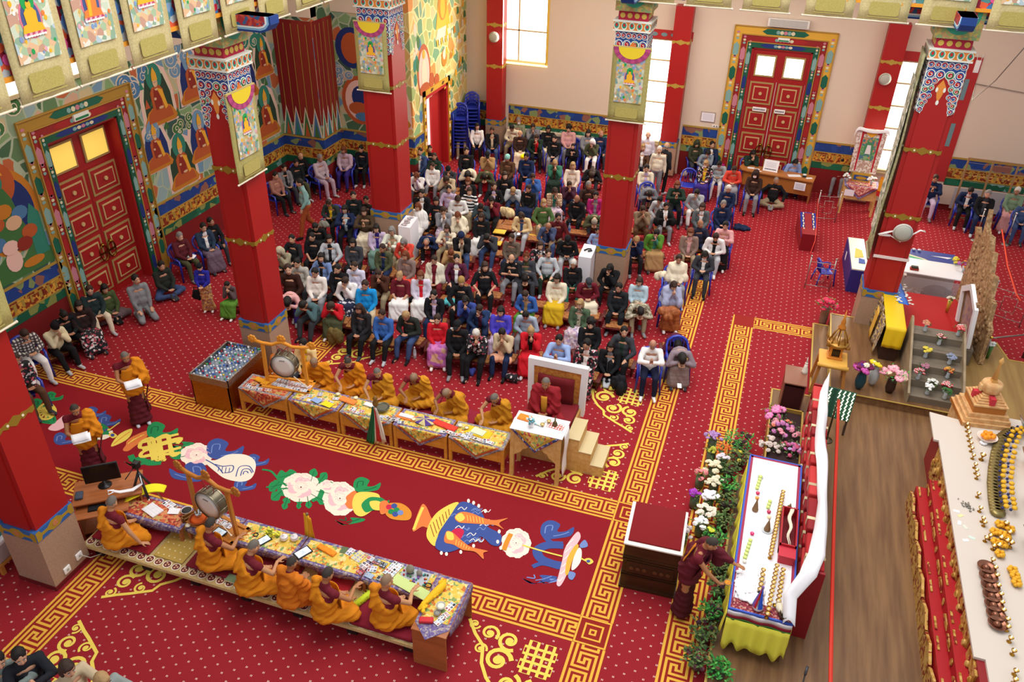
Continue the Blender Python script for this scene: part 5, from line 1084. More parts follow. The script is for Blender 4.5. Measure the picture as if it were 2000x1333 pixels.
# ---------------------------------------------------------------- computer desk, tripod
t=thing('computer_desk','brown computer desk behind the near left column','desk',(-7.83,-.72,0),R(38))
m=MB();m.bbox(-.52,-.3,.72,.52,.3,.75,.005);m.build('desktop',woodbr,t)
m=MB();m.bbox(-.5,-.52,.62,.3,-.1,.64,.005);m.build('keyboard_shelf',woodbr,t)
for s in (-.5,.48):m=MB();m.box(s,-.28,0,s+.02,.28,.72);m.build('side_board',woodbr,t)
m=MB();m.box(-.5,-.26,.08,.5,.26,.1);m.build('bottom_shelf',woodbr,t)
Md=MX.Translation((-7.83,-.72,0)) @ MX.Rotation(R(38),4,'Z')
def on_desk(name,lab,cat,loc):
 p=Md @ V(loc);return thing(name,lab,cat,p,R(38))
t=on_desk('monitor','black computer monitor on the desk by the near left column','monitor',(-.05,.08,.751));t.rotation_euler=(0,0,R(38))
m=MB();m.bbox(-.27,-.02,.1,.27,.02,.44,.01);m.box(-.05,-.024,.28,.05,-.02,.29,0);m.build('casing',blackp,t);m=MB();m.box(-.25,-.023,.12,.25,-.02,.42);m.build('screen',C('#0c0c10',rough=.15),t);m=MB();m.lathe([(.11,0),(.1,.012),(.02,.02),(.02,.12)],n=16);m.build('stand',blackp,t)
t=on_desk('keyboard','black keyboard on the desk shelf by the monitor','keyboard',(-.1,-.32,.642));m=MB();m.bbox(-.2,-.07,0,.2,.07,.02,.005);m.build('body',blackp,t)
m=MB()
for i in range(14):
 for j in range(4):m.box(-.19+i*.027,-.055+j*.028,.02,-.168+i*.027,-.033+j*.028,.026)
m.build('keys',C('#28282c'),t)
t=on_desk('computer_case','black computer tower under the desk','computer',(.1,.02,.101));m=MB();m.bbox(-.1,-.22,0,.1,.22,.42,.01);m.build('casing',blackp,t);m=MB();m.box(-.08,-.225,.3,.08,-.22,.33);m.build('drive_slot',C('#303034'),t)
t=on_desk('tape_dispenser','small blue-grey bag at the corner of the computer desk','bag',(-.42,-.1,.751));m=MB();m.bbox(-.06,-.08,0,.06,.1,.05,.02);m.build('body',C('#404858'),t)
tp=V((-7.34,-.5,0))
t=thing('tripod','black and silver camera tripod between the desk and the yellow hat','tripod',tp)
for a in (90,205,330):m=MB();m.tube([(0,0,1.05),(.18*cos(R(a)),.18*sin(R(a)),.6)],.022,8,0);m.tube([(.17*cos(R(a)),.17*sin(R(a)),.62),(.38*cos(R(a)),.38*sin(R(a)),.01)],.014,8,1);m.build('leg',[C('#2c2c30',rough=.4),C('#a8a8ac',rough=.25,metal=.9)],t)
m=MB();m.tube([(0,0,.8),(0,0,1.2)],.014,8);m.build('centre_column',blackp,t)
m=MB();m.bbox(-.05,-.05,1.14,.05,.05,1.26,.01);m.tube([(0,-.05,1.2),(.0,-.28,1.12)],.009,6);m.build('head',blackp,t)
m=MB();m.tube([(-.18,-.42,.95),(-.1,-.36,.9),(0,-.2,.84),(.06,-.05,.86),(.03,-.02,1.0)],[.03,.035,.04,.03,.02],6,flat=.35);m.tube([(-.16,-.4,.95),(-.22,-.46,.98),(-.18,-.5,.94),(-.14,-.44,.95)],.025,6,flat=.4)
tag(m.build('white_scarf',white,None,tp),'white scarf knotted around the tripod, trailing to the desk','scarf')
# teal-lidded container behind the near column
t=thing('storage_crate','clear crate on a wooden stand at the left border by the near column','crate',(-8.95,-2.05,0))
m=MB()
for a,b in ((-.25,-.2),(.25,-.2),(-.25,.2),(.25,.2)):m.box(a-.03,b-.03,0,a+.03,b+.03,.2)
m.box(-.3,-.25,.18,.3,.25,.22);m.build('wooden_stand',C('#c07a34'),t);m=MB();m.bbox(-.28,-.22,.22,.28,.22,.52,.03);m.build('tub',C('#b09c98',rough=.3),t)
m=MB();m.bbox(-.29,-.23,.52,.29,.23,.6,.02);m.build('lid',white,t);m=MB();m.lathe([(.2,.6),(.21,.7),(.2,.98),(.15,1.02)],n=18);m.build('teal_bucket',C('#18909c',rough=.4),t)
# ---------------------------------------------------------------- dark chest
t=thing('wooden_chest','dark carved wooden chest with a crimson top and white edging','chest',(.83,1.22,0),R(3))
dw=mat('dark_carved_wood','#4a2c18',.4,pat='woodx',col2='#36200f',sc=14);m=MB();m.box(-.42,-.45,0,.42,.45,.93);m.box(-.44,-.47,0,.44,.47,.05)
for z in (.28,.33,.62,.67):m.box(-.43,-.465,z,.43,.465,z+.02)
m.build('body',dw,t)
m=MB();m.box(-.36,-.47,.37,.36,-.45,.6,0)
for s in (-1,1):
 for i in range(3):m.slab(circ(s*(.08+.1*i),.48,.035,n=10),(0,-.475,0),(1,0,0),(0,0,1),(0,-.01,0),1)
m.build('carved_panel',[C('#3c2414',rough=.4),C('#5c3a20',rough=.4)],t)
m=MB();m.bbox(-.44,-.47,.93,.44,.47,.96,.008);m.build('white_edging',C('#ece6dc',rough=.6),t);m=MB();m.bbox(-.385,-.4,.955,.4,.46,.985,.012);m.build('velvet_top',C('#7c0c14',rough=.9),t)
m=MB();m.tube([(1.27,.8,.02),(1.33,.72,.02),(1.4,.74,.02),(1.42,.85,.05),(1.36,1.0,.05),(1.4,1.1,.08)],.012,6);m.tube([(1.36,.85,.02),(1.42,.95,.02),(1.38,1.02,.02),(1.34,.93,.02)],.01,6);tag(m.build('white_cable',C('#e8e4e4')),'loop of white cable on the carpet right of the dark chest','cable')
# ---------------------------------------------------------------- raised wooden stage on the right
lam=mat('laminate_floor','#6a4a30',.4,pat='wood',col2='#856240',sc=9);laml=mat('laminate_light','#8a6a3c',.45,pat='wood',col2='#9c7c48',sc=7);nos=C('#c0a050',rough=.4,metal=.3)
def stage(name,poly,z0,z1,m=None):
 o=MB();o.prism(poly,z0,z1,0);
 e=MB();k=len(poly)
 for i in range(k):
  (a,b),(c,d)=poly[i],poly[(i+1) % k];e.bar((a,b,z1+.001),(c,d,z1+.001),.035,.012)
 s=struct(o.build(name,m or lam));e.build('edge_nosing',nos,s);return s
stage('floor_1',[(1.93,-6),(12,-6),(12,7.02),(3.12,7.02),(3.12,6.9),(2.35,6.9),(2.35,3.9),(1.93,3.9)],.0,.12)
stage('floor_2',[(3.1,7.02),(3.46,7.02),(3.46,9.95),(3.1,9.95)],0,.15)
stage('floor_3',[(3.46,7.0),(6.0,7.0),(6.0,8.0),(6.05,10.3),(3.46,10.3)],0,.30)
stage('floor_4',[(6.0,6.6),(9.5,6.6),(9.5,9.6),(7.2,9.6),(7.05,10.3),(6.05,10.3),(6.0,8.0)],0,.28,laml)
# offering table with white cloth
t=thing('offering_table','long altar table under white cloth with blue striped edge and yellow skirt','table',(2.47,1.75,.12))
a,b,h=.42,1.72,.84
m=MB()
for x,y in ((-a+.05,-b+.05),(a-.05,-b+.05),(-a+.05,b-.05),(a-.05,b-.05)):m.box(x-.03,y-.03,0,x+.03,y+.03,h)
m.build('leg',C('#5c3c20'),t)
m=MB();m.box(-a,-b,h-.04,a,b,h);m.build('tabletop',C('#6c4828'),t)
m=MB();m.box(-a-.004,-b,h,a+.004,b+.004,h+.008,0)
for x0,y0,x1,y1 in ((-a-.012,-b,-a+.05,b),(a-.05,-b,a+.012,b),(-a,b-.05,a,b+.012)):m.box(x0,y0,h-.12,x1,y1,h+.012,1)
for x0,y0,x1,y1 in ((-a-.014,-b,-a+.012,b),(a-.012,-b,a+.014,b),(-a,b-.012,a,b+.014)):m.box(x0,y0,h-.11,x1,y1,h+.015,2)
m.box(-a-.01,-b-.014,h,a+.01,-b+.2,h+.014,3);m.box(-a-.012,-b-.018,h-.012,a+.012,-b+.008,h+.018,2)
for k,(z0,z1,c) in enumerate(((-.09,-.012,4),(-.15,-.09,5),(-.19,-.15,6))):m.grid(lambda u,v,z0=z0,z1=z1:(-a-.012+(2*a+.024)*u,-b-.02-.012*sin(u*16),h+z0+(z1-z0)*v),24,1,c,True,(0,.004,0))
m.build('white_cover',[C('#f4f2f6',rough=.7),C('#a03050',rough=.7),C('#3c5cc0',rough=.7),mat('red_brocade','#8c2c3c',.8,pat='floral',sc=40,col3=['#8c2c3c','#c08c7c','#702434','#a04c50']),C('#e4e0e4'),C('#8c1c34'),C('#3c7c34')],t)
yel=C('#e8e04c',rough=.75);m=MB()
m.grid(lambda u,v:(-a-.01+(2*a+.02)*u,-b-.03-.05*v-.035*v*sin(u*31),h-.17-(.5+.06*sin(u*25))*v),44,5,0,True,(0,.005,0))
m.grid(lambda u,v:(-a-.02-.03*v-.025*v*sin(u*60),-b+2*b*u,h-.1-(.42+.05*sin(u*40))*v),80,5,0,True,(.005,0,0));m.grid(lambda u,v:(a+.02+.02*v*sin(u*60),-b+2*b*u,h-.1-.4*v),80,3,0,True,(-.005,0,0))
m.build('pleated_skirt',yel,t)
ZT=.12+h+.01
# fluffy scarf pile, golden lamps, cups
m=MB();r=random.Random(21)
for i in range(150):
 q,p_=r.uniform(0,6.3),r.random()**.6;x,y=.2*p_*cos(q),.34*p_*sin(q);m.ball((x,y,.05*(1-p_)+.02),(r.uniform(.03,.06),r.uniform(.03,.07),r.uniform(.015,.03)),0,7)
m.grid(lambda u,v:(-.19-.05*v+.01*sin(v*9),-.3+.5*u,.04-.3*v-.03*sin(u*9)*v),12,6,0,True,(-.01,0,0))
tag(m.build('white_fleece',C('#f6f4f6',rough=.9),None,(2.28,.52,ZT+.002)),'fluffy white fleece scarf piled at the near left of the offering table','fleece')
gold=C('#b8862c',rough=.22,metal=1);bronze_=C('#8c6a3c',rough=.35,metal=.8)
def lampme():
 m=MB();m.lathe([(.028,0),(.03,.006),(.01,.02),(.008,.045),(.02,.058),(.031,.08),(.033,.085),(.028,.084),(.012,.068)],n=12);a_=m.mesh('bowl',[gold])
 m=MB();m.lathe([(.0265,.079),(.002,.081)],n=12);b_=m.mesh('butter',[C('#e8d0a0')])
 m=MB();m.ball((0,0,.098),(.007,.007,.016),0,8);c_=m.mesh('flame',[mat('flame','#ffd890',emit=9)])
 return a_,b_,c_
LM=lampme()
def lamp(x,y,z,lab,grp=None,lit=True,s=1.0,meshes=None):
 t=thing('butter_lamp',lab,'butter lamp',(x,y,z),0,grp);t.scale=(s,s,s)
 for n_,me in zip(('bowl','butter','flame'),LM):
  if n_ == 'flame' and not lit:continue
  link(n_,me,t)
 return t
GL='unlit gold lamps on the offering table'
k=0
for (p,q,n_,nm) in (((2.44,.80),(2.42,.42),5,'first short row, nearest the white fleece'),((2.52,1.15),(2.62,2.6),20,'long middle row left of the red box'),((2.62,.95),(2.55,.02),12,'row right of the prayer-flag vase'),((2.71,.9),(2.68,.3),8,'rightmost row at the near end')):
 for i in range(n_):
  f_=i/(n_-1) if n_ > 1 else 0;k+=1
  pos_=['nearest','farthest'][0 if f_ == 1 else 1] if f_ in (0,1) else None
  lamp(p[0]+(q[0]-p[0])*f_,p[1]+(q[1]-p[1])*f_,ZT,'small unlit gold butter lamp, %s' % nm,'gold lamps, '+nm,False,1.1)
gm=C('#dff0a0',rough=.3,metal=0);
def foilcup(x,y,col,lab,grp):
 m=MB()
 for i in range(7):q=2*pi*i/7;m.ball((.017*cos(q),.017*sin(q),.028),(.018,.018,.016),0,6)
 m.lathe([(.02,0),(.03,.03)],n=10);m.ball((0,0,.03),.012,1,6)
 tag(m.build('offering_cake',[C(col,rough=.45),C('#f4f4e0')],None,(x,y,ZT)),lab,'offering cake',grp)
for i in range(5):foilcup(2.22+.008*i,2.62+.075*i,'#cfe07c','pale green petal offering cake, far left line on the white cloth','green cakes, far left line')
for i in range(6):foilcup(2.17+.009*i,1.02+.075*i,'#cfe07c','pale green petal offering cake in the line beside the reaching monk\'s hand','green cakes by the monk\'s hand')
for i in range(3):foilcup(2.42+.01*i,2.22+.075*i,'#cfe07c','pale green petal offering cake, short line in the middle of the cloth','green cakes, short middle line')
for x,y,c,lab in ((2.24,2.5,'#d02860','bright pink rosette behind an orange one at the far left of the cloth'),(2.24,2.38,'#f0a040','orange rosette in front of a pink one on the white cloth'),(2.23,1.55,'#e03478','bright pink rosette ending the green cakes by the monk'),(2.44,2.12,'#c82858','deep pink rosette in the middle of the white cloth'),(2.45,2.0,'#f4e0b0','cream rosette in the middle of the white cloth'),(2.17,.94,'#f0e8d8','cream shell cup touched by the reaching monk')):foilcup(x,y,c,lab,None)
def cone(x,y,h_,lab):
 m=MB();m.lathe([(.045,0),(.05,.03),(.04,.07),(.03,.12),(.012,h_*.8),(.004,h_)],n=12)
 for i in range(5):m.lathe([(.046-.006*i,.02+.03*i),(.05-.006*i,.028+.03*i),(.044-.006*i,.036+.03*i)],n=12)
 tag(m.build('offering_cone',C('#8c6c48',rough=.7),None,(x,y,ZT)),lab,'offering cone')
cone(2.23,2.1,.26,'tall brown offering cone at the left side of the white cloth');cone(2.44,1.72,.24,'brown offering cone on a glass saucer, middle of the cloth')
bowl(2.25,2.92,ZT,.05,.03,'#d8d8dc','small clear dish at the far left corner of the white cloth')
bowl(2.44,1.72,ZT-.001,.085,.012,'#d4dce0','glass saucer under the brown cone',foot=False)
t=thing('red_box','open red box standing on the white cloth with horn and plate','box',(2.74,1.72,ZT));rb=C('#b4202c',rough=.5)
m=MB()
for x0,y0,x1,y1 in ((-.12,-.42,.12,-.4),(-.12,.4,.12,.42),(-.12,-.42,-.1,.42),(.1,-.42,.12,.42)):m.box(x0,y0,0,x1,y1,.2)
m.box(-.12,-.42,0,.12,.42,.02);m.build('tray',rb,t);m=MB();m.box(-.11,-.62,.0,.11,-.43,.14);m.box(-.12,-.63,.14,.12,-.42,.16);m.build('lid_end',C('#c83040',rough=.5),t)
m=MB();m.box(-.1,-.4,.02,.1,.4,.03);m.build('lining',C('#6c0c18'),t)
m=MB();pts=[(.03*cos(i*.9)*.6,-.36+.052*i,.14+.004*i) for i in range(15)];m.tube(pts,[.006+.0016*i for i in range(15)],8)
m.tube([(x+.02,y,z+.012) for x,y,z in pts],[.005+.001*i for i in range(15)],6);tag(m.build('twisted_horn',C('#e8dcc4',rough=.4),None,(2.74,1.72,ZT)),'pale twisted horn lying in the open red box','horn')
t=thing('offering_plate','pale green glass plate with brown cones at the far end of the red box','plate',(2.74,2.22,ZT))
m=MB();m.lathe([(.05,0),(.09,.01),(.13,.03),(.12,.028)],n=20);m.build('plate',C('#b4d8cc',rough=.3),t);m=MB()
for x,y,s in ((-.03,.02,1),(.04,.0,.9),(0,.05,1.1),(.07,.05,.7)):m.lathe([(.035*s,.012),(.025*s,.08*s),(.004,.15*s)],(x,y,0),9)
m.build('cones',C('#8c6c44',rough=.7),t)
t=thing('prayer_flag_vase','white vase bound with bright silk strips at the near end of the offering table','vase',(2.42,.13,ZT))
m=MB();m.lathe([(.05,0),(.075,.04),(.07,.09),(.03,.12),(.04,.14)],n=16);m.build('vase',C('#ece0dc',rough=.4),t)
for k_,(c,a_) in enumerate((('#d02020',-2.4),('#2858d0',-1.2),('#48a038',2.6),('#f08020',1.7),('#c01c2c',.2),('#3464d0',3.6))):
 m=MB();m.grid(lambda u,v,a_=a_:((.012+.07*v)*cos(a_+(u-.5)*.9),(.012+.07*v)*sin(a_+(u-.5)*.9),.42-.34*v),3,6,0,True,(0,0,.003));m.build('silk',C(c),t)
m=MB();m.ball((0,0,.43),(.02,.02,.04));m.build('tie',C('#8c6cb0'),t)
m=MB();m.ball((0,0,.06),(.07,.1,.05));m.tube([(0,.08,.07),(0,.15,.04)],[.04,.01],8);tag(m.build('conch_shell',C('#dcd4bc',rough=.35),None,(2.72,.2,ZT),(0,0,.4)),'cream conch shell at the near right corner of the white cloth','shell')
m=MB();
for i in range(14):q=2*pi*i/14*1.3;m.tube([(0,0,.0),(.05*cos(q),.05*sin(q),.06),(.07*cos(q),.07*sin(q),.1)],[.012,.016,.002],5)
tag(m.build('dried_artichoke',C('#4c3424'),None,(2.76,.08,ZT)),'dark dried plant head beside the conch shell','dried flower')
bowl(2.64,.26,ZT,.03,.03,'#b8902c','tiny gold cup left of the conch shell',None,.9)
# scroll rack with red silk and long white scarf
t=thing('scroll_rack','red rack of cloth-wrapped scriptures along the right of the offering table','rack',(3.08,2.6,.12))
m=MB()
for y in (-2.0,2.7):m.box(-.13,y-.02,0,.13,y+.02,1.35)
for z in (.3,.6,.9,1.2):m.box(-.13,-2.0,z,.13,2.7,z+.02)
m.build('frame',C('#8c1820',rough=.5),t)
r=random.Random(9)
for j,z in enumerate((.32,.62,.92,1.22)):
 for i in range(6):
  y0=-1.95+i*.78;m=MB();m.bbox(-.14,y0,z,.12,y0+.7,z+.13,.03,0);m.box(-.145,y0+.2,z,.125,y0+.26,z+.135,1)
  tag(m.build('wrapped_scripture',[C(['#a8141c','#8c1018','#c03030'][(i+j) % 3]),C(['#c8b88c','#d8c8a0','#b8a080'][(i+j) % 3])],None,(3.08,2.6,.12)),'red cloth-wrapped scripture on the rack under the long white scarf','scripture','scriptures on the red rack')
m=MB()
pts=[(-2.6,-.25,.14),(-2.35,-.3,.16),(-2.1,-.12,.2),(-1.7,-.02,.2),(-1.2,.02,.16),(-.6,.04,.12),(0,.02,.14),(.6,.0,.17),(1.2,-.02,.14),(1.8,.0,.15),(2.4,.02,.12),(2.75,.06,.07),(2.9,.08,.02)]
def sc_(u,v):
 i=min(int(u*(len(pts)-1)),len(pts)-2);f_=u*(len(pts)-1)-i;y=pts[i][0]+(pts[i+1][0]-pts[i][0])*f_;x=pts[i][1]+(pts[i+1][1]-pts[i][1])*f_;w_=pts[i][2]+(pts[i+1][2]-pts[i][2])*f_
 lift=0 if y > -2.0 else -(abs(y+2.0))*.9
 return (x+(v-.5)*1.15*w_,y,1.49+lift+.03*sin(y*5)+.02*cos(v*6+y*3)-.09*abs(v-.5)*2*abs(v-.5)*2)
m.grid(sc_,60,6,0,True,(0,0,-.006));tag(m.build('long_white_scarf',C('#f2eff2',rough=.65),None,(3.1,2.6,.12)),'very long white silk scarf draped along the top of the red rack','scarf')
t=thing('red_ribbon_barrier','bright red ribbon stretched between posts along the wooden stage','barrier',(3.4,2.5,.12))
m=MB();m.grid(lambda u,v:(.04-.1*u,3.0-7.5*u,.95-.12*sin(u*pi)+.03*v),20,1,0,True,(.05,0,0));m.build('ribbon',C('#c8301c',rough=.5),t)
for y in (3.0,-4.4):m=MB();m.tube([(.05,y,0),(.05,y,1.0)],.018,8);m.lathe([(.12,0),(.11,.02),(.02,.03)],(.05,y,0),14);m.build('post',C('#6c5c48',rough=.3,metal=.8),t)
# string-light panel
t=thing('light_panel','green panel hung with rows of glowing string lights behind the white scarf','string lights',(3.45,5.8,.12),R(-6))
m=MB();m.box(-.33,-.02,.35,.33,.0,1.02);m.build('panel',C('#1f5040'),t);m=MB()
for x in (-.3,.3):m.box(x-.02,-.01,0,x+.02,.02,.4);m.bar((x,0,.02),(x,.3,.02),.03)
m.build('stand',C('#4c3c30'),t)
ledm=mat('led_bulb','#fff0d0',emit=7)
for i in range(8):
 m=MB();x=-.29+i*.083
 if 2 < i < 4:continue
 for j in range(20):m.ball((x+.012*sin(j*2.1),-.035,.38+j*.033),.011,0,6)
 m.build('light_string',ledm,t)
# side cabinet and flower crate left of the stage
t=thing('side_cabinet','brown cabinet with an open dark front beside the pink flower crate','cabinet',(2.72,6.35,0))
m=MB();m.bbox(-.23,-.32,.87,.2,.35,.9,.005);m.build('cabinet_top',C('#8c5c48',rough=.4),t);m=MB();m.box(-.22,-.3,0,-.2,.33,.87);m.box(.17,-.3,0,.19,.33,.87);m.box(-.22,.31,0,.19,.33,.87);m.build('side_board',C('#7c4c3c',rough=.4),t)
m=MB();m.box(-.2,-.28,.02,.17,.3,.8);m.build('dark_interior',C('#3a0e10'),t)
t=thing('white_statuette','small white angel-like figure standing on the brown cabinet','statuette',(2.85,6.5,.902));m=MB();m.lathe([(.06,0),(.055,.05),(.035,.15),(.03,.2),(.0,.22)],n=12);m.ball((0,0,.23),.03);m.lathe([(.02,.25),(.002,.38)],n=8);m.build('figure',C('#ece4d4',rough=.4),t)
t=thing('flower_crate','gold-edged crate of pink roses and blossoms beside the offering table','flower crate',(2.62,4.95,.12))
m=MB()
for x0,y0,x1,y1 in ((-.3,-.85,.33,-.82),(-.3,.82,.33,.85),(-.3,-.85,-.27,.85),(.3,-.85,.33,.85)):m.box(x0,y0,0,x1,y1,.35)
m.build('side_board',C('#a8843c',rough=.4),t);m=MB();m.box(-.27,-.82,.25,.3,.82,.27);m.build('soil',C('#2c1414'),t)
def blossom_mesh(name,col,petal=8,r0=.05,c2=None):
 m=MB()
 for L_ in range(3):
  rr=r0*(1-.28*L_)
  for i in range(petal-L_):q=2*pi*i/(petal-L_)+L_*.5;m.ball((rr*.62*cos(q),rr*.62*sin(q),.012*L_),(rr*.5,rr*.5,rr*.3),L_ % 2,6)
 m.ball((0,0,r0*.35),r0*.3,1,6)
 return m.mesh(name,[C(col,rough=.7),C(c2 or col,rough=.7)])
def leaves_mesh(n_,rad,cols,seed,hgt=.1,lw=.028):
 m=MB();r=random.Random(seed)
 for i in range(n_):
  q,d=r.uniform(0,2*pi),rad*r.random()**.5;x,y,z=d*cos(q),d*sin(q),r.uniform(0,hgt);a_=r.uniform(0,2*pi);l_=lw*r.uniform(1.2,2.6);up=r.uniform(-.3,.9)
  dx,dy,dz=cos(a_)*l_,sin(a_)*l_,up*l_;nx,ny=-sin(a_)*lw*.5,cos(a_)*lw*.5
  m.add([(x,y,z),(x+dx*.5+nx,y+dy*.5+ny,z+dz*.6),(x+dx,y+dy,z+dz),(x+dx*.5-nx,y+dy*.5-ny,z+dz*.6)],[(0,1,2,3)],r.randrange(len(cols)))
 return m.mesh('leaves',[C(c,rough=.7) for c in cols])
def bouquet(name,label,x,y,z,blooms,rad,lcols,seed,pot=None,hgt=.1,grp=None,nleaf=90,lift=.05,cat='flowers',lw=.028):
 """blooms: list of (colour, second colour, radius, count)"""
 t=thing(name,label,cat,(x,y,z),0,grp);r=random.Random(seed)
 if pot:
  m=MB();m.lathe(pot[1],n=16);m.build('vase',C(pot[0],rough=.3),t);z0=pot[1][-1][1]
 else:z0=0
 lo=link('leaves',leaves_mesh(nleaf,rad*1.05,lcols,seed,hgt+.02,lw),t);lo.location=(0,0,z0)
 for c,c2,r0,n_ in blooms:
  me=blossom_mesh('blossom',c,7,r0,c2)
  for i in range(n_):
   q,d=r.uniform(0,2*pi),rad*r.random()**.5
   o=link('blossom',me,t);o.location=(d*cos(q),d*sin(q),z0+lift+hgt*(1-(d/rad)**2)*r.uniform(.6,1));o.rotation_euler=(r.uniform(-.5,.5),r.uniform(-.5,.5),r.uniform(0,6))
 return t
GRN=['#3c5c28','#4c6c30','#2c4820','#6c7c44','#5c6c38'];GRN2=['#2c8030','#3c9c3c','#1c6424','#58a848']
bouquet('flowers','large bright pink roses at the far left of the gold-edged crate',2.42,5.55,.42,[('#e07cb4','#ec9cc8',.085,6),('#c8508c','#d870a4',.05,4)],.2,GRN,1,nleaf=60)
bouquet('flowers','pink and peach garden flowers in the middle of the gold-edged crate',2.62,5.1,.42,[('#e88ca4','#f0b0bc',.055,12),('#e8785c','#f0a080',.04,6),('#c070b0','#d894c4',.05,8)],.28,GRN,2)
bouquet('flowers','dusty white blossom sprays at the near left of the gold-edged crate',2.42,4.55,.42,[('#d8c4bc','#e8dcd4',.045,18)],.22,GRN,3,nleaf=40)
bouquet('flowers','mixed pink and purple blossoms at the near right of the gold-edged crate',2.78,4.55,.40,[('#c860a0','#d888b8',.04,9),('#d04878','#e88098',.04,8),('#b8a0d0','#e0d8f0',.04,4)],.2,GRN,4)
# long bed of fresh flowers on the carpet edge
fb=[((1.38,4.6),'#a878b8','#c8a8d8',.045,14,'lilac and purple sprays at the far end of the flower bed',.16),((1.58,4.28),'#e0702c','#f09040',.03,26,'orange flowers behind the cream ones in the flower bed',.17),((1.40,4.2),'#b8c03c','#d8dc60',.03,10,'yellow-green sprigs at the left of the orange flowers',.1),((1.62,4.05),'#e0d4dc','#f0e8f0',.05,6,'pale lilac-white flowers in front of the orange ones',.1),
      ((1.48,3.75),'#e8dcb8','#f0e8cc',.055,14,'cream and peach lilies in the middle of the flower bed',.18),((1.30,3.45),'#e87c84','#f0a0a0',.055,6,'coral pink flowers hanging over the gold border',.11),((1.55,3.35),'#e4dcc0','#ece4d0',.05,10,'pale cream chrysanthemums right of the coral flowers',.15),((1.28,2.9),'#9c2cb0','#b44cc4',.06,5,'vivid purple bloom cluster at the left of the white flowers',.09),
      ((1.52,2.9),'#f0eef4','#f8f6fa',.075,6,'large white pompom flowers beside the vivid purple ones',.15),((1.48,2.55),'#f0ece0','#f4d8c8',.06,10,'white roses with pink hearts in the flower bed',.16),((1.46,2.25),'#f0f0f0','#ffffff',.05,9,'white daisies just behind the reaching monk',.14),((1.62,2.1),'#d0d838','#e4e85c',.05,2,'yellow-green round flowers beside the reaching monk\'s head',.06),((1.22,1.95),'#c8b8bc','#dccccc',.04,14,'dusty pale sprays behind the reaching monk',.16)]
for i,((x,y),c,c2,r0,n_,lab,rad) in enumerate(fb):bouquet('flowers',lab,x,y,.0,[(c,c2,r0,n_)],rad,GRN,40+i,('#5c6c50',[(.05,0),(.08,.05),(.08,.25)]),.08,None,36)
gb=[((1.86,4.75),'bushy dark green and burgundy foliage at the far end of the bed',.26,[('#3c2028','#4c2c30',.04,12),('#c8a07c','#d8b890',.03,6)]),((1.92,4.25),'green foliage with a yellow flower spray by the table corner',.2,[('#d0c03c','#e0d468',.04,6),('#3c2028','#503038',.035,4)]),((1.76,3.85),'broad green leaves between cream lilies and the table',.17,[('#3c2028','#503038',.035,4)]),
      ((1.8,3.4),'brown-green foliage midway along the bed',.17,[('#5c4438','#6c5440',.03,8)]),((1.8,2.95),'dark burgundy foliage right of the purple blooms',.17,[('#341c24','#44282c',.045,8)]),((1.8,2.5),'light green foliage right of the white roses',.16,[('#7c9c5c','#8cac6c',.025,6)]),((1.72,2.02),'dense green succulents by the monk\'s shoulder',.18,[('#5c7040','#7c8c58',.04,10),('#3c2428','#503034',.03,5)]),
      ((1.86,1.45),'green foliage under the monk\'s outstretched arm',.16,[('#4c6030','#687c44',.03,6)]),((1.92,1.0),'dark foliage with burgundy heads right of the monk\'s robe',.17,[('#381c2c','#4c2838',.045,7)]),((1.88,.55),'spiky olive foliage right of the monk\'s hem',.18,[('#7c8050','#98986c',.03,6),('#381c2c','#4c2838',.04,5)]),((1.80,.12),'large glossy green leaves at the monk\'s feet',.18,[('#381c2c','#4c2838',.04,3)]),((1.78,-.35),'green foliage with burgundy heads below the yellow skirt corner',.2,[('#4c2830','#603840',.035,8)]),((2.08,-.45),'loose sprigs of foliage beside the yellow skirt',.17,[('#5c3c2c','#785840',.03,5)])]
for i,((x,y),lab,rad,bl) in enumerate(gb):bouquet('foliage_plant',lab,x,y,.125 if x > 2.15 else .0,bl,rad,GRN if i % 3 else GRN2,70+i,('#4c4438',[(.06,0),(.09,.05),(.09,.2)]),.12,None,150,.04,'plant',.035)
bouquet('flowers','white chrysanthemum bouquet at the bottom edge beside red ones',1.98,-.98,.12,[('#f6f6f4','#ffffff',.045,26)],.2,GRN,90,None,.14)
bouquet('flowers','red and orange dahlias at the bottom edge of the picture',2.34,-1.12,.12,[('#b01828','#c82c38',.07,7),('#e06030','#f08048',.06,3),('#f4f0ee','#ffffff',.04,6)],.19,GRN,91,None,.14)
bouquet('foliage_plant','leafy stems right of the red dahlias at the bottom edge',2.72,-1.0,.12,[('#8c3c3c','#a05048',.025,8),('#c8a060','#d8b478',.02,8)],.2,GRN,92,None,.12,None,120,cat='plant')
t=thing('microphone_stand','thin black microphone stand leaning at the near end of the offering table','microphone stand',(3.05,-.55,.12))
m=MB();m.tube([(-.05,-.9,.02),(.05,-.1,.75)],.01,8);m.build('boom',blackp,t);m=MB();m.tube([(.05,-.1,.75),(.07,0,.8)],.018,8);m.build('microphone',C('#3c3c40',rough=.3),t);m=MB();m.lathe([(.1,0),(.09,.015),(.01,.02),(.01,.06)],(-.05,-.9,0),14);m.build('base',blackp,t)
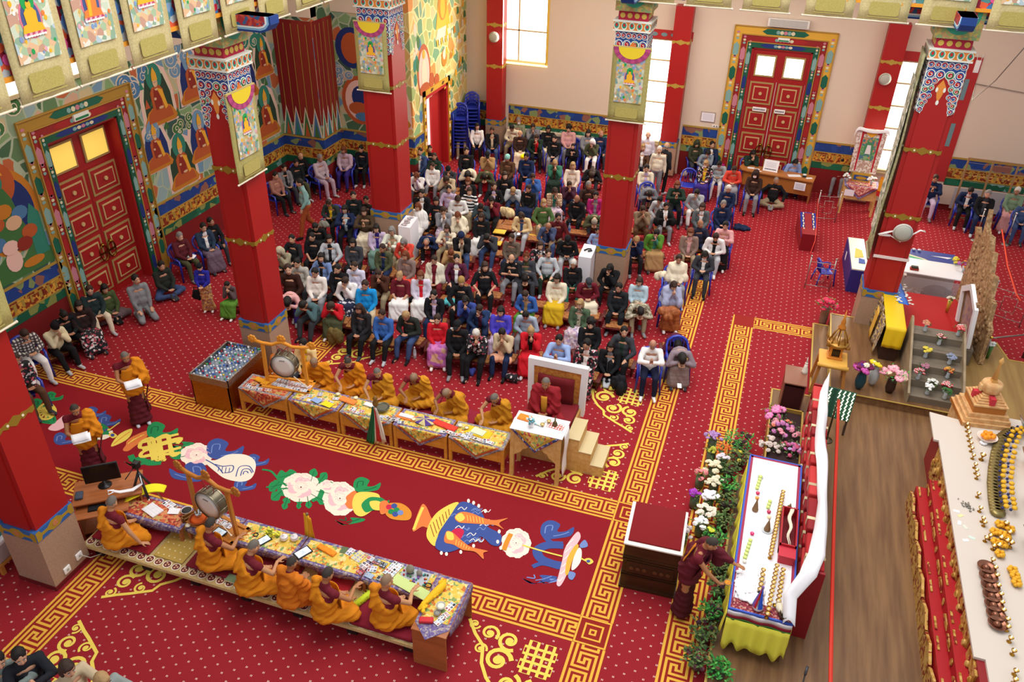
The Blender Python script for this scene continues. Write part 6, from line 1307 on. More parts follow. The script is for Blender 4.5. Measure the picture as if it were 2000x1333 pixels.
# ---------------------------------------------------------------- right altar
cx0=5.2;z0=.12
t=thing('altar_counter','long beige altar counter with a gold-trimmed red stepped front on the right','altar',(5.2,2.2,.12))
m=MB();m.box(.0,-6.5,0,3.2,3.35,.86,0);m.build('body',C('#8c1c20',rough=.5),t)
m=MB();m.prism([(-.04,2.75),(-.04,-1.95),(.1,-1.95),(.1,-6.5),(3.2,-6.5),(3.2,3.9),(.55,3.9),(.55,3.5),(-.12,3.6),(-.12,2.75)],.86,.9);m.build('countertop',C('#d4c8bc',rough=.35),t)
gc=mat('carved_gold','#b8883c',.45,pat='floral',sc=18,col3=['#c09448','#a8742c','#d0a860','#8c2c1c','#c89c4c'],metal=.2)
m=MB()
for i in range(11):
 y0=2.7-i*.62;
 if y0 < -4:break
 m.slab([(y0-.6,.2),(y0-.02,.2),(y0-.05,.82),(y0-.3,.84),(y0-.55,.82)],(-.0,0,0),(0,1,0),(0,0,1),(-.03,0,0))
 for j in range(4):m.ball((-.04,y0-.1-.13*j,.5+.12*(j % 2)),(.03,.06,.09),0,8)
m.build('carved_panel',gc,t)
m=MB();m.box(-.34,-6.5,0,-.0,1.95,.42,0);m.box(-.18,-6.5,.42,0,1.95,.62,0)
for k_,(xx,zz) in enumerate(((-.345,.21),(-.185,.52))):
 for i in range(24):
  y0=1.8-i*.36;q=i % 3
  if q == 1:m.slab(circ(y0,zz,.05,.06,8),(xx,0,0),(0,1,0),(0,0,1),(-.012,0,0),1)
  else:m.slab([(y0-.16,zz-.03),(y0,zz-.05),(y0+.16,zz-.03),(y0+.1,zz+.04),(y0-.1,zz+.04)],(xx,0,0),(0,1,0),(0,0,1),(-.012,0,0),1)
  if q != 1:m.box(xx+.03,y0-.12,[.422,.622][k_],xx+.06,y0+.12,[.44,.64][k_],1)
m.build('red_step',[C('#a8141c',rough=.5),gc],t)
m=MB();
for i in range(14):y0=1.95-i*.62;m.slab([(y0-.6,0),(y0-.01,0),(y0-.01,.3),(y0-.3,.4),(y0-.6,.3)],(-.37,0,0),(0,1,0),(0,0,1),(-.04,0,0))
m.build('carved_plinth',gc,t)
ZA=1.02
def on_altar(px_,py_,z=ZA):p=at(px_,py_,z);return p.x,p.y
lamps_px=[(1890,828),(1891,836),(1893,845),(1895,855),(1897,865),(1899,875),(1902,889),(1906,907),(1908,918),(1910,928),(1912,964),(1916,992),(1921,1012),(1924,1020),(1927,1050),(1935,1046),(1942,1066),(1940,1093),(1945,1108),(1948,1123),(1951,1143),(1956,1160),(1958,1176),(1961,1191),(1969,1209),(1970,1224),(1975,1246),(1981,1271),(1985,1310),(1984,1327)]
GLA='lit butter lamps in a line on the beige counter'
for i,(a_,b_) in enumerate(lamps_px):x,y=on_altar(a_,b_,ZA+.09);lamp(x,y,ZA,'lit butter lamp in the long line on the beige altar counter',GLA,True,1.1)
x,y=on_altar(1916,899);lamp(x,y,ZA,'larger lit lamp standing right of the long line of lamps',None,True,1.5)
for i in range(7):
 x,y=on_altar(1925+i*3.6,1112+i*18.5)
 m=MB();m.lathe([(.05,0),(.09,.03),(.13,.055),(.125,.06),(.1,.04),(.04,.015)],n=20)
 m.lathe([(.04,.012),(.06,.04),(.02,.07),(.004,.075)],n=12)
 tag(m.build('copper_bowl',C('#8c5c48',rough=.3,metal=.7),None,(x,y,ZA),(0,0,.2)),'shallow dark copper bowl in the row of seven on the beige counter','bowl','copper bowls on the counter')
m=MB();r=random.Random(3)
for i in range(50):m.lathe([(.012,0),(.012,.004)],(r.gauss(0,.05)+0,r.gauss(0,.03),.002+i*.0003),8)
x,y=on_altar(1890,990);tag(m.build('coin_heap',C('#8c8880',rough=.4,metal=.6),None,(x,y,ZA),(0,0,-.8)),'heap of small grey coins on the beige counter','coins');bpy.context.scene.objects['coin_heap']['kind']='stuff'
for i,(a_,b_,c,lab) in enumerate(((1868,999,'#f0f0f4','small white paper scrap nearest the coins'),(1876,1008,'#e4dca0','pale yellow banknote on the beige counter'),(1874,1022,'#e8ecf4','white folded paper below the yellow banknote'),(1885,1030,'#d8d8cc','crumpled note on the beige counter'),(1898,1051,'#d0e0d4','greenish banknote on the beige counter'),(1886,1056,'#eeeaec','white note left of the greenish banknote'))):
 x,y=on_altar(a_,b_);paper('banknote',x,y,ZA,.09,.05,i*.7,c,lab,'paper')
t_x,t_y=on_altar(1925,862)
t=thing('orange_basket','white bowl heaped with oranges on the beige counter','fruit bowl',(t_x,t_y,ZA));m=MB();m.lathe([(.06,0),(.12,.05),(.17,.11),(.165,.11),(.1,.05)],n=20);m.build('bowl',C('#ece0d4',rough=.5),t)
r=random.Random(2)
for i in range(9):
 q,d=i*2.4,.035*i**.5;o=MB();o.ball((0,0,0),.042,0,12);tag(o.build('orange',C('#f0961c',rough=.5),None,(t_x+d*cos(q)*1.1,t_y+d*sin(q)*1.1,ZA+.14-(d*.25)+.02*(i % 2))),'orange in the white bowl on the beige counter','orange','oranges in the bowl')
for i,(a_,b_,c,lab) in enumerate(((1912,828,'#e0d0c4','cream cloth flower ornament left of the oranges'),(1920,868,'#f0eef4','white tissue ornament below the oranges'))):
 x,y=on_altar(a_,b_);m=MB()
 for k_ in range(8):q=k_*.8;m.ball((.035*cos(q),.035*sin(q),.03),(.035,.03,.025),0,6)
 tag(m.build('cloth_flower',C(c),None,(x,y,ZA)),lab,'ornament')
# stupa on the counter
sx,sy=5.95,6.0
st1=mat('stupa_wood','#d8ae78',.6,pat='noise',col2='#c89460',sc=12);st2=C('#b06c2c',rough=.6)
t=thing('stupa_model','pale wooden stupa with stepped base and leaning spire at the counter\'s far end','stupa',(sx,sy,1.02-.72),R(8))
m=MB()
for i in range(3):m.box(-.42+.04*i,-.4+.04*i,.72-.0+.08*i,.42-.04*i,.4-.04*i,.80+.08*i,0)
m.box(-.38,-.36,0,.38,.36,.72,0)
for i in range(16):m.box(-.43,-.39+i*.05,.73,-.42,-.36+i*.05,.8,1)
m.build('stepped_base',[st1,st2],t)
m=MB();m.box(-.27,-.27,.96,.27,.27,1.1,1);m.box(-.29,-.29,1.1,.29,.29,1.13,0)
for i in range(4):m.box(-.25+.035*i,-.25+.035*i,1.13+.035*i,.25-.035*i,.25-.035*i,1.165+.035*i,0)
m.build('terraces',[st1,st2],t)
m=MB();m.box(-.04,-.27,1.135,.05,-.12,1.27);m.box(-.27,-.05,1.135,-.12,.04,1.27);m.build('red_stair',C('#c0303c'),t)
m=MB();m.lathe([(.13,1.26),(.17,1.32),(.18,1.42),(.17,1.46),(.15,1.48)],n=20);m.bbox(-.2,-.06,1.28,-.15,.06,1.42,.02);m.build('dome',st1,t)
m=MB();m.box(-.045,-.045,1.47,.045,.045,1.54);m.lathe([(.05,1.54),(.02,1.85),(.035,1.88),(.045,1.92),(.02,1.96),(.004,2.0)],n=12);m.build('spire',C('#cf9c58',rough=.5),t)
# pleated brass-like garland and framed icons at the right edge
t=thing('bowl_garland','curving garland of overlapping brass dishes and yellow flowers on the right counter','garland',(6.0,3.0,1.02))
gp=[(1975,835),(1955,850),(1945,880),(1940,910),(1938,940),(1940,970),(1945,1000)]
P3=[V((*on_altar(a_,b_,ZA+.1),ZA)) for a_,b_ in gp]
m=MB();m2=MB()
for i in range(len(P3)-1):
 for k_ in range(5):
  p=P3[i].lerp(P3[i+1],k_/5)-V((6.0,3.0,1.02));m.lathe([(.11,0),(.12,.03),(.06,.06)],p+V((.05,0,.02)),12)
  if k_ % 2 == 0:
   for dd in (.16,.28):m2.ball(p+V((dd,.02*k_,.13)),(.045,.045,.035),0,8);m2.ball(p+V((dd-.06,.03,.12)),.025,1,6)
m.build('dishes',C('#8c7c4c',rough=.35,metal=.7),t);m2.build('yellow_flowers',[C('#e8b028',rough=.6),C('#34386c')],t)
for i,(p0,p1,z_,cols,lab) in enumerate(((1985,840,1.15,['#2c8c9c','#d8e4e8','#203c6c','#e8e8ec'],'tilted framed picture with blue and green sky at the right edge'),(1990,905,1.15,['#a0522c','#e09c3c','#e8ecf0','#c8501c'],'tilted brown-framed picture of an orange-clad figure at the right edge'),(1992,985,1.12,['#2c3438','#5c6c70','#c8d0cc','#3c4c48'],'dark glossy picture frame lying at the right edge'),(1990,1065,1.12,['#6c7c3c','#2c3420','#8c3c30','#305c9c'],'dark green figurine in glass at the right edge by the orange lamps'))):
 p=at(p0,p1,z_);t=thing('framed_picture',lab,'picture',(p.x+.18,p.y,ZA),R(12));
 m=MB();Mt=MX.Rotation(R(-28),3,'Y');m.obox((0,0,.17),(.04,.52,.34),Mt,0);m.build('frame',C('#7c5c3c' if i < 2 else '#303438',rough=.4),t)
 m=MB();m.obox(Mt @ V((-.022,0,0))+V((0,0,.17)),(.006,.44,.27),Mt,0);m.build('picture',mat('icon_%d' % i,cols[0],.4,pat='floral',sc=7,col3=cols),t)
for i,(a_,b_) in enumerate(((1955,1020),(1945,1035),(1960,1040),(1947,1055),(1962,1060),(1955,1078),(1968,1045),(1975,1030),(1980,1110),(1985,1122),(1988,1135))):
 x,y=on_altar(a_,b_,ZA+.1);m=MB()
 for k_ in range(9):q=k_*.7;m.ball((.045*cos(q),.045*sin(q),.05+.02*(k_ % 2)),(.035,.035,.03),0,6)
 m.lathe([(.04,0),(.05,.05)],n=12,mi=1);tag(m.build('yellow_flower_cup',[C('#e8ac28'),C('#a88c4c',metal=.5)],None,(x,y,ZA)),'cup of yellow-orange flowers at the right end of the counter','flowers','yellow flower cups on the counter')
for i,(a_,b_) in enumerate(((1966,1022),(1973,1040),(1968,1056),(1956,1050),(1952,1065),(1976,1060))):x,y=on_altar(a_,b_,ZA+.12);lamp(x,y,ZA+.02,'lit lamp glowing among the yellow flower cups','lit lamps among the yellow flowers',True,1.3)
# ---------------------------------------------------------------- upper platform: lantern, vases, tiered flower stand
t=thing('gold_table','gold-yellow small table on splayed legs at the platform\'s left edge','table',(3.4,7.3,.16))
gy=C('#e0a848',rough=.5);m=MB();m.bbox(-.28,-.28,.66,.28,.28,.74,.02);m.lathe([(.045,-.3),(.045,.3)],(0,-.3,.7),12,0,MX.Rotation(R(90),3,'Y'));m.build('tabletop',gy,t)
for a_,b_ in ((-1,-1),(1,-1),(-1,1),(1,1)):m=MB();m.bar((a_*.24,b_*.24,.66),(a_*.3,b_*.3,.0 if a_ < 0 else .16),.06);m.build('leg',C('#b87838',rough=.5),t)
t=thing('gold_lantern','golden pagoda-shaped reliquary on the small gold table','reliquary',(3.42,7.36,.902))
m=MB();m.bbox(-.15,-.15,0,.15,.15,.04,.01);m.build('base',C('#d8842c',rough=.4),t)
m=MB();
for x,y in ((-.1,-.1),(.1,-.1),(-.1,.1),(.1,.1)):m.box(x-.02,y-.02,.04,x+.02,y+.02,.26)
m.box(-.13,-.13,.24,.13,.13,.28);m.build('frame',C('#d8842c',rough=.4),t)
m=MB();m.box(-.085,-.085,.04,.085,.085,.24);m.build('dark_glass',C('#2c2018',rough=.1),t)
m=MB();m.lathe([(.2,.28),(.22,.32),(.2,.36)],n=16);
for i in range(8):q=2*pi*i/8;m.tube([(.19*cos(q),.19*sin(q),.34),(.13*cos(q),.13*sin(q),.52),(.05*cos(q),.05*sin(q),.68)],.014,6)
for i in range(4):q=2*pi*i/4+.78;m.tube([(.22*cos(q),.22*sin(q),.3),(.3*cos(q),.3*sin(q),.34),(.3*cos(q),.3*sin(q),.44)],[.02,.02,.006],6)
m.build('openwork_dome',C('#a87830',rough=.35,metal=.5),t)
m=MB();m.lathe([(.07,.66),(.08,.7),(.04,.76),(.05,.8),(.025,.9),(.004,1.1)],n=12);m.build('spire',C('#c87c28',rough=.4),t)
vp=[(.05,0),(.09,.08),(.11,.2),(.09,.34),(.05,.42),(.06,.45)]
bouquet('flower_vase','teal vase of dark purple and magenta pompom flowers on the platform',4.02,7.25,.31,[('#6c1440','#7c1c4c',.09,5),('#c04ca0','#d464b4',.1,2),('#4c1c80','#5c2c90',.07,2),('#e8dcc0','#f0e8d0',.06,3)],.14,GRN,201,('#1c4450',vp),.1,None,30)
bouquet('flower_vase','glass vase of two yellow pompom flowers behind pink lilies',4.28,7.5,.31,[('#e8cc1c','#f0d838',.09,2),('#e8e8e8','#f0f0f0',.04,2)],.08,GRN,202,('#c4c8c8',vp),.1,None,14)
bouquet('flower_vase','dark vase overflowing with pink lilies and green leaves',4.62,7.35,.31,[('#ec9cb0','#f4c8c8',.09,10),('#f0c8b0','#f8e0c8',.06,3)],.22,GRN2,203,('#3c2820',[(.07,0),(.1,.1),(.09,.3),(.07,.34)]),.16,None,90)
bouquet('flower_vase','tall wooden vase of red camellias beside the platform corner',3.32,10.25,.0,[('#c8204c','#e04c6c',.08,9),('#b01c3c','#cc3454',.06,6)],.22,GRN2,204,('#8c6c58',[(.08,0),(.09,.1),(.1,.42),(.11,.45)]),.2,None,80)
t=thing('tiered_stand','four-step grey board stand crowded with small flower vases','stand',(5.05,7.15,.3));gw=mat('grey_board','#7c7060',.6,pat='woodx',col2='#6c6254',sc=10)
for i in range(5):m=MB();m.box(-.1,-.0+i*.36,0,.88,.36+i*.36,.14+i*.16);m.build('shelf_step',gw,t)
for s in (-.14,.88):m=MB();m.slab([(-.05,0),(1.82,0),(1.82,1.0),(1.7,1.0),(-.05,.22)],(s,0,0),(0,1,0),(0,0,1),(.045,0,0));m.build('side_board',mat('side_plank','#a08c70',.6,pat='wood',col2='#8c7a60',sc=10),t)
sv=[((5.2,8.75),'#d0788c','#e8c050','pink and yellow posy on the top shelf, left'),((5.5,8.55),'#b02838','#f0e8d8','red and white posy in a dark basket on the top shelf'),((5.85,8.8),'#d83c44','#f0b0a8','coral red posy on the top shelf, right'),((5.25,8.2),'#e8d040','#f0e068','yellow rosebuds in a glass vase on the second shelf'),((5.7,8.1),'#8c94b0','#a8b0c8','grey-blue dried sprigs in a glass vase'),((5.2,7.8),'#b07088','#c890a0','dusty pink sprigs on the middle shelf'),((5.68,7.8),'#b82c34','#e8d058','round bunch of red, yellow and white blooms on the middle shelf'),
      ((5.38,7.5),'#e8e8e0','#f4f4f0','white freesias in a glass on the lower shelf'),((5.65,7.5),'#d02c30','#f0f0f0','red carnations in a white vase on the lower shelf'),((5.1,7.55),'#c82c30','#e0e0e4','red flower in a small glass by the pink lilies'),((5.3,7.3),'#f4f4f2','#ffffff','cluster of white blossoms at the foot of the shelves'),((5.62,7.25),'#3c7038','#4c8444','small green sprig in a tumbler at the foot of the shelves')]
for i,((x,y),c,c2,lab) in enumerate(sv):
 zz=.3+.14+.16*min(4,max(0,int((y-7.15)/.36)))+.003;bouquet('flower_vase',lab,x,y,zz,[(c,c2,.035,9),(c2,c,.03,4)],.09,GRN,220+i,('#b8c0c4',[(.03,0),(.045,.03),(.03,.1),(.035,.14)]),.06,None,24)
# draped yellow seat, carved back, cases
t=thing('yellow_draped_seat','high narrow seat draped in yellow silk with blue embroidered runner','seat',(4.62,9.75,.3))
m=MB();m.box(-.17,-1.15,0,.17,1.0,.78);m.build('body',C('#3c2418'),t);m=MB();m.bbox(-.2,-1.2,.78,.2,1.0,.86,.02)
m.grid(lambda u,v:(-.2+.4*u,-1.21-.02*v+.012*sin(u*14)*v,.86-.5*v),10,6,0,True,(0,-.005,0));m.build('yellow_silk',C('#ecc41c',rough=.5),t)
m=MB();m.grid(lambda u,v:(-.215-.08*v-.02*sin(u*30),-1.1+2.05*u,.84-.74*v),40,8,0,True,(-.006,0,0));m.build('fringed_hanging',mat('hanging_fringe','#9c8c78',.8,pat='floral',sc=22,col3=['#9c8c78','#c8b48c','#7c6454','#d8b04c','#6c5c50']),t)
m=MB();m.grid(lambda u,v:(-.3-.05*v,-.5+.35*u,.8-.72*v),4,6,0,True,(-.006,0,0));m.build('gold_panel',C('#d8a840',rough=.6),t)
m=MB();m.grid(lambda u,v:(-.02+.22*u+.12*v,.95-1.0*v,.868-.02*v*u),4,8,0,True,(0,0,.006));r=random.Random(5)
for i in range(40):m.ball((r.choice([-.03,.2])+.1*r.random()+.1*i/40,.9-.95*i/40,.88),(.035,.03,.012),1,6)
m.build('blue_runner',[C('#3c74d0',rough=.6),C('#e8e4d8')],t)
t=thing('red_carpet_dais','low platform covered with plain red cloth beside the yellow seat','dais',(5.5,10.0,.3));m=MB();m.bbox(-.68,-.92,0,.75,1.35,.38,.02);m.build('red_cover',C('#b0161a',rough=.8),t)
m=MB();m.box(-.7,-.98,0,.8,-.93,.36);m.box(.76,-.95,0,.82,1.35,.36);m.build('wooden_edge',gw,t)
t=thing('carved_back','tall carved wooden throne back with crown-like points on the right','throne back',(6.42,10.25,.3),R(8));cw=mat('carved_wood','#a8845c',.6,pat='floral',sc=22,col3=['#a8845c','#8c6c48','#b8966c','#9c7850'])
m=MB();pf=[(-1.1,0),(1.2,0),(1.25,1.2),(1.32,1.9),(1.5,2.1),(1.38,2.15),(1.2,2.0),(1.0,2.15),(1.1,2.7),(.92,2.35),(.75,2.25),(.5,2.3),(.3,2.05),(.1,2.1),(-.1,1.7),(-.35,1.75),(-.5,1.3),(-.7,1.3),(-.8,.9),(-1.0,.8)]
m.slab(pf,(-.05,0,0),(0,1,0),(0,0,1),(.1,0,0));r=random.Random(2)
for i in range(170):
 y,z=r.uniform(-1,1.2),r.uniform(.1,2.2)
 if z < .9+(y+1)*.62:m.ball((r.choice([-.05,.05]),y,z),(.035,.06,.06),0,6)
m.build('carving',cw,t)
t=thing('white_framed_portrait','portrait with a white scarf draped over its frame, leaning on the carved back','portrait',(6.18,9.55,.68),R(8))
m=MB();Mt=MX.Rotation(R(-8),3,'Y')
for c_,s_ in (((0,-.42,.5),(.05,.1,1.0)),((0,.42,.5),(.05,.1,1.0)),((0,0,1.02),(.05,.94,.1)),((0,0,.04),(.05,.94,.08))):m.obox(Mt @ V(c_),s_,Mt)
m.build('frame',C('#8c6c48'),t);m=MB();m.obox(Mt @ V((.01,0,.5)),(.02,.78,.95),Mt);m.build('picture',mat('portrait_print','#8c7c8c',.4,pat='noise',col2='#b8a08c',sc=6),t)
m=MB();sp=[(-.5,.0),(-.52,.95),(0,1.3),(.52,.98),(.5,.15),(.4,.15),(.42,.9),(0,1.15),(-.42,.88),(-.4,0)]
m.slab(sp,(-.09,0,0),(0,1,0),(-.12,0,1),(.08,0,0));tag(m.build('white_scarf',white,None,(6.18,9.55,.68),(0,0,R(8))),'white scarf folded around the top and sides of the leaning portrait','scarf')
for i,(x,y,z,c,lab) in enumerate(((6.0,9.3,.69,'#f0f0ec','white tulips with long green stems before the leaning portrait'),(5.92,10.6,.69,'#e8e0d0','slim bunch of white blooms wrapped in yellow by the glass case'),(6.75,9.5,.29,'#e8ecec','white bloom behind the carved throne back'))):bouquet('flower_vase',lab,x,y,z,[(c,c,.035,6)],.07,GRN2,250+i,('#4c7c3c' if i != 1 else '#d0a83c',[(.03,0),(.04,.2),(.05,.3)]),.05,None,20)
t=thing('glass_case','white-topped glass display case holding brown root carvings','display case',(5.72,12.35,0));gl=mat('case_glass','#e8f0f4',.05,alpha=.2)
m=MB();m.box(-.68,-.5,0,.68,.5,.12);m.box(-.66,.46,.12,.66,.48,.85);m.box(-.68,-.5,.8,-.62,.5,.86);m.build('cabinet',C('#c8bcb4',rough=.5),t)
m=MB();m.bbox(-.7,-.35,.86,.7,.52,.89,.005);m.build('white_top',C('#f4f4f6',rough=.3),t);m=MB();m.box(-.66,-.5,.12,.66,-.49,.85);m.build('pane',gl,t)
m=MB();r=random.Random(4)
for i in range(34):q=r.uniform(0,6);p0=V((-.38+r.uniform(-.18,.18),-.3,.3+r.uniform(-.1,.2)));m.tube([p0,p0+V((.08*cos(q),.02,.08*sin(q))),p0+V((.15*cos(q+1),0,.12*sin(q+1)))],[.016,.012,.006],5)
tag(m.build('antler_tangle',C('#b09878'),None,(5.72,12.35,0)),'tangle of pale twisted roots inside the glass case, left side','root carving')
m=MB();m.ball((.2,-.2,.38),(.36,.15,.2),0,12)
for i in range(30):m.ball((.2+r.uniform(-.33,.33),-.3,.36+r.uniform(-.15,.17)),(.06,.05,.05),0,6)
tag(m.build('root_carving',C('#5c3828',rough=.6),None,(5.72,12.35,0)),'large dark brown root carving filling the right of the glass case','carving')
m=MB();m.bbox(-.1,-.06,0,.1,.06,.05,.01,0);m.bbox(-.08,-.05,.05,.08,.05,.09,.01,1);tag(m.build('small_books',[C('#a83c2c'),C('#3c3c34')],None,(5.28,12.2,.891)),'red and dark booklet pair on the white top of the glass case','booklets')
t=thing('blue_relief_panel','blue table behind the glass case with white and green painted hills','table',(5.72,13.35,0));m=MB();m.box(-.68,-.42,0,.68,.42,.72,0);m.box(-.7,-.44,.72,.7,.44,.75,0);m.build('blue_top',C('#2c3c8c',rough=.5),t)
m=MB();m.slab([(-.68,-.42),(.3,-.42),(-.1,-.1),(-.68,.15)],(0,0,.75),(1,0,0),(0,1,0),(0,0,.01),0);m.slab([(-.6,-.35),(.1,-.35),(-.15,-.15),(-.6,.0)],(0,0,.76),(1,0,0),(0,1,0),(0,0,.008),1);m.slab([(-.3,.05),(.1,.0),(.2,.1)],(.4,.1,.75),(1,0,0),(0,1,0),(0,0,.01),2);m.build('painted_hills',[C('#e8dcb0'),C('#5cb088'),C('#ece8f0')],t)
for i in range(4):m=MB();m.lathe([(.03,0),(.045,.04),(.035,.05)],n=12);tag(m.build('glass_cup',C('#dcd8e4',rough=.2),None,(5.15+.13*i,13.7,.752)),'small clear cup in the row at the far left of the blue table','cup','clear cups on the blue table')
bouquet('flower_vase','yellow lilies in a vase on the glass case corner',6.3,12.95,.8,[('#e0cc38','#f0e468',.06,6)],.13,GRN2,260,('#c4ccd0',[(.03,0),(.05,.1)]),.1,None,26)
bouquet('flower_vase','pink and orange orchids in a glass by the yellow lilies',6.42,12.5,.892,[('#b05ca8','#d088c8',.055,5),('#e08838','#f0a860',.04,4)],.13,GRN2,261,('#c8d0d4',[(.03,0),(.05,.14)]),.1,None,20)
# stanchions and ropes
def post(name,p,h_,lab,grp=None,col='#a8a4a0'):
 t=thing(name,lab,'barrier post',p,0,grp);m=MB();m.tube([(0,0,.0),(0,0,h_)],.014,8);m.build('pole',C(col,rough=.3,metal=.8),t);m=MB();m.ball((0,0,h_+.02),.032,0,10);m.build('knob',C('#d8d4d4',rough=.2,metal=.8),t);m=MB();m.lathe([(.11,0),(.1,.015),(.015,.025)],n=14);m.build('base',C(col,rough=.4,metal=.7),t)
def rail(name,p,q,h_,lab,curl_=True):
 p,q=V((*p,0)),V((*q,0));t=thing(name,lab,'barrier',p);d=q-p
 for e in (V((0,0,0)),d):m=MB();m.tube([e,e+V((0,0,h_))],.014,8);m.ball(e+V((0,0,h_+.02)),.028,0,8);m.build('post',C('#b4b0ac',rough=.3,metal=.8),t)
 m=MB()
 for z in (h_*.12,h_*.85):m.tube([V((0,0,z)),d+V((0,0,z))],.008,6)
 if curl_:
  c=lambda a_,z:d*a_+V((0,0,z*h_))
  for s in ([(.3,.3),(.7,.3),(.7,.7),(.3,.7),(.3,.3)],[(.1,.5),(.3,.5),(.3,.62)],[(.9,.5),(.7,.5),(.7,.38)],[(.5,.12),(.5,.3)],[(.5,.7),(.5,.85)]):m.tube([c(*k_) for k_ in s],.008,5)
 m.build('rail',C('#a8a49c',rough=.3,metal=.8),t);return t
rail('metal_barrier',at(1590,432,0)[:2],at(1630,435,0)[:2],.95,'light metal barrier with square scroll beside the red-topped box')
rail('metal_barrier',at(1571,563,0)[:2],at(1618,570,0)[:2],.9,'light metal barrier in front of the small blue chair')
rail('metal_barrier',at(1925,618,0)[:2],at(1990,640,0)[:2],.95,'light metal barrier with gold scrolls behind the carved throne back')
post('barrier_post',at(1903,470,0),.95,'slim barrier post before the row of people under the far right wall')
post('barrier_post',at(1963,478,0),.95,'barrier post at the far right carrying a red rope')
t=thing('handrail','brass-ended metal handrail beside the light wooden floor on the right','handrail',(7.5,9.8,.0));m=MB();m.tube([(-.9,-.6,.95),(0,0,.9),(.15,.35,.9),(.2,.5,0)],.018,8);m.tube([(-.9,-.6,.95),(-.9,-.6,.28)],.014,8);m.tube([(0,0,.9),(0,0,.28)],.018,8);m.ball((-.9,-.6,.97),.035,1);m.build('rail',[C('#7c6c68',rough=.3,metal=.8),C('#d8b050',rough=.2,metal=1)],t)
m=MB();P_=[at(1600,380,.9),at(1585,440,.9)-V((0,0,.08)),at(1572,540,.82),at(1583,513,.85)]
m.tube([at(1598,388,.93),at(1596,425,.85),at(1592,470,.82),at(1583,495,.86)],.008,6);tag(m.build('red_tape',C('#e04030')),'thin red tape strung past the small red and blue display box','tape')
m=MB();m.tube([at(1957,449,.95),at(1962,480,.8),at(1968,520,.75),at(1985,575,.8),at(1993,588,.85)],.02,6);tag(m.build('red_rope',C('#e0401c')),'bright red rope curving down at the far right edge','rope')
# red-blue display box, low blue case, papers
t=thing('display_box','small tilted red display box with blue and gold border on the carpet','display box',(2.75,15.05,0),R(6))
m=MB();m.box(-.2,-.75,0,.2,.75,.5);m.build('body',C('#8c1420',rough=.6),t);Mt=MX.Rotation(R(14),3,'X')
m=MB();m.obox((0,-.15,.52),(.42,1.15,.03),Mt,0);m.obox((0,-.15,.54),(.2,1.05,.012),Mt,1)
for s in (-1,1):
 for i in range(9):m.obox(V((s*(.13+.015*(i % 2)),-.6+.115*i,.555))-V((0,0,0))+V((0,0,((-.6+.115*i)+.15)*.25)),(.03,.08,.01),Mt,2)
m.build('top_panel',[C('#1c2c8c'),C('#8c1420'),C('#e8dcb4')],t);paper('notice',2.78,15.75,.5,.14,.14,.1,'#f6f4f8','small white card at the top of the red display box','notice')
t=thing('blue_display_case','long low blue display case with cream top beside the right column','display case',(4.05,13.1,0),R(2));m=MB();m.box(-.22,-.9,0,.22,1.1,.62);m.build('body',C('#2c2c7c',rough=.5),t);m=MB();m.box(-.2,-.88,.62,.2,1.08,.65);m.build('top_panel',C('#dcd4c0',rough=.4),t)
m=MB();m.slab([(-.1,-.2),(.12,-.1),(.1,.3),(-.05,.4)],(0,0,.652),(1,0,0),(0,1,0),(0,0,.008),0);m.slab([(-.02,-.5),(.14,-.5),(.14,-.25),(0,-.2)],(0,0,.652),(1,0,0),(0,1,0),(0,0,.008),1);m.build('exhibit',[C('#e0c050'),C('#2c50a8')],t)
p=at(1664,505,0);paper('notice',p.x,p.y,.001,.32,.22,.05,'#f0f2fa','white sheet lying on the carpet before the low blue case','paper',None,.004,['#d8dce8'])
p=at(1679,508,.3);m=MB();m.box(-.07,0,0,.07,.006,.22);tag(m.build('notice',C('#eef0f8'),None,(3.81,p.y,.25),(0,0,R(92))),'white notice fixed to the side of the low blue case','notice')
# registration desk, chair, sign
t=thing('registration_desk','long curved brown desk in front of the far red door','desk',(1.68,18.2,0),R(-7))
m=MB();tp_=[(-1.15,.3),(-1.2,.0),(-1.1,-.22),(-.9,-.28),(1.15,-.28),(1.15,.3)];m.prism(tp_,.72,.76);m.build('desktop',C('#b4743c',rough=.45),t)
m=MB();m.prism([(-1.05,.26),(-1.08,0),(-1.0,-.18),(-.88,-.22),(1.1,-.22),(1.1,-.2),(-.86,-.2),(-.98,-.16),(-1.05,0),(-1.02,.26)],.25,.72);m.build('front_panel',C('#a8682f',rough=.5),t)
m=MB();m.box(1.08,-.24,0,1.12,.26,.72);m.box(-.95,-.15,0,-.9,.2,.72);m.build('leg_panel',C('#9c5c2c'),t)
t=thing('desk_sign','large white sign propped on the brown desk','sign',(1.45,18.25,.762),R(-8));m=MB();Mt=MX.Rotation(R(-18),3,'X');m.obox((0,0,.17),(.46,.01,.36),Mt,0)
for i in range(5):m.obox(Mt @ V((0,-.008,.1-i*.035))+V((0,0,.17)),(.34-.03*(i % 2),.004,.008),Mt,2)
for i in range(9):m.obox(Mt @ V((-.16+.04*i,-.008,-.11))+V((0,0,.17)),(.03,.004,.03),Mt,1)
m.build('board',[C('#f2f0f4'),C('#303858'),C('#b8bcc8')],t)
m=MB();m.box(-.17,-.012,-.12,.17,0,.12,0)
for i in range(6):m.box(-.13,-.016,-.08+i*.03,.13,-.012,-.072+i*.03,1)
tag(m.build('desk_notice',[C('#f0eef6'),C('#a0a4b4')],None,(2.42,17.8,.55),(0,0,R(-7))),'white notice taped to the right end of the brown desk front','notice')
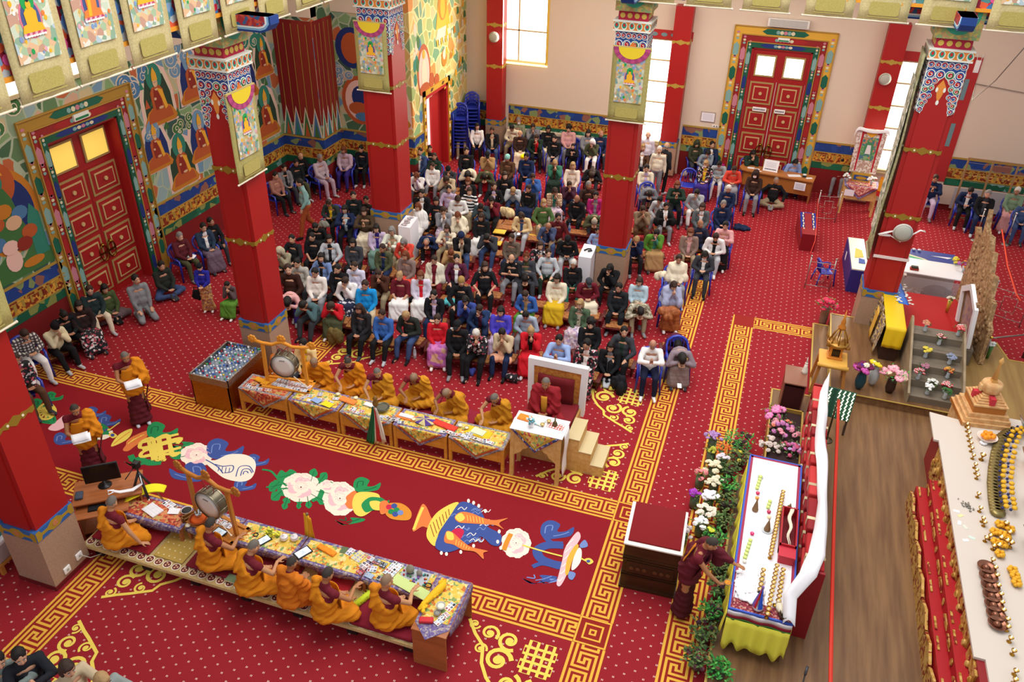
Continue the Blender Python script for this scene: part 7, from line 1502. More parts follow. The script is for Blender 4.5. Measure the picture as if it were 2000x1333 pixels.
for i,(x,y,w_,d_,lab) in enumerate(((.85,18.3,.22,.15,'loose white papers at the left end of the brown desk'),(1.05,18.25,.14,.1,'white sheet beside a small card on the brown desk'),(1.15,18.1,.1,.07,'small white card in the middle of the brown desk'),(2.2,18.1,.4,.2,'open white book on the brown desk'),(2.65,18.05,.2,.12,'white sheet at the right end of the brown desk'))):paper('paper_sheet',x,y,.762,w_,d_,.1*i,'#f0eef2',lab,'paper')
t=thing('tape_dispenser','small white and dark device on the right end of the brown desk','device',(2.5,18.1,.762));m=MB();m.bbox(-.06,-.05,0,.06,.05,.06,.01,0);m.bbox(-.05,-.04,.06,.05,.03,.1,.01,1);m.build('body',[C('#303438'),C('#e8f0f0')],t)
# thangka stand on small table
t=thing('thangka_table','pine table with red-violet cloth point holding a framed thangka','table',(4.15,17.75,0));m=MB();m.bbox(-.5,-.3,.88,.5,.3,.92,.006);m.build('tabletop',pinel,t)
for a_,b_ in ((-.46,-.26),(.46,-.26),(-.46,.26),(.46,.26)):m=MB();m.box(a_-.035,b_-.035,0,a_+.035,b_+.035,.88);m.build('leg',pinel,t)
m=MB();m.box(-.46,-.29,.5,.46,-.27,.88);m.build('front_panel',pinel,t);table_cloth(t,1.0,.6,.92,-.5,.4,mat('cloth_rose','#c0605c',.7,pat='floral',sc=30,col3=['#c0605c','#d89c8c','#b04850','#e0c0a8']),C('#a8505c'),mat('cloth_mauve','#7c6c9c',.7,pat='floral',sc=30,col3=['#7c6c9c','#9c90b4','#686090']),-.3)
m=MB();m.box(-.14,-.006,-.1,.14,0,.1);tag(m.build('notice',C('#eeeaf4'),None,(3.85,17.43,.7)),'white sheet taped to the front of the thangka table','notice');
t=thing('framed_thangka','thangka framed in white brocade with red silk on the small pine table','thangka',(4.12,17.95,.935))
m=MB();m.box(-.26,-.1,0,.26,.1,.24,0);m.box(-.22,-.105,.05,.22,-.1,.2,1);m.slab(circ(0,.12,.16,.05,12),(0,-.105,0),(1,0,0),(0,0,1),(0,-.006,0),0);m.build('stand',[C('#b8902c'),C('#2c4c8c')],t)
m=MB();m.slab([(-.38,.25),(.38,.25),(.42,1.5),(.3,1.6),(-.3,1.6),(-.42,1.5)],(0,0,0),(1,0,0),(0,0,1),(0,.03,0));m.build('white_brocade',mat('white_brocade','#d8ccc0',.7,pat='floral',sc=24,col3=['#e4dcd4','#c8a8a0','#e8e0d8','#b89c84']),t)
m=MB();m.slab([(-.26,.3),(-.22,.3),(-.22,1.45),(.22,1.45),(.22,.3),(.26,.3),(.28,1.52),(-.28,1.52)],(0,-.006,0),(1,0,0),(0,0,1),(0,.006,0),0);m.slab([(-.2,.65),(.2,.65),(.22,1.35),(-.22,1.35)],(0,-.008,0),(1,0,0),(0,0,1),(0,.008,0),1);m.slab([(-.2,1.52),(.2,1.52),(.1,1.42),(0,1.36),(-.1,1.42)],(0,-.012,0),(1,0,0),(0,0,1),(0,.006,0),2);m.slab([(-.08,.85),(.08,.85),(.05,1.12),(-.05,1.12)],(0,-.014,0),(1,0,0),(0,0,1),(0,.006,0),3);m.slab(circ(0,1.02,.14,.2,14),(0,-.01,0),(1,0,0),(0,0,1),(0,.002,0),4)
m.build('painting',[C('#b8202c'),mat('small_painting','#5f9c5c',.7,pat='floral',sc=16,col3=['#5f9c5c','#8cb07c','#c08c6c','#4c7c8c']),C('#f0b028'),C('#ece8e8'),C('#4c8c60')],t)
m=MB();m.grid(lambda u,v:(.5*(-cos(u*pi)),-.03-.02*v,1.62+.08*sin(u*pi*3)*.4-.1*v-.9*(abs(2*u-1)**7)*(.7)),30,3,0,True,(0,.02,0));tag(m.build('white_scarf',white,None,(4.12,17.95,.935)),'white scarf draped over the framed thangka on the pine table','scarf')
for i,(x,y,c,lab) in enumerate(((3.72,17.7,'#ecebea','white and red flowers left of the framed thangka'),(4.42,17.65,'#f0eeee','white lilies right of the framed thangka'))):bouquet('flower_vase',lab,x,y,.94,[(c,c,.05,7),('#a02030','#b83040',.03,3)],.12,GRN2,280+i,('#b8bcc0',[(.03,0),(.045,.12)]),.1,None,24)
for i in range(3):bowl(4.0+.13*i,17.55,.94,.035,.03,'#c8bc90','little brass cup in the row before the framed thangka','#f0e0b0',.6,'cup','brass cups before the thangka')
t=thing('victory_banner','yellow and red tied cloth bundle hanging by the right column','banner',(4.72,17.3,.9));m=MB();m.grid(lambda u,v:(.13*cos(u*2*pi),.13*sin(u*2*pi),.42-.5*v+.02*sin(u*20)),16,4,0);m.build('yellow_cloth',C('#e8a020'),t);m=MB();m.grid(lambda u,v:(.135*cos(u*2*pi),.135*sin(u*2*pi),.05-.16*v),16,2,0);m.build('red_cloth',C('#c02020'),t);m=MB();m.tube([(0,0,-.9),(0,0,.45)],.015,6);m.build('pole',C('#7c6c4c'),t)
# empty lattice screen behind the far right row
t=thing('lattice_screen','tall wooden lattice screen standing along the far right wall','screen',(6.9,18.2,0))
m=MB();m.bar((0,0,1.95),(3.4,-.1,1.95),.03);m.bar((0,0,.1),(3.4,-.1,.1),.04);m.build('rail',C('#9c7850',rough=.6),t)
for i in range(6):m=MB();m.bar((.02+i*.66,-.02*i,0),(.02+i*.66,-.02*i,1.95),.05,.03);m.build('upright',C('#9c7850',rough=.6),t)
m=MB()
for i in range(9):m.bar((0,0,.3+i*.19),(3.4,-.1,.3+i*.19),.006,.004)
m.build('cross_wire',C('#b0a08c',rough=.6),t)
m=MB();m.box(6.95,YB-.06,.1,8.6,YB-.01,.78,0);m.box(8.65,YB-.06,.1,9.4,YB-.01,.78,1);struct(m.build('trim_4',[C('#b8b4b8'),C('#7c3048')]))
# white pedestals by the columns
for (x,y,a_,b_,h_,lab,it) in ((-7.35,9.95,.17,.26,1.05,'leftmost white pedestal with photographs on its sloping top',0),(-2.46,9.9,.16,.28,1.08,'white pedestal with a black strap on top beside the middle column',1)):
 t=thing('white_pedestal',lab,'pedestal',(x,y,0));m=MB();m.slab([(-b_,0),(b_,0),(b_,h_+.06),(-b_,h_-.03)],(-a_,0,0),(0,1,0),(0,0,1),(2*a_,0,0));m.build('body',C('#eceaf0',rough=.4),t)
 if it == 0:
  for i in range(4):paper('photograph',x-.03+.03*(i % 2),y-.17+i*.11,h_+.0+.02*i,.16,.1,.3*i,['#c8b4b0','#b8a8a0','#d8c8c8','#a8a0a0'][i],'photograph on the leftmost white pedestal, %s from its front edge' % ['first','second','third','fourth'][i],'photograph',None,.004,PH,i+300)
 else:m=MB();m.tube([(-.08,-.06,.02),(0,0,.05),(.06,.06,.03),(.1,.0,.02),(.02,-.06,.02)],.02,6);tag(m.build('black_strap',C('#202428'),None,(x,y,h_+.02)),'crumpled black strap on the white pedestal by the middle column','strap')
# ---------------------------------------------------------------- people
def remesh(mb,name,vox,it=3,fold=0,fr=9,seed=0,mats=1,fac=.6,dec=0):
 me=mb.mesh('tmp',[]);o=bpy.data.objects.new('tmp',me);SC.collection.objects.link(o)
 a=o.modifiers.new('r','REMESH');a.mode='VOXEL';a.voxel_size=vox;a.use_smooth_shade=True
 if it:s=o.modifiers.new('s','SMOOTH');s.iterations=it;s.factor=fac
 if dec:d=o.modifiers.new('d','DECIMATE');d.ratio=dec
 dg=bpy.context.evaluated_depsgraph_get();dg.update()
 out=bpy.data.meshes.new_from_object(o.evaluated_get(dg));out.name=name
 bpy.data.objects.remove(o);bpy.data.meshes.remove(me)
 if fold:
  nv=[v.normal.copy() for v in out.vertices]
  for v,n in zip(out.vertices,nv):
   p=v.co;q=NZ.noise(V((p.x*fr+seed,p.y*fr,p.z*fr*.35)));q2=sin(p.x*fr*4+p.z*fr*1.6+q*5+p.y*fr*2)
   v.co=p+n*fold*(q*1.1+q2*.55)
 out.materials.clear()
 for i in range(mats):out.materials.append(None)
 out.polygons.foreach_set('use_smooth',[True]*len(out.polygons))
 return out
def fr_(th):   # torso frame leaning forward (towards -y)
 return MX(((1,0,0),(0,cos(th),-sin(th)),(0,sin(th),cos(th))))
def ik(s,t,l1,l2,pole):
 d=t-s;L=min(d.length,l1+l2-.004);d.normalize();a=(l1*l1-l2*l2+L*L)/(2*L);hh=math.sqrt(max(l1*l1-a*a,1e-6))
 pole=(pole-d*pole.dot(d)).normalized();return s+d*a+pole*hh,s+d*L
def hand(mb,w,d,nrm,curl=.3,side=1,s=1.0):
 """palm and five separate fingers; w wrist, d finger direction, nrm palm normal"""
 d=d.normalized();nrm=(nrm-d*nrm.dot(d)).normalized();x=d.cross(nrm)*side
 M=MX((x,d,nrm)).transposed()
 mb.ball(w+d*.045*s,(.036*s,.048*s,.016*s),0,10,M)
 for i,(o,l) in enumerate(((-.029,.052),(-.010,.066),(.010,.070),(.029,.062))):
  b=w+d*.082*s+x*o*s;k1=b+(d*cos(curl*.6)+nrm*sin(curl*.6))*l*.5*s;k2=k1+(d*cos(curl*1.8)+nrm*sin(curl*1.8))*l*.5*s
  mb.caps(b,k1,.0088*s,.008*s,0,7);mb.caps(k1,k2,.008*s,.0068*s,0,7)
 b=w+d*.025*s+x*.032*s;k1=b+(x*.55+d*.7+nrm*.35).normalized()*.035*s;k2=k1+(d*.9+nrm*.4+x*.1).normalized()*.03*s
 mb.caps(b,k1,.0115*s,.010*s,0,7);mb.caps(k1,k2,.010*s,.008*s,0,7)
LEG={'c':(.43,(.13,-.42,.50),(.13,-.46,.09)),'b':(.30,(.15,-.40,.43),(.13,-.50,.09)),'f':(.08,(.33,-.25,.13),(-.05,-.36,.10)),'k':(.24,(.15,-.36,.09),(.12,.10,.07)),'s':(.86,(.10,-.02,.50),(.10,.03,.09))}
ARM={   # lean, head pitch, yaw
 'P':(.12,.22,.0),'M':(.30,.35,.12),'F':(.62,.55,-.05),'L':(.10,.25,-.15),'B':(1.0,.75,0),'H':(.25,.6,.05),'K':(.05,.1,.25),'C':(.35,.4,-.2),'U':(.05,.0,.1),'W':(.2,.1,-.3)}
POSE={}
def head_prims(b,hc,H,s=1.0):
 q=lambda p:hc+H @ V(p)*s
 b.ball(hc,(.074*s,.092*s,.110*s),0,14,H);b.ball(q((0,-.026,-.062)),(.056*s,.064*s,.062*s),0,12,H)
 b.caps(q((0,-.088,.012)),q((0,-.104,-.026)),.010*s,.014*s,0,8)
 for sx in (-1,1):b.ball(q((sx*.077,.008,-.012)),(.012*s,.022*s,.034*s),0,8,H);b.ball(q((sx*.03,-.078,-.03)),(.022*s,.02*s,.022*s),0,8,H)
def face_parts(me_owner,hc,H,s=1.0):
 m=MB();q=lambda p:hc+H @ V(p)*s
 for sx in (-1,1):
  m.ball(q((sx*.030,-.083,.010)),(.014*s,.007*s,.008*s),1,8,H);m.ball(q((sx*.030,-.0885,.009)),(.006*s,.004*s,.006*s),2,6,H)
  m.ball(q((sx*.031,-.084,.030)),(.019*s,.006*s,.0045*s),2,6,H)
 m.ball(q((0,-.088,-.066)),(.024*s,.007*s,.007*s),3,8,H)
 return m
def join_extra(me,mb,nm):
 bm=bmesh.new();bm.from_mesh(me);vs=[bm.verts.new(p) for p in mb.v]
 for f,mi,s in zip(mb.f,mb.m,mb.s):
  try:F=bm.faces.new([vs[i] for i in f]);F.material_index=mi;F.smooth=True
  except ValueError:pass
 bm.to_mesh(me);bm.free();return me
def skeleton(seat,mode,fat=1.0,lean=None,pitch=None,yaw=None):
 h,kn,an=LEG[seat];le,pi_,ya=ARM[mode]
 if lean is not None:le=lean
 if pitch is not None:pi_=pitch
 if yaw is not None:ya=yaw
 if seat == 's':le *= .5
 S={'h':h,'hip':V((0,0,h+.10))}
 B1,B2=fr_(-le*.7),fr_(-le*1.15)
 # fr_(-t) tips +z towards -y
 B1=MX(((1,0,0),(0,cos(le*.7),-sin(le*.7)),(0,sin(le*.7),cos(le*.7))));B2=MX(((1,0,0),(0,cos(le*1.15),-sin(le*1.15)),(0,sin(le*1.15),cos(le*1.15))))
 ch=S['hip']+B1 @ V((0,0,.26));sc=ch+B2 @ V((0,0,.20));nb=sc+B2 @ V((0,.005,.04))
 a=le*1.0+pi_;Hm=MX(((1,0,0),(0,cos(a),-sin(a)),(0,sin(a),cos(a)))) @ MX.Rotation(ya,3,'Z')
 hc=nb+B2 @ V((0,-.005,.05))+Hm @ V((0,-.02,.115))
 S.update(B1=B1,B2=B2,ch=ch,sc=sc,nb=nb,H=Hm,hc=hc,seat=seat,mode=mode,fat=fat)
 S['sh']={s:sc+B2 @ V((s*.168*fat,0,-.012)) for s in (-1,1)}
 S['kn']={s:V((s*kn[0],kn[1],kn[2])) for s in (-1,1)};S['an']={s:V((s*an[0],an[1],an[2])) for s in (-1,1)}
 if mode == 'W' and seat == 's':S['kn']={1:V((.09,-.18,.52)),-1:V((-.09,.05,.5))};S['an']={1:V((.1,-.26,.1)),-1:V((-.1,.34,.16))}
 S['hj']={s:V((s*.09,.0,h+.10)) for s in (-1,1)}
 F=lambda p:hc+Hm @ V(p)
 T={}
 up=B2 @ V((0,0,1));fw=B2 @ V((0,-1,0))
 for s in (-1,1):
  if mode == 'P':t,d,n,pole=sc+B2 @ V((s*.022,-.30,-.10)),V((0,-.35,.95)),V((-s,0,0)),V((s*.9,.1,-.5))
  elif mode == 'M':t,d,n,pole=F((s*.022,-.13,-.14)),Hm @ V((0,-.25,.95)),V((-s,0,0)),V((s*.7,0,-.9))
  elif mode == 'F':t,d,n,pole=F((s*.045,-.115,-.10)),Hm @ V((0,.0,1)),Hm @ V((-s*.3,1,0)),V((s*.3,-.5,-.9))
  elif mode in 'LH':z=.17 if mode == 'L' else .27;t,d,n,pole=V((s*.06,-.30,h+z)),V((-s*.75,-.6,-.05)),V((0,.2,1)),V((s*.9,.6,-.3))
  elif mode == 'B':t,d,n,pole=F((s*.04,-.15,-.03)),Hm @ V((0,-.2,1)),Hm @ V((-s*.4,1,0)),V((s*.8,-.1,-.6))
  elif mode == 'K':t,d,n,pole=S['kn'][s]+V((-s*.02,.10,.085)),V((-s*.15,-.95,-.25)),V((0,0,-1)),V((s*.8,.5,.1))
  elif mode == 'C':t,d,n,pole=(F((s*.03,-.12,-.12)),Hm @ V((-s*.2,.1,.95)),V((-s,.2,0)),V((s*.4,-.2,-.9))) if s == 1 else (V((s*.08,-.30,h+.18)),V((.75,-.5,0)),V((0,.2,1)),V((s*.9,.5,-.3)))
  else:t,d,n,pole=sc+V((s*.24,-.02,-.52)),V((0,-.1,-1)),V((-s,0,0)),V((s*.5,.8,0))
  if mode == 'W':t=sc+V((s*.22,-.16*s,-.47))
  e,w_=ik(S['sh'][s],t,.27,.25,pole);T[s]=(e,w_,d,n)
 S['arm']=T;return S
def body_mesh(S,vox=.0095,arms=True,legs=True):
 b=MB();f=S['fat']
 b.ball(S['hip'],(.14*f,.11*f,.12),0,12);b.ball(S['hip']+S['B1'] @ V((0,-.01,.13)),(.125*f,.095*f,.14),0,12,S['B1']);b.ball(S['ch'],(.145*f,.105*f,.15),0,12,S['B2']);b.ball(S['ch']+S['B2'] @ V((0,0,.12)),(.15*f,.085,.08),0,12,S['B2'])
 b.caps(S['sh'][-1],S['sh'][1],.052,.052,0,10);b.caps(S['nb']-S['B2'] @ V((0,0,.03)),S['hc']+S['H'] @ V((0,.02,-.08)),.055,.048,0,10)
 head_prims(b,S['hc'],S['H'])
 for s in (-1,1):
  e,w_,d,n=S['arm'][s]
  b.caps(S['sh'][s],e,.046,.037,0,10);b.caps(e,w_,.037,.025,0,10);hand(b,w_,d,n,.35,s)
  b.caps(S['hj'][s],S['kn'][s],.078*f,.055,0,10);b.caps(S['kn'][s],S['an'][s],.052,.034,0,10)
  a=S['an'][s];fd=V((0,-.13,-.045)) if S['seat'] != 'k' else V((0,.12,-.02));b.caps(a+V((0,.02,-.04)),a+fd,.032,.026,0,8)
 me=remesh(b,'body',vox,2,mats=4);return join_extra(me,face_parts(None,S['hc'],S['H']),'face')
def top_mesh(S,vox=.016,seed=0,shawl=False,short=False):
 b=MB();f=S['fat'];hp=S['hip']
 b.ball(hp+V((0,0,.04)),(.175*f,.145*f,.12),0,12);b.ball(hp+S['B1'] @ V((0,-.02,.14)),(.168*f,.138*f,.16),0,12,S['B1']);b.ball(S['ch'],(.178*f,.13*f,.16),0,12,S['B2'])
 b.caps(S['sh'][-1]+S['B2'] @ V((0,0,-.01)),S['sh'][1]+S['B2'] @ V((0,0,-.01)),.07,.07,0,10);b.caps(S['sc']-S['B2'] @ V((0,0,.02)),S['nb']+S['B2'] @ V((0,-.005,.025)),.08,.066,0,10)
 for s in (-1,1):
  e,w_,d,n=S['arm'][s];b.caps(S['sh'][s],e,.068,.058,0,10)
  if short:continue
  b.caps(e,e+(w_-e)*.9,.056,.042,0,10)
 if shawl:
  b.ball(S['ch']+S['B2'] @ V((0,.01,.06)),(.25*f,.19,.22),0,14,S['B2']);b.ball(S['ch']+S['B1'] @ V((0,-.03,-.12)),(.27*f,.22,.2),0,14,S['B1'])
  for s in (-1,1):b.ball(S['arm'][s][0]+V((0,0,-.05)),(.1,.11,.14),0,10)
 me=remesh(b,'shirt',vox,3,.008 if not shawl else .013,8,seed,2)
 Bt=S['B2'].transposed()
 for p in me.polygons:
  q=Bt @ (p.center-S['ch']);wd=.03+.12*max(0,q.z)
  if q.y < -.055 and abs(q.x) < wd*1.15 and -.22 < q.z < .27:p.material_index=1
 return me
def legs_mesh(S,vox=.017,seed=0):
 b=MB();f=S['fat'];b.ball(S['hip']+V((0,.01,.0)),(.175*f,.145*f,.105),0,12)
 for s in (-1,1):b.caps(S['hj'][s],S['kn'][s],.098*f,.072,0,10);b.caps(S['kn'][s],S['kn'][s].lerp(S['an'][s],.95),.07,.052,0,10)
 return remesh(b,'trousers',vox,3,.007,9,seed)
def skirt_mesh(S,vox=.018,seed=0):
 b=MB();f=S['fat'];b.ball(S['hip'],(.185*f,.155*f,.11),0,12);K,A=S['kn'],S['an']
 for t in (0,.25,.5,.75,1):
  p=S['hj'][-1].lerp(K[-1],t);q=S['hj'][1].lerp(K[1],t);b.caps(p,q,.095,.095,0,10)
 if S['seat'] not in 'fk':
  for t in (.15,.35,.55,.75,.9):p,q=K[-1].lerp(A[-1],t),K[1].lerp(A[1],t);b.caps(p+V((-.015*t,0,0)),q+V((.015*t,0,0)),.085+.02*t,.085+.02*t,0,10)
 return remesh(b,'skirt',vox,3,.014,9,seed)
def shoes_mesh(S):
 b=MB()
 for s in (-1,1):
  a=S['an'][s];fd=V((s*.02,-.14,-.045)) if S['seat'] != 'k' else V((0,.13,-.025));b.caps(a+V((0,.015,-.035)),a+fd,.043,.036,0,10);b.caps(a+V((0,.01,.03)),a+V((0,0,-.03)),.042,.044,0,8)
 return remesh(b,'shoes',.014,2)
def get_pose(seat,mode):
 k=seat+mode
 if k not in POSE:S=skeleton(seat,mode);POSE[k]={'S':S,'body':body_mesh(S)}
 return POSE[k]
def part(k,name,fn):
 P=POSE[k]
 if name not in P:P[name]=fn(P['S'])
 return P[name]
HAIR={}
def hair_mesh(kind):
 if kind in HAIR:return HAIR[kind]
 b=MB();vox,fold=.0105,.0035
 def base(r=1.0):b.ball((0,.016,.032),(.083*r,.094*r,.1*r),0,14)
 if kind in 'sbluco':base(1.0 if kind != 'c' else 1.05)
 if kind == 's':b.ball((0,.045,-.02),(.074,.062,.075),0,12)
 if kind in 'bl':
  b.ball((0,.05,-.045),(.082,.06,.1),0,12)
  for s in (-1,1):b.ball((s*.068,.012,-.04),(.026,.052,.085),0,10)
  b.ball((0,-.05,.078),(.06,.042,.036),0,10)
 if kind == 'l':
  b.caps((0,.06,-.08),(0,.095,-.26),.075,.05,0,10)
  for s in (-1,1):b.caps((s*.07,.02,-.08),(s*.085,-.03,-.25),.034,.022,0,8)
 if kind == 'u':b.ball((0,.04,-.02),(.076,.06,.07),0,12);b.ball((0,.115,.035),(.035,.035,.035),0,10)
 if kind == 'o':b.ball((0,.04,-.02),(.076,.06,.07),0,12);b.ball((0,.03,.135),(.04,.04,.035),0,10)
 if kind == 'c':
  r=random.Random(3)
  for i in range(40):q,t_=r.uniform(0,6.28),r.uniform(0,1.9);p=V((.085*sin(t_)*cos(q),.02+.095*sin(t_)*sin(q),.035+.1*cos(t_)));
  for i in range(60):
   q,t_=r.uniform(0,6.28),r.uniform(0,1.9);p=V((.088*sin(t_)*cos(q),.022+.095*sin(t_)*sin(q),.035+.1*cos(t_)))
   if p.y < -.045 and p.z < .06:continue
   b.ball(p,.026,0,7)
 if kind == 'g':   # fringe of hair around a bald crown
  b.ball((0,.05,-.02),(.08,.055,.05),0,12)
  for s in (-1,1):b.ball((s*.066,.025,-.005),(.018,.05,.04),0,10)
 if kind == 'h':
  base(1.18);b.ball((0,.06,-.05),(.1,.07,.12),0,12)
  for s in (-1,1):b.ball((s*.085,.0,-.05),(.03,.07,.12),0,10)
  b.ball((0,-.035,.09),(.075,.05,.035),0,10)
 if kind == 'e':b.ball((0,.008,.045),(.088,.102,.092),0,14);b.ball((0,.0,.03),(.09,.1,.03),0,12)
 if kind == 'k':b.ball((0,.008,.05),(.084,.098,.078),0,14);b.ball((0,-.11,.045),(.06,.06,.012),0,10);b.ball((0,.05,-.02),(.074,.055,.06),0,10)
 if kind == 'n':   # close-cropped scalp
  m=MB();m.ball((0,.0015,.002),(.0765,.0945,.1125),0,24);keep=[]
  for f in m.f:
   c=sum((V(m.v[i]) for i in f),V())/len(f)
   if c.z > .045-.62*c.y-.0 and c.z > -.07:keep.append(f)
  m.f=keep;m.m=[0]*len(keep);m.s=[True]*len(keep);HAIR[kind]=m.mesh('hair',[None]);return HAIR[kind]
 if kind == 'T':   # white cloth head cover
  base(1.12);b.ball((0,.055,-.05),(.095,.07,.11),0,12)
  for s in (-1,1):b.ball((s*.08,.01,-.05),(.028,.06,.1),0,10)
 HAIR[kind]=remesh(b,'hair',vox,2,fold,22);return HAIR[kind]
CN=dict(blk='1d1d20',cha='3c3e44',nav='202c4c',wht='eeecea',crm='e4d8be',bei='c4b090',gry='86868c',lgy='b8bcc2',brn='5a3e2c',dbr='3c2822',mrn='6c1e2a',red='c8202c',cor='dc4c3c',pnk='dca4a4',lil='c4b0cc',blu='3c62a6',lbl='98b0de',tqs='1f90d4',grn='5a8c34',dgr='26382e',olv='4e523a',tan='b08c5e',rst='9c4c28',pur='5248c4',yel='d4ac24',tel='3c8070',khk='9c8c70',jea='3c4e76',vio='3a2c7c',tpe='8c7468',buu='5c2438',sky='b8ccd8',sal='e4a888',mag='b02870')
SKIN=[C('#c89678',rough=.55),C('#b8836a',rough=.55),C('#d8a88c',rough=.55),C('#a87458',rough=.55)]
HC=dict(K='#1a1512',D='#35231a',A='#6c361a',B='#a8865a',G='#7f7b78',W='#cfcac2')
HATC={}
EYEW,EYED,LIP=C('#e8e0d8',rough=.4),C('#1c1210',rough=.4),C('#9c4c44',rough=.5)
PATM={'strp':lambda:mat('cloth_stripes','#e8e8e8',.8,pat='stripe',col2='#18181c',sc=3.4),'pld':lambda:mat('cloth_plaid','#d8c8a8',.8,pat='plaid',col2='#a07860',sc=5),'plg':lambda:mat('cloth_plaid_grey','#d8d4cc',.8,pat='plaid',col2='#50484c',sc=5),
  'flr':lambda:mat('cloth_flowered','#202024',.8,pat='floral',sc=24,col3=['#1c1c20','#202024','#d8d0d0','#1c1c20','#b04858','#202024']),'cam':lambda:mat('cloth_camouflage','#a09880',.8,pat='floral',sc=22,col3=['#a8a08c','#c4bca4','#6c6450','#8c846c']),
  'fls':lambda:mat('cloth_pale_flowers','#cdb4b8',.8,pat='floral',sc=22,col3=['#d4c0c8','#c4a4b0','#e0d8dc','#a894b8']),'mgf':lambda:mat('cloth_pink_flowers','#b860a8',.8,pat='floral',sc=9,col3=['#b45ca8','#c878b4','#a858a0','#c8987c','#b870b4']),'dot':lambda:mat('cloth_navy_dots','#242c48',.8,pat='floral',sc=26,col3=['#242c48','#242c48','#d8d8e0','#242c48']),'tap':lambda:mat('cloth_tapestry','#c89858',.8,pat='floral',sc=16,col3=['#c89858','#b87850','#e0b878','#9c6c5c']),'orb':lambda:mat('cloth_orange_brown','#b06838',.6,pat='noise',col2='#8c4824',sc=14)}
def cm(c,prefix='fabric'):
 if c in PATM:return PATM[c]()
 h='#'+CN.get(c,c);return mat(prefix+'_'+c,h,.85,bump=.25,spec=.15)
def slots(o,ms):
 for i,m in enumerate(ms):
  if i < len(o.material_slots):o.material_slots[i].link='OBJECT';o.material_slots[i].material=m
def make_person(x,y,seat,mode,hair,hc,top,inner,bot,desc,rz,scale=1.0,skin=0,shoe='cha',label=None,extra=(),z0=0.0,head_at=True,group='people seated in prayer'):
 P=get_pose(seat,mode);k=seat+mode;S=P['S']
 if head_at:
  hz=S['hc'].z*scale+z0;w=at(x,y,hz);off=MX.Rotation(rz,3,'Z') @ S['hc']*scale;loc=V((w.x-off.x,w.y-off.y,z0))
 else:loc=V((x,y,z0))
 t=thing('person',label or desc,'person',loc,rz,group);t.scale=(scale,)*3
 o=link('body',P['body'],t);slots(o,[SKIN[skin],EYEW,EYED,LIP])
 shawl='shawl' in extra;short='short' in extra
 nm='shawl' if shawl else 'shirt';o=link('shawl' if shawl else ('jacket' if inner else 'shirt'),part(k,'top'+('s' if shawl else 't' if short else ''),lambda S_:top_mesh(S_,seed=len(POSE),shawl=shawl,short=short)),t);slots(o,[cm(top),cm(inner or top)])
 if bot.startswith('S'):o=link('skirt',part(k,'skirt',skirt_mesh),t);slots(o,[cm(bot[1:])])
 else:o=link('trousers',part(k,'legs',legs_mesh),t);slots(o,[cm(bot)])
 o=link('shoes',part(k,'shoes',shoes_mesh),t);slots(o,[cm(shoe)])
 if hair != '-':
  o=link({'e':'knitted_hat','k':'cap','h':'hood','T':'headscarf'}.get(hair,'hair'),hair_mesh(hair),t);o.matrix_local=MX.Translation(S['hc']) @ S['H'].to_4x4();slots(o,[mat('hair_'+hc,HC[hc],.7,bump=.4) if hc in HC else cm(hc)])
 if 'mask' in extra:m=MASK;o=link('face_mask',m,t);o.matrix_local=MX.Translation(S['hc']) @ S['H'].to_4x4()
 if 'glass' in extra or 'sun' in extra:o=link('glasses',SUNG if 'sun' in extra else GLS,t);o.matrix_local=MX.Translation(S['hc']) @ S['H'].to_4x4()
 return t,S
m=MB();m.ball((0,-.078,-.05),(.052,.034,.046),0,12);MASK=m.mesh('face_mask',[C('#f2f2f6',rough=.8)])
def glasses(c,dark):
 m=MB()
 for s in (-1,1):
  m.tube([(s*.031+.021*cos(a),-.101,.008+.017*sin(a)) for a in [2*pi*i/12 for i in range(13)]],.0026,5,0,cap=False);m.tube([(s*.052,-.1,.012),(s*.079,-.02,.012)],.0025,5)
  if dark:m.ball((s*.031,-.1,.008),(.02,.004,.016),0,8)
 m.tube([(-.012,-.102,.01),(.012,-.102,.01)],.0025,5);return m.mesh('glasses',[C(c,rough=.3)])
GLS,SUNG=glasses('#303030',False),glasses('#1c1010',True)
# blue plastic chair
def chair_parts():
 P=[];bl=mat('blue_plastic_chair','#2434a8',.3,spec=.6)
 m=MB();m.grid(lambda u,v:(-.21+.42*u,-.22+.42*v,.42-.012*sin(u*pi)+.01*(v > .95)),8,8,0,True,(0,0,-.02));P.append(('seat',m.mesh('seat',[bl])))
 m=MB();
 for i in range(5):a=-.14+.07*i;m.tube([(a*.9,.2,.42),(a*1.0,.235,.6),(a*1.05,.26,.74)],[.022,.018,.018],6,flat=.4)
 m.tube([(-.24,.05,.6),(-.23,.2,.66),(-.2,.25,.76),(-.1,.275,.83),(0,.28,.85),(.1,.275,.83),(.2,.25,.76),(.23,.2,.66),(.24,.05,.6)],[.022,.026,.03,.034,.036,.034,.03,.026,.022],8);m.slab([(-.12,.72),(.12,.72),(.1,.8),(-.1,.8)],(0,.25,0),(1,0,0),(0,0,1),(0,.012,0));P.append(('backrest',m.mesh('backrest',[bl])))
 for s in (-1,1):
  m=MB();m.tube([(s*.24,.1,.6),(s*.25,-.12,.61),(s*.25,-.22,.58)],[.024,.03,.024],8,flat=.6);P.append(('armrest',m.mesh('armrest',[bl])))
  m=MB();m.tube([(s*.25,-.22,.6),(s*.235,-.23,.42),(s*.27,-.27,0)],[.024,.03,.022],6);P.append(('leg',m.mesh('leg',[bl])));m=MB();m.tube([(s*.2,.22,.42),(s*.25,.3,0)],[.03,.022],6);P.append(('leg',m.mesh('leg',[bl])))
 return P
CHP=chair_parts()
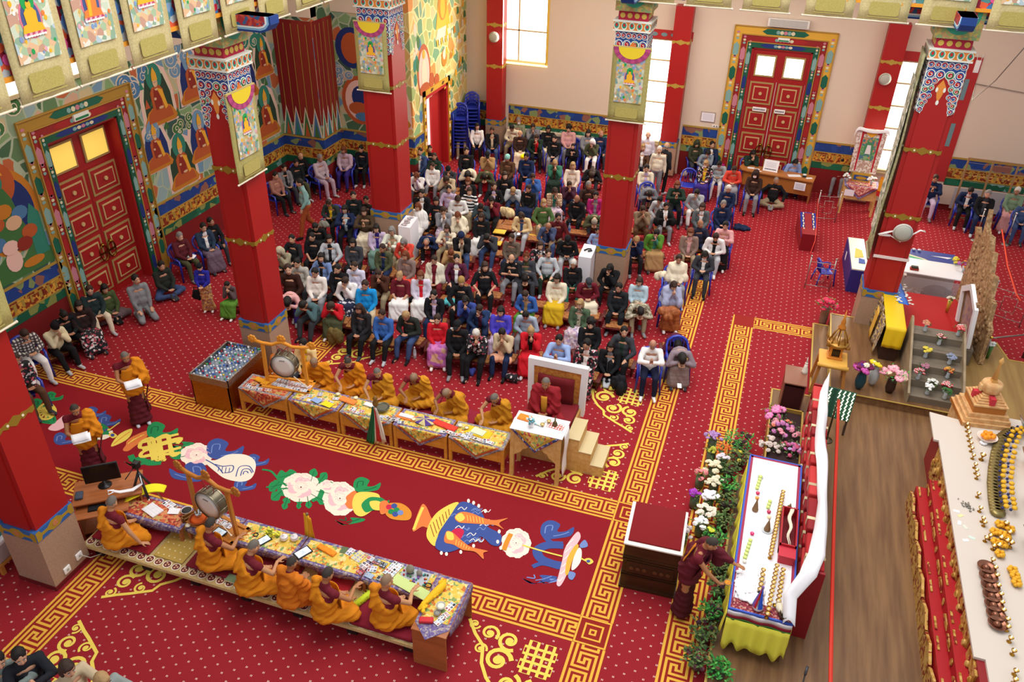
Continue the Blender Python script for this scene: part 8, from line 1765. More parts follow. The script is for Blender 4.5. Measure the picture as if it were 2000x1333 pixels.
def chair(loc,rz,label,group='blue plastic chairs',scale=1.0,rot=None,name='plastic_chair'):
 t=thing(name,label,'chair',loc,rz,group);t.scale=(scale,)*3
 if rot:t.rotation_euler=rot
 for n_,me in CHP:link(n_,me,t)
 return t
BCP=[]
m=MB();m.bbox(-.33,-.17,.22,.33,.17,.25,.006);BCP.append(('seat_board',m.mesh('seat_board',[C('#5c1c18',rough=.4)])))
m=MB();m.box(-.28,-.13,0,-.25,.13,.22);BCP.append(('leg_panel',m.mesh('leg_panel',[C('#4a1414',rough=.5)])));m=MB();m.box(.25,-.13,0,.28,.13,.22);BCP.append(('leg_panel',m.mesh('leg_panel',[C('#4a1414',rough=.5)])))
m=MB();m.bbox(-.25,-.15,.25,.25,.15,.285,.012);BCP.append(('cushion',m.mesh('cushion',[mat('bench_cushion','#8c4c2c',.8,pat='noise',col2='#b07840',sc=18)])))
def bench(loc,rz,label):
 t=thing('low_bench',label,'bench',loc,rz,'low red benches under the crowd')
 for n_,me in BCP:link(n_,me,t)
 return t
CROWD="""
902 245 c H s K crm - khk
932 247 c K l K wht - blk
961 255 c L u D blk bei jea
820 296 c K s K jea wht nav
839 291 b K s K blk - blk
848 306 c K s D dgr - cha
844 325 b L s D wht - gry
876 331 b M e blk cha - cha
911 295 c K s K blk - jea
952 303 c M k blk tan - Sred
813 343 b C b A wht lil cha
871 350 b F b D bei - gry
913 341 b B b K crm blk blk
914 354 b L b A blk pnk cha
946 345 b B s K olv - cha
965 364 b K s D blk lil jea
823 378 b L s K blk wht blk
852 393 b K b K blk - blk
816 404 b L b A wht - Swht shawl
877 370 b K s K lil - brn
894 389 b H b D wht - khk
917 374 b K b D strp - Skhk
960 391 b M b K mrn - blk
866 412 b M s D gry wht fls
894 421 b M b A crm - gry shawl
873 446 b P l D crm gry khk
901 461 b M e nav blk crm jea
940 424 b L l D blk - Swht
939 404 b F s K 3c4a50 - jea
951 464 b F s K cha - jea
833 473 b B g G nav - blk mask
1000 250 c H s K crm - khk
1013 236 c K s G 8c9478 - gry mask
1016 261 c L g G dbr - Scrm
1041 248 c M s D gry - blk
1048 269 c C s D dgr red blk
1071 252 c L b K blk - Scrm
1083 271 c L s K blk - gry
1111 251 c L c K pnk - gry
1119 286 c P s K blk - blk kid
1149 260 c L l K gry - cha
1157 278 c C T wht olv - wht mask
1174 261 c K g W nav - cha
991 309 c L e 8cc8c0 brn - blk
1028 306 c L s K nav - blk
986 343 b K l D blk - blk
1041 346 c M s D blu - jea
1084 319 c M b B 3c7860 brn Sdgr
1119 324 c K b B e0d0c0 - crm
1156 341 b B l D blk blu cha
1002 372 b F s B lgy - jea
1032 369 b L u D blk - Snav
1062 397 b K b B 4e6a3c - khk
1084 374 b M b D pld tel Sfls
1112 361 b M s D 4c2c3c - nav
1150 362 b K s G dbr - cha
1127 388 b L g D blk - blk
1164 382 b L s K mag gry lil
1018 422 b H b D e8cc98 jea lgy
1090 425 b K s K 5c1c20 - khk sun
1071 442 b C g D 4c5878 nav jea
1161 432 b B e a8a090 olv - cha
1167 451 b K s K lbl - cha kid
999 465 b L s D 6c5c50 - nav
1109 468 b H k blk blk - lgy
1055 480 b K b D flr - cha
1071 495 b K s D lgy - dgr
1028 502 b L o A cha olv cha
999 505 b P g D blk - gry short
947 521 b K l D blk - blk short
1026 543 b B s K cha wht blk
1088 544 b L b K crm - Syel glass
1120 516 b L u W blk - tel
1150 551 b H k cha mrn - Scrm
1026 576 b H s D blu tan grn
978 608 b L b K pur - Slil
1027 616 b H s K a0b0c0 - gry
1133 594 b L b B 4c6048 cam Sfls
1154 632 b L c K blk - dgr
981 651 b M s K bei - nav
1037 648 b M u B red blk Sred
1092 664 b P s K lbl - lbl
1146 673 b L s K flr wht Sflr glass
1191 524 b C b K blk - blk
1209 562 b L s K 24262a - 1c2024
1249 550 b L b D sky - red
1251 608 b B s K cam - khk
1316 558 c M b D a4a8c4 - Sorb shawl
1326 506 c L s D crm - gry shawl
1193 677 f L b K blk gry blk
1219 648 b K s K cha dgr blk
1275 673 c P g D wht - 1c2038 glass
1324 673 b B b K buu - blk
1333 701 c B b K 8c7c84 - S8c7c78
1269 378 c B s K 6c7078 - cha
1289 391 b C u K lgy - gry
1301 403 b P s K blk wht gry shawl
1256 410 b M s D 8c7860 - brn
1323 361 c P b A dgr - blk
1361 377 b C s K a8acb0 - wht
1372 404 b L b D 5c6468 wht blk
1423 369 c L s W nav - nav
1413 399 c L s G nav - nav
1368 437 b K g D 282c40 - nav
1349 454 b L b A tpe pnk khk
1398 463 b H s D wht blk lgy
1417 441 c P s K pnk - Sblk
1282 456 b C s K grn tel Stan
1243 469 b C b B nav - blk
1377 498 c H l K cha wht cha
1266 264 s U g D d8d4e0 - cha
1256 288 c K b B brn wht cha
1263 329 c L s K crm lil khk
1303 285 s U g G 24262c - blk
1288 293 s U s W d8ccb8 - gry
1361 281 c L h 3c4030 3c4030 - cha
1391 283 c K s K nav wht nav
1383 299 c C b K 8c98a4 - gry mask
1379 320 c L b B flr yel Svio mask
1405 321 c H s K a4acb0 - wht mask
1471 300 c M b K dgr - blk
1554 317 c H b K 8ca4d4 - jea
1434 331 c H s D cor - S94949c
1476 340 c L h 3c2c28 dbr - gry mask
1516 353 f K n G blk - khk
1646 313 c C l K blk - gry
1827 349 c P s D nav - lil
1896 373 c H s K nav wht blk
1930 379 c L s G blk cha nav
1987 373 c L s W 7c9478 - Spnk
2006 398 c L s D jea - jea
642 397 c H o D 343c38 yel blk
690 382 c K s K 20282a - blk
673 409 c P b K nav sky blk glass
711 413 c P b D 4c3c2c - Scrm
715 391 b K s K 302c28 - blk
616 443 b H s K blk - blk
609 463 b L s K blk - blk short glass
570 467 b K s K 24262a - blk
643 467 b K b K lgy blk blk
689 474 b L b K cha - blk
735 446 b L l K lil vio S6c8c80
546 491 b C h b8ac94 a09880 - cha
580 514 b L u K b0aca4 - cha
563 526 b K s D 38201a - 38201a big
615 533 b L s K ece4dc - gry
627 503 b K l K 7088b8 blk nav
659 525 b L s K blk - blk
692 520 b L s D d0cce0 - cha
674 550 b C s D wht - Sdot
713 557 b L s D tqs - bei
739 535 b M s D 4c2c20 - khk
561 590 b B b K pnk sky vio
592 596 b F s K 4c686c - cha
645 598 b F b D red - Solv
702 603 b L l D 28282c cha blk
746 614 b L s D 3c68b0 - blk
747 485 b L s D olv nav nav
765 451 b P b G e4e8d8 khk khk glass
788 473 b C b G cor - khk
792 499 b L b A 84706a - Scor
848 508 b L s D d4ccb8 mrn mrn shawl
881 494 b F u A tan - khk
892 506 b K s K 58243c wht blk
780 540 b L u B mrn - Swht short
821 538 b L b A d4ccdc red Swht
901 550 b K e a08048 blk - blk
847 576 b L s K blk lil nav
793 617 b H s B 2c302c - jea
854 624 b L u D red - Smgf
893 636 b L k blk blk - blk
909 587 b M b K 3c4c94 - nav
936 604 b C s D 2c4068 buu nav
930 653 b M s W flr - blk
538 343 c L s K 9c6c60 - blk
555 328 c L s K 7c7c80 blk cha
578 318 c L s K 1c2024 - olv
587 305 c L g D 1c1e20 - blk
625 309 c L s G b8a8b0 - b8a4b4
671 293 c L b A c0a8b8 - vio
705 291 c L s K 1c2028 - blk
351 462 c L s G 5c242c - olv
397 444 c L s K 2c3c50 wht S6c5c6c
411 433 c K s K blk - cha
315 519 f L s K 2c302c - jea
390 522 s L e 202028 2c2c98 - Stap kid
444 557 b M s K 5c4c50 - Sgrn kid
265 546 k K s K 84888c - 84888c
204 564 f L b K 4c5c38 - S6c5c60
175 567 b L s D 28383a - crm glass
154 597 b L l K 302424 - Sflr
125 616 b H u K 1c2024 - blk
107 639 b M e 181418 d8cca8 - blk
48 653 c H s D plg - wht
30 702 c L s D flr - brn
585 357 s W s K 7ca09c - rst
"""
EX={'902 245':'bowing over his hands, at the side door','932 247':'sitting before the stacked blue chairs','961 255':'on a blue chair against the far left pillar foot','844 325':'small child','952 303':'with red lap cloth and black headband','816 404':'peering over the leftmost white pedestal','877 370':'with a brown shoulder strap','894 421':'wrapped in a cream blanket',
      '1119 286':'child','1167 451':'child','1161 432':'slumped forward beside the middle column','1088 544':'with a yellow blanket on the lap','1316 558':'praying with an orange-brown bag on the lap','1326 506':'wrapped on a blue chair','1193 677':'cross-legged at the front right corner of the crowd','1275 673':'bald, on a blue chair at the crowd\'s right corner','1333 701':'head bent on the front right blue chair',
      '1266 264':'standing at the tall middle window','1303 285':'standing with back turned at the pillar foot','1288 293':'standing beside a man in a black coat','1471 300':'praying behind the brown desk','1554 317':'writing behind the brown desk','1516 353':'cross-legged on the carpet before the brown desk','1646 313':'seated left of the thangka table','1827 349':'on a blue chair right of the right column','265 546':'kneeling on the carpet by the left red door',
      '315 519':'cross-legged against the left door surround','390 522':'child standing in a royal blue coat','444 557':'child kneeling with a green lap cloth beside the left column','585 357':'walking stooped past the wall row','351 462':'reading by the left mural wall','30 702':'half hidden by the near left column','893 636':'stretching a leg at the front of the crowd','1037 648':'fair-haired, in a red dress and black vest','1084 374':'with a green scarf at the face','1301 403':'broad, white shawl drawn at the chin','1476 340':'hooded and masked before the brown desk','592 596':'elbows on knees by the left column foot','1434 331':'looking down at a phone'}
CNAME=dict(blk='black',cha='charcoal',nav='navy',wht='white',crm='cream',bei='beige',gry='grey',lgy='pale grey',brn='brown',dbr='dark brown',mrn='maroon',red='red',cor='coral red',pnk='pink',lil='lilac',blu='blue',lbl='light blue',tqs='bright sky-blue',grn='green',dgr='dark green',olv='olive',tan='tan',rst='rust',pur='violet-blue',yel='yellow',tel='teal',khk='khaki',jea='denim blue',vio='purple',tpe='taupe',buu='burgundy',sky='pale blue',sal='peach',mag='magenta',strp='black-and-white striped',pld='beige plaid',plg='grey plaid',flr='black patterned',cam='camouflage',fls='pale flowered',mgf='pink flowered',dot='dotted navy',tap='gold tapestry',orb='orange-brown')
HEXN={'8c9478':'sage','3c4a50':'teal-grey','3c7860':'sea-green','e0d0c0':'oatmeal','4e6a3c':'moss-green','4c2c3c':'dark plum','e8cc98':'buttery yellow','5c1c20':'wine-red','4c5878':'slate blue','a8a090':'stone','6c5c50':'grey-brown','a0b0c0':'grey-blue spotted','4c6048':'forest green','24262a':'coal-black','a4a8c4':'periwinkle grey','8c7c84':'mauve grey','6c7078':'steel grey','8c7860':'brown-beige','a8acb0':'silver grey','5c6468':'slate grey','282c40':'midnight','d8d4e0':'lilac-white','24262c':'long black','d8ccb8':'sand','3c4030':'dark olive','8c98a4':'dusty blue','a4acb0':'ash grey','8ca4d4':'cornflower','7c9478':'soft green','343c38':'dark grey-green','20282a':'black-green','4c3c2c':'umber brown','302c28':'dusky','a09880':'putty','b0aca4':'grey marl','38201a':'chocolate','ece4dc':'ivory','7088b8':'powder blue','d0cce0':'lavender grey','4c2c20':'chestnut','4c686c':'blue-green','28282c':'sooty','3c68b0':'cobalt','e4e8d8':'off-white','84706a':'cocoa','d4ccb8':'cream fleece','58243c':'aubergine','d4ccdc':'lilac-white','2c302c':'dark leather','3c4c94':'ultramarine','2c4068':'dark blue','9c6c60':'dusty rose','7c7c80':'mid-grey','1c2024':'inky','1c1e20':'jet','b8a8b0':'pale mauve','c0a8b8':'pink-lilac','1c2028':'blue-black','5c242c':'dark wine','2c3c50':'petrol blue','2c2c98':'royal blue','5c4c50':'dark mauve','84888c':'plain grey','4c5c38':'leaf green','28383a':'bottle-green','302424':'brown-black','d8cca8':'cream hooded','7ca09c':'pale teal','3c2c28':'brown'}
HN=dict(s='short',b='bobbed',l='long',u='tied-back',o='top-knotted',c='curly',g='thinning',n='cropped')
HCN=dict(K='black',D='dark',A='auburn',B='fair',G='grey',W='white')
PN=dict(P='palms together',M='hands pressed to the mouth',F='face in hands',L='hands in lap',B='bent far forward',H='looking down at the hands',K='hands on knees',C='one hand to the chin',U='standing',W='walking')
rows=[]
for ln in CROWD.strip().splitlines():
 p=ln.split();rows.append((int(p[0]),int(p[1]),*p[2:9],p[9:]))
def cname(c):return CNAME.get(c) or HEXN.get(c,'dark')
def base_label(q):
 x,y,seat,mode,hair,hc,top,inner,bot,ex=q
 if hair in HN:hd=HN[hair]+' '+HCN.get(hc,'dark')+' hair'
 else:hd={'e':(cname(hc) if hc in CNAME else {'8cc8c0':'turquoise','a08048':'gold-banded','181418':'black','202028':'black'}.get(hc,'grey'))+' hat','k':'black cap','h':'hood up','T':'white headcover'}[hair]
 return 'person in '+cname(top)+(' over '+cname(inner) if inner != '-' else ''),hd,PN[mode]
tops={}
for q in rows:tops.setdefault(cname(q[6]),[]).append(q)
land={k:v[0] for k,v in tops.items() if len(v) == 1}
def relation(q):
 best=None
 for k,v in land.items():
  if v is q:continue
  dx,dy=q[0]-v[0],q[1]-v[1];d=math.hypot(dx,dy)
  if best is None or d < best[0]:best=(d,k,dx,dy)
 d,k,dx,dy=best
 rel=('right of' if dx > 0 else 'left of') if abs(dx) > abs(dy) else ('just in front of' if dy > 0 else 'just behind')
 return '%s the one in %s' % (rel,k)
seen=set();used_chair=[]
r=random.Random(77)
lap_items=[]
for q in rows:
 x,y,seat,mode,hair,hc,top,inner,bot,ex=q
 a,hd,pn=base_label(q);key='%d %d' % (x,y);extra=EX.get(key)
 lab=a+', '+(extra if extra else hd+', '+relation(q))
 lab=' '.join(lab.split()[:16])
 if lab in seen:lab=' '.join((a+', '+pn+', '+relation(q)).split()[:16])
 seen.add(lab)
 w0=at(x,y,1.0)
 if w0.x < -10.9 and w0.y < 13.5:rz=R(68)+r.uniform(-.15,.15)
 elif w0.y > 17 and w0.x > 3:rz=R(-5)
 else:rz=R(8)+r.uniform(-.2,.25)
 if key in ('1303 285',):rz=R(150)
 if key in ('1266 264','1288 293'):rz=R(0)
 if key == '585 357':rz=R(-40)
 if key in ('671 293','705 291'):rz=R(10)
 if key in ('625 309',):rz=R(70)
 if key == '265 546':rz=R(60)
 if key == '390 522':rz=R(20)
 sc_=1.0*r.uniform(.96,1.04)*(.78 if 'kid' in ex else 1)*(1.08 if 'big' in ex else 1)
 z0=0
 cat_extra=tuple(e for e in ex)
 t,S=make_person(x,y,seat,mode,hair,hc,top,None if inner == '-' else inner,bot,lab,rz,sc_,r.choice([0,1,2,0,3] if hair != 'h' else [0]),r.choice(['wht','lgy','cha','blk','gry']),lab,cat_extra,z0)
 used_chair.append((t,seat,lab,rz,sc_,key))
TS_DONE=True
# seats under the crowd
who=lambda lab:lab.replace('person in ','').split(',')[0]
cnt={}
for t,seat,lab,rz,sc_,key in used_chair:
 if key == '265 546' or seat in 'sfk':continue
 d=who(lab);n=cnt.get(d+seat,0);cnt[d+seat]=n+1
 rest=lab.split(', ',1)[1] if ', ' in lab else ''
 full=' '.join(('under the person in '+d+', '+rest).split())
 if seat == 'c':chair(t.location,rz,' '.join(('blue chair '+full).split()[:16]),scale=sc_)
 else:
  b=bench(t.location,rz,' '.join(('red bench '+full).split()[:16]));b.scale=(sc_,)*3
# empty and stacked chairs
p=at(1388,590,0)
chair(at(1296,620,0)+V((0,.9,0)),R(8),'empty blue plastic chair with a cream jacket on it, right of the middle column')
chair(at(1340,385,0),R(5),'blue plastic chair with a beige bag on it behind the dark green jacket')
chair(at(1117,322,0),R(0),'empty blue plastic chair in front of the person in a pink coat')
chair(at(1498,340,0),R(-5),'blue plastic chair with a black bag behind the brown desk')
chair(at(1606,552,0),R(110),'small empty blue plastic chair standing alone on the open carpet','blue plastic chairs',.8)
for i in range(11):
 chair(V((-8.75,18.35+.0*i,.12*i)),R(20),'blue plastic chair in the tall stack by the far left pillar','stacked blue chairs')
for i in range(9):
 chair(V((-8.95,17.75,.12*i)),R(20),'blue plastic chair in the front stack by the far left pillar','front stack of blue chairs')
# visible empty bench stretches with yellow cushions
for i,(x,y) in enumerate(((985,448),(1000,440),(960,470),(982,500),(1055,460),(1130,458),(1160,450),(960,580),(1100,620),(1060,600),(880,590),(760,530),(925,640),(1150,620),(1090,600),(1205,640),(700,640),(820,560),(1040,470),(1125,495))):
 p=at(x,y,.2);bench(V((p.x,p.y,0)),R(4),'empty stretch of low dark-red bench, number of gaps between seated people' if 0 else 'empty low dark-red bench between seated people in the middle of the hall')
for i,(x,y) in enumerate(((976,452),(1042,462),(968,474),(1163,446))):
 p=at(x,y,.27);m=MB();m.bbox(-.17,-.13,0,.17,.13,.035,.012);tag(m.build('yellow_cushion',C('#e0b83c',rough=.8),None,(p.x,p.y,.24),(0,0,R(5))),['yellow cushion on an empty bench left of the buttery yellow jacket','yellow cushion on an empty bench right of the buttery yellow jacket','lower yellow cushion on the empty bench behind a grey-brown sweater','yellow-green cushion on the bench left of the middle column'][i],'cushion')
# belongings
def bag(x,y,z,s,col,lab,name='bag',cat='bag',flat=.7):
 p=at(x,y,z+s[2]*.5);t=thing(name,lab,cat,(p.x,p.y,z));m=MB();m.ball((0,0,s[2]*.45),(s[0]/2,s[1]/2,s[2]/2),0,12);m.ball((s[0]*.1,0,s[2]*.35),(s[0]/2,s[1]/2,s[2]*.4),0,12);m.ball((-s[0]*.12,0,s[2]*.3),(s[0]*.45,s[1]/2,s[2]*.35),0,12)
 link('body',remesh(m,'body',.016,2,.012,9,x),t);slots(t.children[0],[cm(col)]);m=MB();m.tube([(-s[0]*.3,0,s[2]*.8),(-s[0]*.2,0,s[2]*1.15),(s[0]*.2,0,s[2]*1.15),(s[0]*.3,0,s[2]*.8)],.011,6);m.build('strap',cm(col),t);return t
def soft(x,y,z,s,col,lab,name,cat,n=7,sd=0):
 p=at(x,y,z+s[2]*.5);r=random.Random(sd+x);m=MB()
 for i in range(n):m.ball((r.uniform(-.3,.3)*s[0],r.uniform(-.3,.3)*s[1],r.uniform(.2,.6)*s[2]),(s[0]*.28,s[1]*.28,s[2]*.4),0,10)
 me=remesh(m,name,.015,2,.014,9,x);o=link(name,me,None,(p.x,p.y,z));slots(o,[cm(col)]);return tag(o,lab,cat)
soft(980,696,.30,(.48,.42,.22),'sal','peach-coloured folded coat on the lap of the person in beige','folded_coat','coat')
soft(1307,610,.45,(.5,.4,.3),'orb','crinkled orange-brown bag on the lap of the periwinkle grey coat','crinkled_bag','bag')
soft(1087,580,.32,(.42,.3,.16),'yel','mustard yellow fringed blanket on the lap of the cream jumper','blanket','blanket')
soft(1025,304,.5,(.34,.26,.14),'e8e010','bright yellow bag at the lap of the person with a red scarf','yellow_bag','bag')
soft(990,412,.25,(.5,.34,.3),'e0cc9c','cream sheepskin jacket heaped on a bench in mid crowd','heaped_jacket','jacket')
soft(877,590,.2,(.3,.24,.16),'58b8c0','turquoise cloth bundle between the red jumper and ultramarine blouse','cloth_bundle','cloth')
soft(1450,444,.0,(.5,.34,.14),'nav','navy jacket lying on the carpet behind the pink jacket','dropped_jacket','jacket')
soft(1291,537,.45,(.36,.3,.26),'crm','cream jacket lying on the empty blue chair','heaped_jacket','jacket')
soft(1336,337,.45,(.26,.2,.2),'bei','beige bag standing on the empty blue chair by the pillar','beige_bag','bag')
soft(1498,314,.45,(.34,.26,.3),'blk','black bag on the blue chair behind the brown desk','black_bag','bag')
soft(1208,752,0,(.34,.3,.42),'202024','black bin bag standing beside the cross-legged person at the front','bin_bag','bag',8)
soft(653,655,.12,(.4,.36,.42),'6c5c34','olive brown lap cloth hanging from the person in bright red','lap_cloth','cloth',8)
soft(998,738,0,(.34,.26,.2),'flr','dark spotted bag on the carpet below the peach coat','spotted_bag','bag')
soft(920,724,0,(.2,.18,.2),'4c58b0','blue patterned carrier bag at the feet of the white-haired person','carrier_bag','bag')
soft(812,572,.25,(.34,.2,.16),'wht','white skirt cloth spread over the lap of the lilac-white scarf','lap_cloth','cloth')
soft(783,575,.28,(.42,.24,.14),'wht','white jumper lying over the lap of the maroon T-shirt','lap_jumper','jumper')
soft(810,590,.2,(.4,.3,.2),'24262c','dark coat folded on a bench behind the leather jacket','folded_coat','coat')
soft(708,436,.45,(.22,.2,.14),'red','small red pouch held by the umber brown jumper','red_pouch','pouch')
bag(632,437,.45,(.3,.16,.22),'8c8c80','grey checked handbag on the lap of the gold-scarfed person');bag(1333,742,.45,(.26,.12,.2),'gry','grey shoulder bag beside the head-bent person at the front right') if 0 else None
bag(1294,725,.0,(.26,.16,.34),'a09890','shiny grey backpack between the two blue chairs at the front right','backpack','backpack')
bag(866,706,0,(.28,.2,.3),'blk','black bag on the carpet beside the pink flowered skirt');bag(1095,612,.0,(.24,.18,.26),'blk','black backpack below the mustard blanket','backpack','backpack')
bag(843,436,.0,(.24,.2,.26),'blk','black handbag between the leftmost white pedestal and the grey cardigan');bag(1410,322,.5,(.2,.14,.1),'mag','small pink bag held by the masked person in ash grey')
bag(1150,583,.35,(.28,.16,.2),'c0b8b8','silver handbag on the lap of the person in a cap');bag(1033,690,.0,(.3,.2,.2),'brn','brown handbag between the peach coat and the red dress');bag(1365,470,.0,(.24,.18,.2),'cha','grey bag under the taupe cardigan')
bag(1380,350,.45,(.36,.26,.26),'5848b0','large violet bag on the lap of the yellow-sleeved person');bag(385,575,.3,(.26,.14,.28),'blk','black bag hanging beside the child in royal blue')
for i,(x,y,k,lab) in enumerate(((810,693,2,'clear water bottle standing by the leather jacket at the front'),(853,708,0,'red-labelled bottle on the carpet by the pink flowered skirt'),(1112,449,1,'blue-labelled bottle on the bench behind the maroon-shirted man'),(747,572,2,'clear bottle beside the bright sky-blue hooded jacket'),(1095,498,0,'pink-topped bottle on the bench near the capped person'),(1330,435,2,'clear bottle near the grey shawl under the benches'))):
 z=0 if i in (0,1,5) else .29;p=at(x,y,z+.1);bottle(k,p.x,p.y,z,lab,None,1.1)
p=at(1343,735,.62);
def phone(x,y,z,lab):p=at(x,y,z);t=thing('phone',lab,'phone',p,.2);m=MB();m.bbox(-.04,-.075,-.006,.04,.075,.004,.003);m.build('case',C('#e8e8ec'),t);m=MB();m.box(-.035,-.068,.004,.035,.068,.0055);m.build('screen',mat('phone_screen','#e8f0f8',emit=.8),t)
phone(1327,754,.62,'lit phone on the lap of the head-bent person at the front right');phone(1013,457,.55,'lit phone held by the person in buttery yellow');phone(803,643,.5,'phone held by the fair-haired leather jacket')
def sheet(x,y,z,w_,d_,lab,col='#f4f4f6',rz=0):p=at(x,y,z);m=MB();m.grid(lambda u,v:(-w_/2+w_*u,-d_/2+d_*v,.012*sin(u*4)),5,2,0,True,(0,0,.004));tag(m.build('paper_sheet',C(col),None,p,(.3,0,rz)),lab,'paper')
sheet(936,455,.45,.22,.2,'white document case on the lap of the long-haired person in black');sheet(374,501,.6,.2,.14,'open white booklet on the knees of the reader by the left mural')
# ---------------------------------------------------------------- monks
ROBE,ROBE2,VEST,SCARF=C('#d4820c',rough=.85),C('#cc8a18',rough=.85),C('#6c1424',rough=.85),C('#5a1020',rough=.85)
BUZZ={'d':C('#3c342e',rough=.8),'g':C('#6c645c',rough=.8),'b':C('#8c7058',rough=.6)}
MSK=[C('#b07850',rough=.55),C('#a06c48',rough=.55),C('#c08c64',rough=.55)]
def cut(mb,co,no,keep_pos=True):
 """slice a primitive-built mesh with a plane and cap it"""
 me=mb.mesh('t',[]);bm=bmesh.new();bm.from_mesh(me);bpy.data.meshes.remove(me)
 g=bmesh.ops.bisect_plane(bm,geom=bm.verts[:]+bm.edges[:]+bm.faces[:],plane_co=co,plane_no=no,clear_inner=keep_pos,clear_outer=not keep_pos)
 bmesh.ops.contextual_create(bm,geom=[e for e in g['geom_cut'] if isinstance(e,bmesh.types.BMEdge)]) if 0 else bmesh.ops.holes_fill(bm,edges=[e for e in bm.edges if e.is_boundary])
 bm.verts.ensure_lookup_table();bm.verts.index_update();out=MB();out.add([v.co[:] for v in bm.verts],[[v.index for v in f.verts] for f in bm.faces],0,True);bm.free();return out
def monk(x,y,zhead,seatz,mode,rz,lab,robe=ROBE,vest=VEST,hair='d',skin=0,arms=None,lean=None,pitch=None,yaw=None,full=False,stand=False,wide=1.0,vest_front=True,lower=None,hair_kind='n',scale=1.0):
 seat='s' if stand else 'f';S=skeleton(seat,mode,1.08,lean,pitch,yaw)
 if arms:
  for s,(t,d,n,pole) in arms.items():e,w_=ik(S['sh'][s],V(t),.27,.25,V(pole));S['arm'][s]=(e,w_,V(d),V(n))
 hz=S['hc'].z*scale+seatz;w=at(x,y,hz);off=MX.Rotation(rz,3,'Z') @ S['hc']*scale;loc=V((w.x-off.x,w.y-off.y,seatz))
 t=thing('monk',lab,'monk',loc,rz);t.scale=(scale,)*3
 o=link('body',body_mesh(S,.0085),t);slots(o,[MSK[skin],EYEW,EYED,LIP])
 o=link('hair',hair_mesh(hair_kind),t);o.matrix_local=MX.Translation(S['hc']) @ S['H'].to_4x4();slots(o,[BUZZ[hair]])
 B1,B2,f=S['B1'],S['B2'],1.0
 # maroon sleeveless vest
 b=MB();b.ball(S['hip']+B1 @ V((0,0,.12)),(.158,.125,.15),0,12,B1);b.ball(S['ch'],(.172,.125,.155),0,12,B2);b.caps(S['sh'][-1]+B2 @ V((.0,0,-.01)),S['sh'][1]+B2 @ V((0,0,-.01)),.066,.066,0,10);b.caps(S['sc'],S['nb'],.08,.068,0,10)
 for s in (-1,1):b.caps(S['sh'][s],S['sh'][s].lerp(S['arm'][s][0],.16),.066,.06,0,10)
 o=link('vest',remesh(b,'vest',.013,3,.004,9),t);slots(o,[vest])
 # robe: wraps the lap, crosses the back and covers the left shoulder
 b=MB();hip=S['hip']
 if stand:
  for q in range(9):z=.06+.11*q;wv=.20-.012*q;b.ball((0,.0,z+.05),(wv+.02,wv*.82,.1),0,14)
  sk=remesh(b,'skirt',.016,3,.014,7);o=link('skirt',sk,t);slots(o,[lower or SCARF])
  b=MB();b.ball(hip+V((0,0,.0)),(.205,.175,.2),0,14);b.ball(hip+V((0,-.01,-.12)),(.2,.17,.17),0,14)
 else:
  b.ball(hip+V((0,.02,-.02)),(.235*wide,.185,.125),0,14)
  for s in (-1,1):b.caps(S['hj'][s]+V((0,0,-.02)),S['kn'][s]+V((-s*.01,0,.0)),.125,.105,0,12);b.caps(S['kn'][s],V((0,-.34,.10)),.1,.085,0,12)
  b.ball((0,-.16,.12),(.2,.18,.09),0,12)
 tor=MB();tor.ball(hip+B1 @ V((0,0,.1)),(.2,.165,.19),0,18,B1);tor.ball(S['ch'],(.2,.155,.2),0,18,B2)
 if not full:
  pn=B2 @ V((.62,.0,-.78));tor=cut(tor,S['ch']+B2 @ V((-.02,0,.12)),pn)
  b.add(tor.v,tor.f,0,True)
  b.caps(S['sh'][1]+B2 @ V((-.04,.02,.02)),S['ch']+B2 @ V((.11,.11,0)),.075,.07,0,10);b.caps(S['sh'][1]+B2 @ V((-.04,-.02,.02)),S['ch']+B2 @ V((.09,-.11,.0)),.07,.07,0,10)
  e=S['arm'][1][0];b.caps(S['sh'][1],e,.085,.085,0,10);b.caps(e,e.lerp(S['arm'][1][1],.6),.085,.06,0,10);b.ball(e+V((.0,.02,-.08)),(.09,.12,.16),0,10)
 else:
  b.add(tor.v,tor.f,0,True);b.caps(S['sh'][-1],S['sh'][1],.09,.09,0,12)
  for s in (-1,1):e=S['arm'][s][0];b.caps(S['sh'][s],e,.09,.1,0,10);b.caps(e,e.lerp(S['arm'][s][1],.7),.09,.06,0,10);b.ball(e+V((0,.02,-.08)),(.11,.14,.18),0,10)
 me=remesh(b,'robe',.0125,4,0);sd=x*.37
 nv=[v.normal.copy() for v in me.vertices]
 for v,n in zip(me.vertices,nv):   # long cloth folds running from the left shoulder round the hips
  p=v.co;u_=p.z*1.0+p.x*.75;q=NZ.noise(V((p.x*5+sd,p.y*5,p.z*5)));g=sin(u_*46+q*4.5+p.y*9)
  v.co=p+n*(.007*g+.006*q+.004*sin(u_*90+p.y*20+q*6)*max(0,g))
 o=link('robe',me,t);slots(o,[robe])
 if vest_front and not full:
  m=MB();m.grid(lambda u,v:S['ch']+B2 @ V((-.12+.2*u-.1*v,-.135-.03*sin(u*3)+.0*v,.16-.36*v)),6,10,0,True,B2 @ V((0,-.012,0)));m.build('crossed_band',[robe],t)
 return t,S
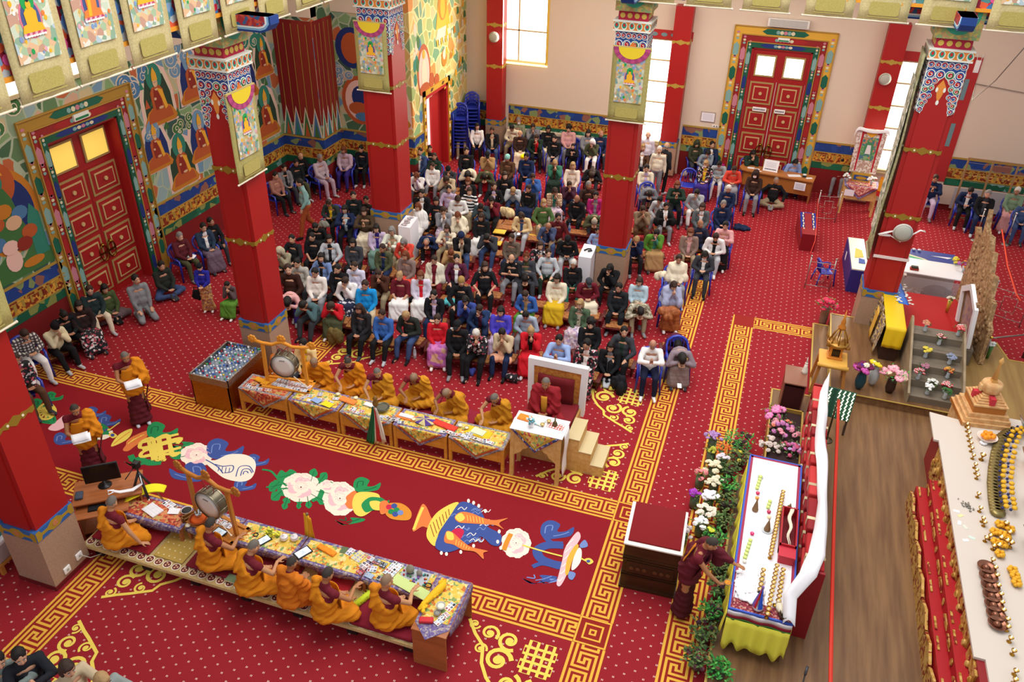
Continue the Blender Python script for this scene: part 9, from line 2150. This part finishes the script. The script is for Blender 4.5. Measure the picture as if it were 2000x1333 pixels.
# near row (backs to the camera), seated on the bench cushions
zb=.30
A_={-1:((-.30,-.36,.12),(-.35,-.8,-.35),(0,0,-1),(-.9,.3,.1))}
monk(218,982,0,zb+.02,'L',R(172),'monk in orange robe leaning on one hand, at the left end of the near row',hair='g',skin=2,lean=.12,pitch=.25,yaw=.45,arms={-1:((-.46,-.12,.08),(-.6,-.7,-.3),(0,0,-1),(-.6,.8,.2))})
for a_ in ((411,1024,R(160),'monk in orange robe with dark cropped hair behind the near drum stand','d',0,.15,.2,.35),(495,1068,R(158),'monk in orange robe reaching forward, third from the left in the near row','g',2,.22,.3,.1),(640,1122,R(158),'monk in orange robe on a bright red cushion beside the green fringe','d',0,.12,.25,.2),(755,1136,R(165),'monk with maroon sash ends on his shoulder at the right end of the near row','b',2,.08,.15,-.1)):
 x,y,rz,lab,h_,sk_,le,pi_,ya=a_
 t,S=monk(x,y,0,zb+.03,'L',rz,lab,hair=h_,skin=sk_,lean=le,pitch=pi_,yaw=ya,arms={-1:((-.16,-.42,.42),(-.1,-.9,.2),(0,.2,-1),(-.9,.3,-.4))})
monk(570,1100,0,zb+.0,'H',R(165),'small monk wholly wrapped in an orange shawl in the near row',robe=C('#cc7010',rough=.85),hair='d',skin=1,full=True,lean=.15,pitch=.2,scale=.93)
# far row (facing the camera)
FRw=[(548,690,R(10),'helper with cropped hair hidden behind the far hanging drum','d',1,.2,.3,.2,True,C('#c46414',rough=.85),VEST),(613,708,R(20),'bald monk wrapped in orange looking down, right of the far drum','b',1,.3,.35,.0,True,ROBE,VEST),(680,708,R(12),'monk with dark hair and yellow shirt, left arm bare, third in the far row','d',2,.3,.35,.0,False,ROBE,C('#641020',rough=.85)),
       (737,728,R(10),'monk with maroon sash over golden robe, leaning to the table','g',2,.25,.3,.3,False,ROBE2,VEST),(808,738,R(8),'monk with bare arms bending low over a white loose-leaf book','b',1,.42,.45,-.1,False,ROBE2,C('#7c1624',rough=.85)),(872,768,R(-15),'monk bowing deeply beside the red wrapping cloth','b',1,.45,.6,.1,False,ROBE2,VEST),(966,778,R(-12),'monk with glasses in golden robe left of the tall table','g',2,.3,.5,.1,False,ROBE2,VEST)]
for x,y,rz,lab,h_,sk_,le,pi_,ya,fu,rb,vs in FRw:
 ar={-1:((-.12,-.46,.34),(.1,-.9,-.1),(0,.2,-1),(-.9,.3,-.2))}
 t,S=monk(x,y,0,.10,'L',rz,lab,robe=rb,vest=vs,hair=h_,skin=sk_,lean=le,pitch=pi_,yaw=ya,full=fu,arms=ar if not fu else None,vest_front=False)
 if 'glasses' in lab:o=link('glasses',GLS,t);o.matrix_local=MX.Translation(S['hc']) @ S['H'].to_4x4()
 m=MB();m.bbox(-.42,-.42,0,.42,.3,.10,.03);c=C('#7c1c5c' if x == 680 else '#8c1830',rough=.85);tag(m.build('seat_cushion',c,None,V((t.location.x,t.location.y,.001)),(0,0,rz)),' '.join(('flat cushion under the '+lab).replace(',','').split()[:16]),'cushion')
t_,S_=make_person(592,672,'b','L','s','K','e4c88c','yel','cha','',R(10),1.0,2,'cha','masked young helper in a pale yellow jacket behind the far drum',('mask',),0,True,None);t_.pop('group',None) if 'group' in t_ else None
bench(t_.location,R(10),'low red bench under the masked helper in a pale yellow jacket')
# abbot on the throne
RMR=C('#8c0f1c',rough=.8)
t,S=monk(1066,748,0,.76,'L',R(4),'grey-haired monk in a wide crimson shawl seated on the throne',robe=RMR,vest=C('#d8a030',rough=.8),hair='g',skin=1,full=True,lean=.1,pitch=.3,yaw=-.1,wide=1.15)
m=MB();m.grid(lambda u,v:S['ch']+S['B2'] @ V((-.055+.11*u,-.165-.01*sin(u*3),.17-.42*v)),4,8,0,True,S['B2'] @ V((0,-.02,0)));m.build('yellow_vest_front',C('#d8982c',rough=.8),t)
# standing monks reading sheets, and the one tending the lamps
for x,y,rz,lab,yw in ((244,697,R(50),'standing monk reading white sheets near the gold border',.1),(146,800,R(45),'standing monk reading white sheets behind the computer desk',.05)):
 t,S=monk(x,y,0,.0,'H',rz,lab,hair='g' if x > 200 else 'd',skin=0,lean=.12,pitch=.42,yaw=yw,stand=True,arms={-1:((-.06,-.33,1.10),(.2,-.9,.25),(0,.2,1),(-.8,.2,-.5)),1:((.08,-.33,1.10),(-.2,-.9,.25),(0,.2,1),(.8,.2,-.5))},scale=1.0 if x > 200 else .97)
 p=MX.Translation(t.location) @ MX.Rotation(rz,4,'Z') @ V((0,-.43,1.16));m=MB();m.grid(lambda u,v:(-.14+.28*u,-.08+.16*v,.03*abs(u-.5)),6,2,0,True,(0,0,.003));m.grid(lambda u,v:(-.15+.26*u,-.05+.15*v,.02+.03*abs(u-.4)),6,2,0,True,(0,0,.003))
 tag(m.build('prayer_sheets',C('#f4f4f8'),None,p,(.5,0,rz)),'white loose prayer sheets held by the %s' % ('monk near the gold border' if x > 200 else 'monk behind the computer desk'),'paper')
 m=MB();
 for s in (-1,1):m.caps((s*.09,.03,.035),(s*.1,-.14,.03),.042,.036,0,10)
 m.build('socks',C('#d0d4dc',rough=.9),t)
 m=MB();m.grid(lambda u,v:(.2+.05*sin(v*6)+.03*u,-.1+.16*u,1.15-.85*v),4,10,0,True,(.015,0,0));m.build('hanging_shawl',SCARF,t)
t,S=monk(1390,1062,0,.0,'H',R(78),'maroon-robed monk reaching across the flowers to the offering table',robe=SCARF,vest=VEST,hair='d',skin=0,lean=.62,pitch=.2,yaw=.25,stand=True,lower=C('#4c0c18',rough=.85),arms={1:((.22,-.74,1.08),(.1,-.95,-.1),(0,.1,-1),(.3,.3,-1)),-1:((-.12,-.52,.98),(.2,-.8,.3),(.6,0,1),(-.8,.3,-.6))})
m=MB();m.slab([(-.1,-.12),(.1,-.12),(.07,.16),(-.04,.2)],S['ch']+S['B2'] @ V((-.06,.118,.06)),S['B2'] @ V((1,0,0)),S['B2'] @ V((0,0,1)),S['B2'] @ V((0,.012,0)));m.build('orange_patch',ROBE,t)
q=t.location+MX.Rotation(R(78),3,'Z') @ (S['arm'][-1][1]+V((.03,-.1,.02)));bowl(q.x,q.y,q.z,.055,.05,'#b8a078','small metal bowl of orange offering held by the reaching monk','#f0901c',.6)
# three onlookers at the bottom left corner
for x,y,hh,hcn,top,lab,rz in ((38,1282,'s','K','24262c','onlooker in a dark coat holding a camera cord, at the bottom left corner',R(60)),(131,1306,'b','D','bei','onlooker with brown hair and beige coat, bottom left, middle of three',R(75)),(200,1330,'b','B','8c9490','onlooker with light brown hair reaching out at the bottom left edge',R(85)),(-4,1290,'s','K','7c8884','onlooker in grey at the very bottom left edge',R(60))):
 make_person(x,y,'s','P',hh,hcn,top,None,'cha','',rz,1.0,0,'cha',lab,(),0,True,'onlookers at the bottom left')
m=MB();p=at(78,1298,1.25);m.tube([p+V((.1*cos(a)*.7,.02,.13*sin(a))) for a in [2*pi*i/14 for i in range(15)]],.006,6,cap=False);m.ball(p+V((.05,0,-.13)),(.05,.04,.035),0,8);tag(m.build('camera',blackp),'small black camera with a looped cord at the bottom left','camera')
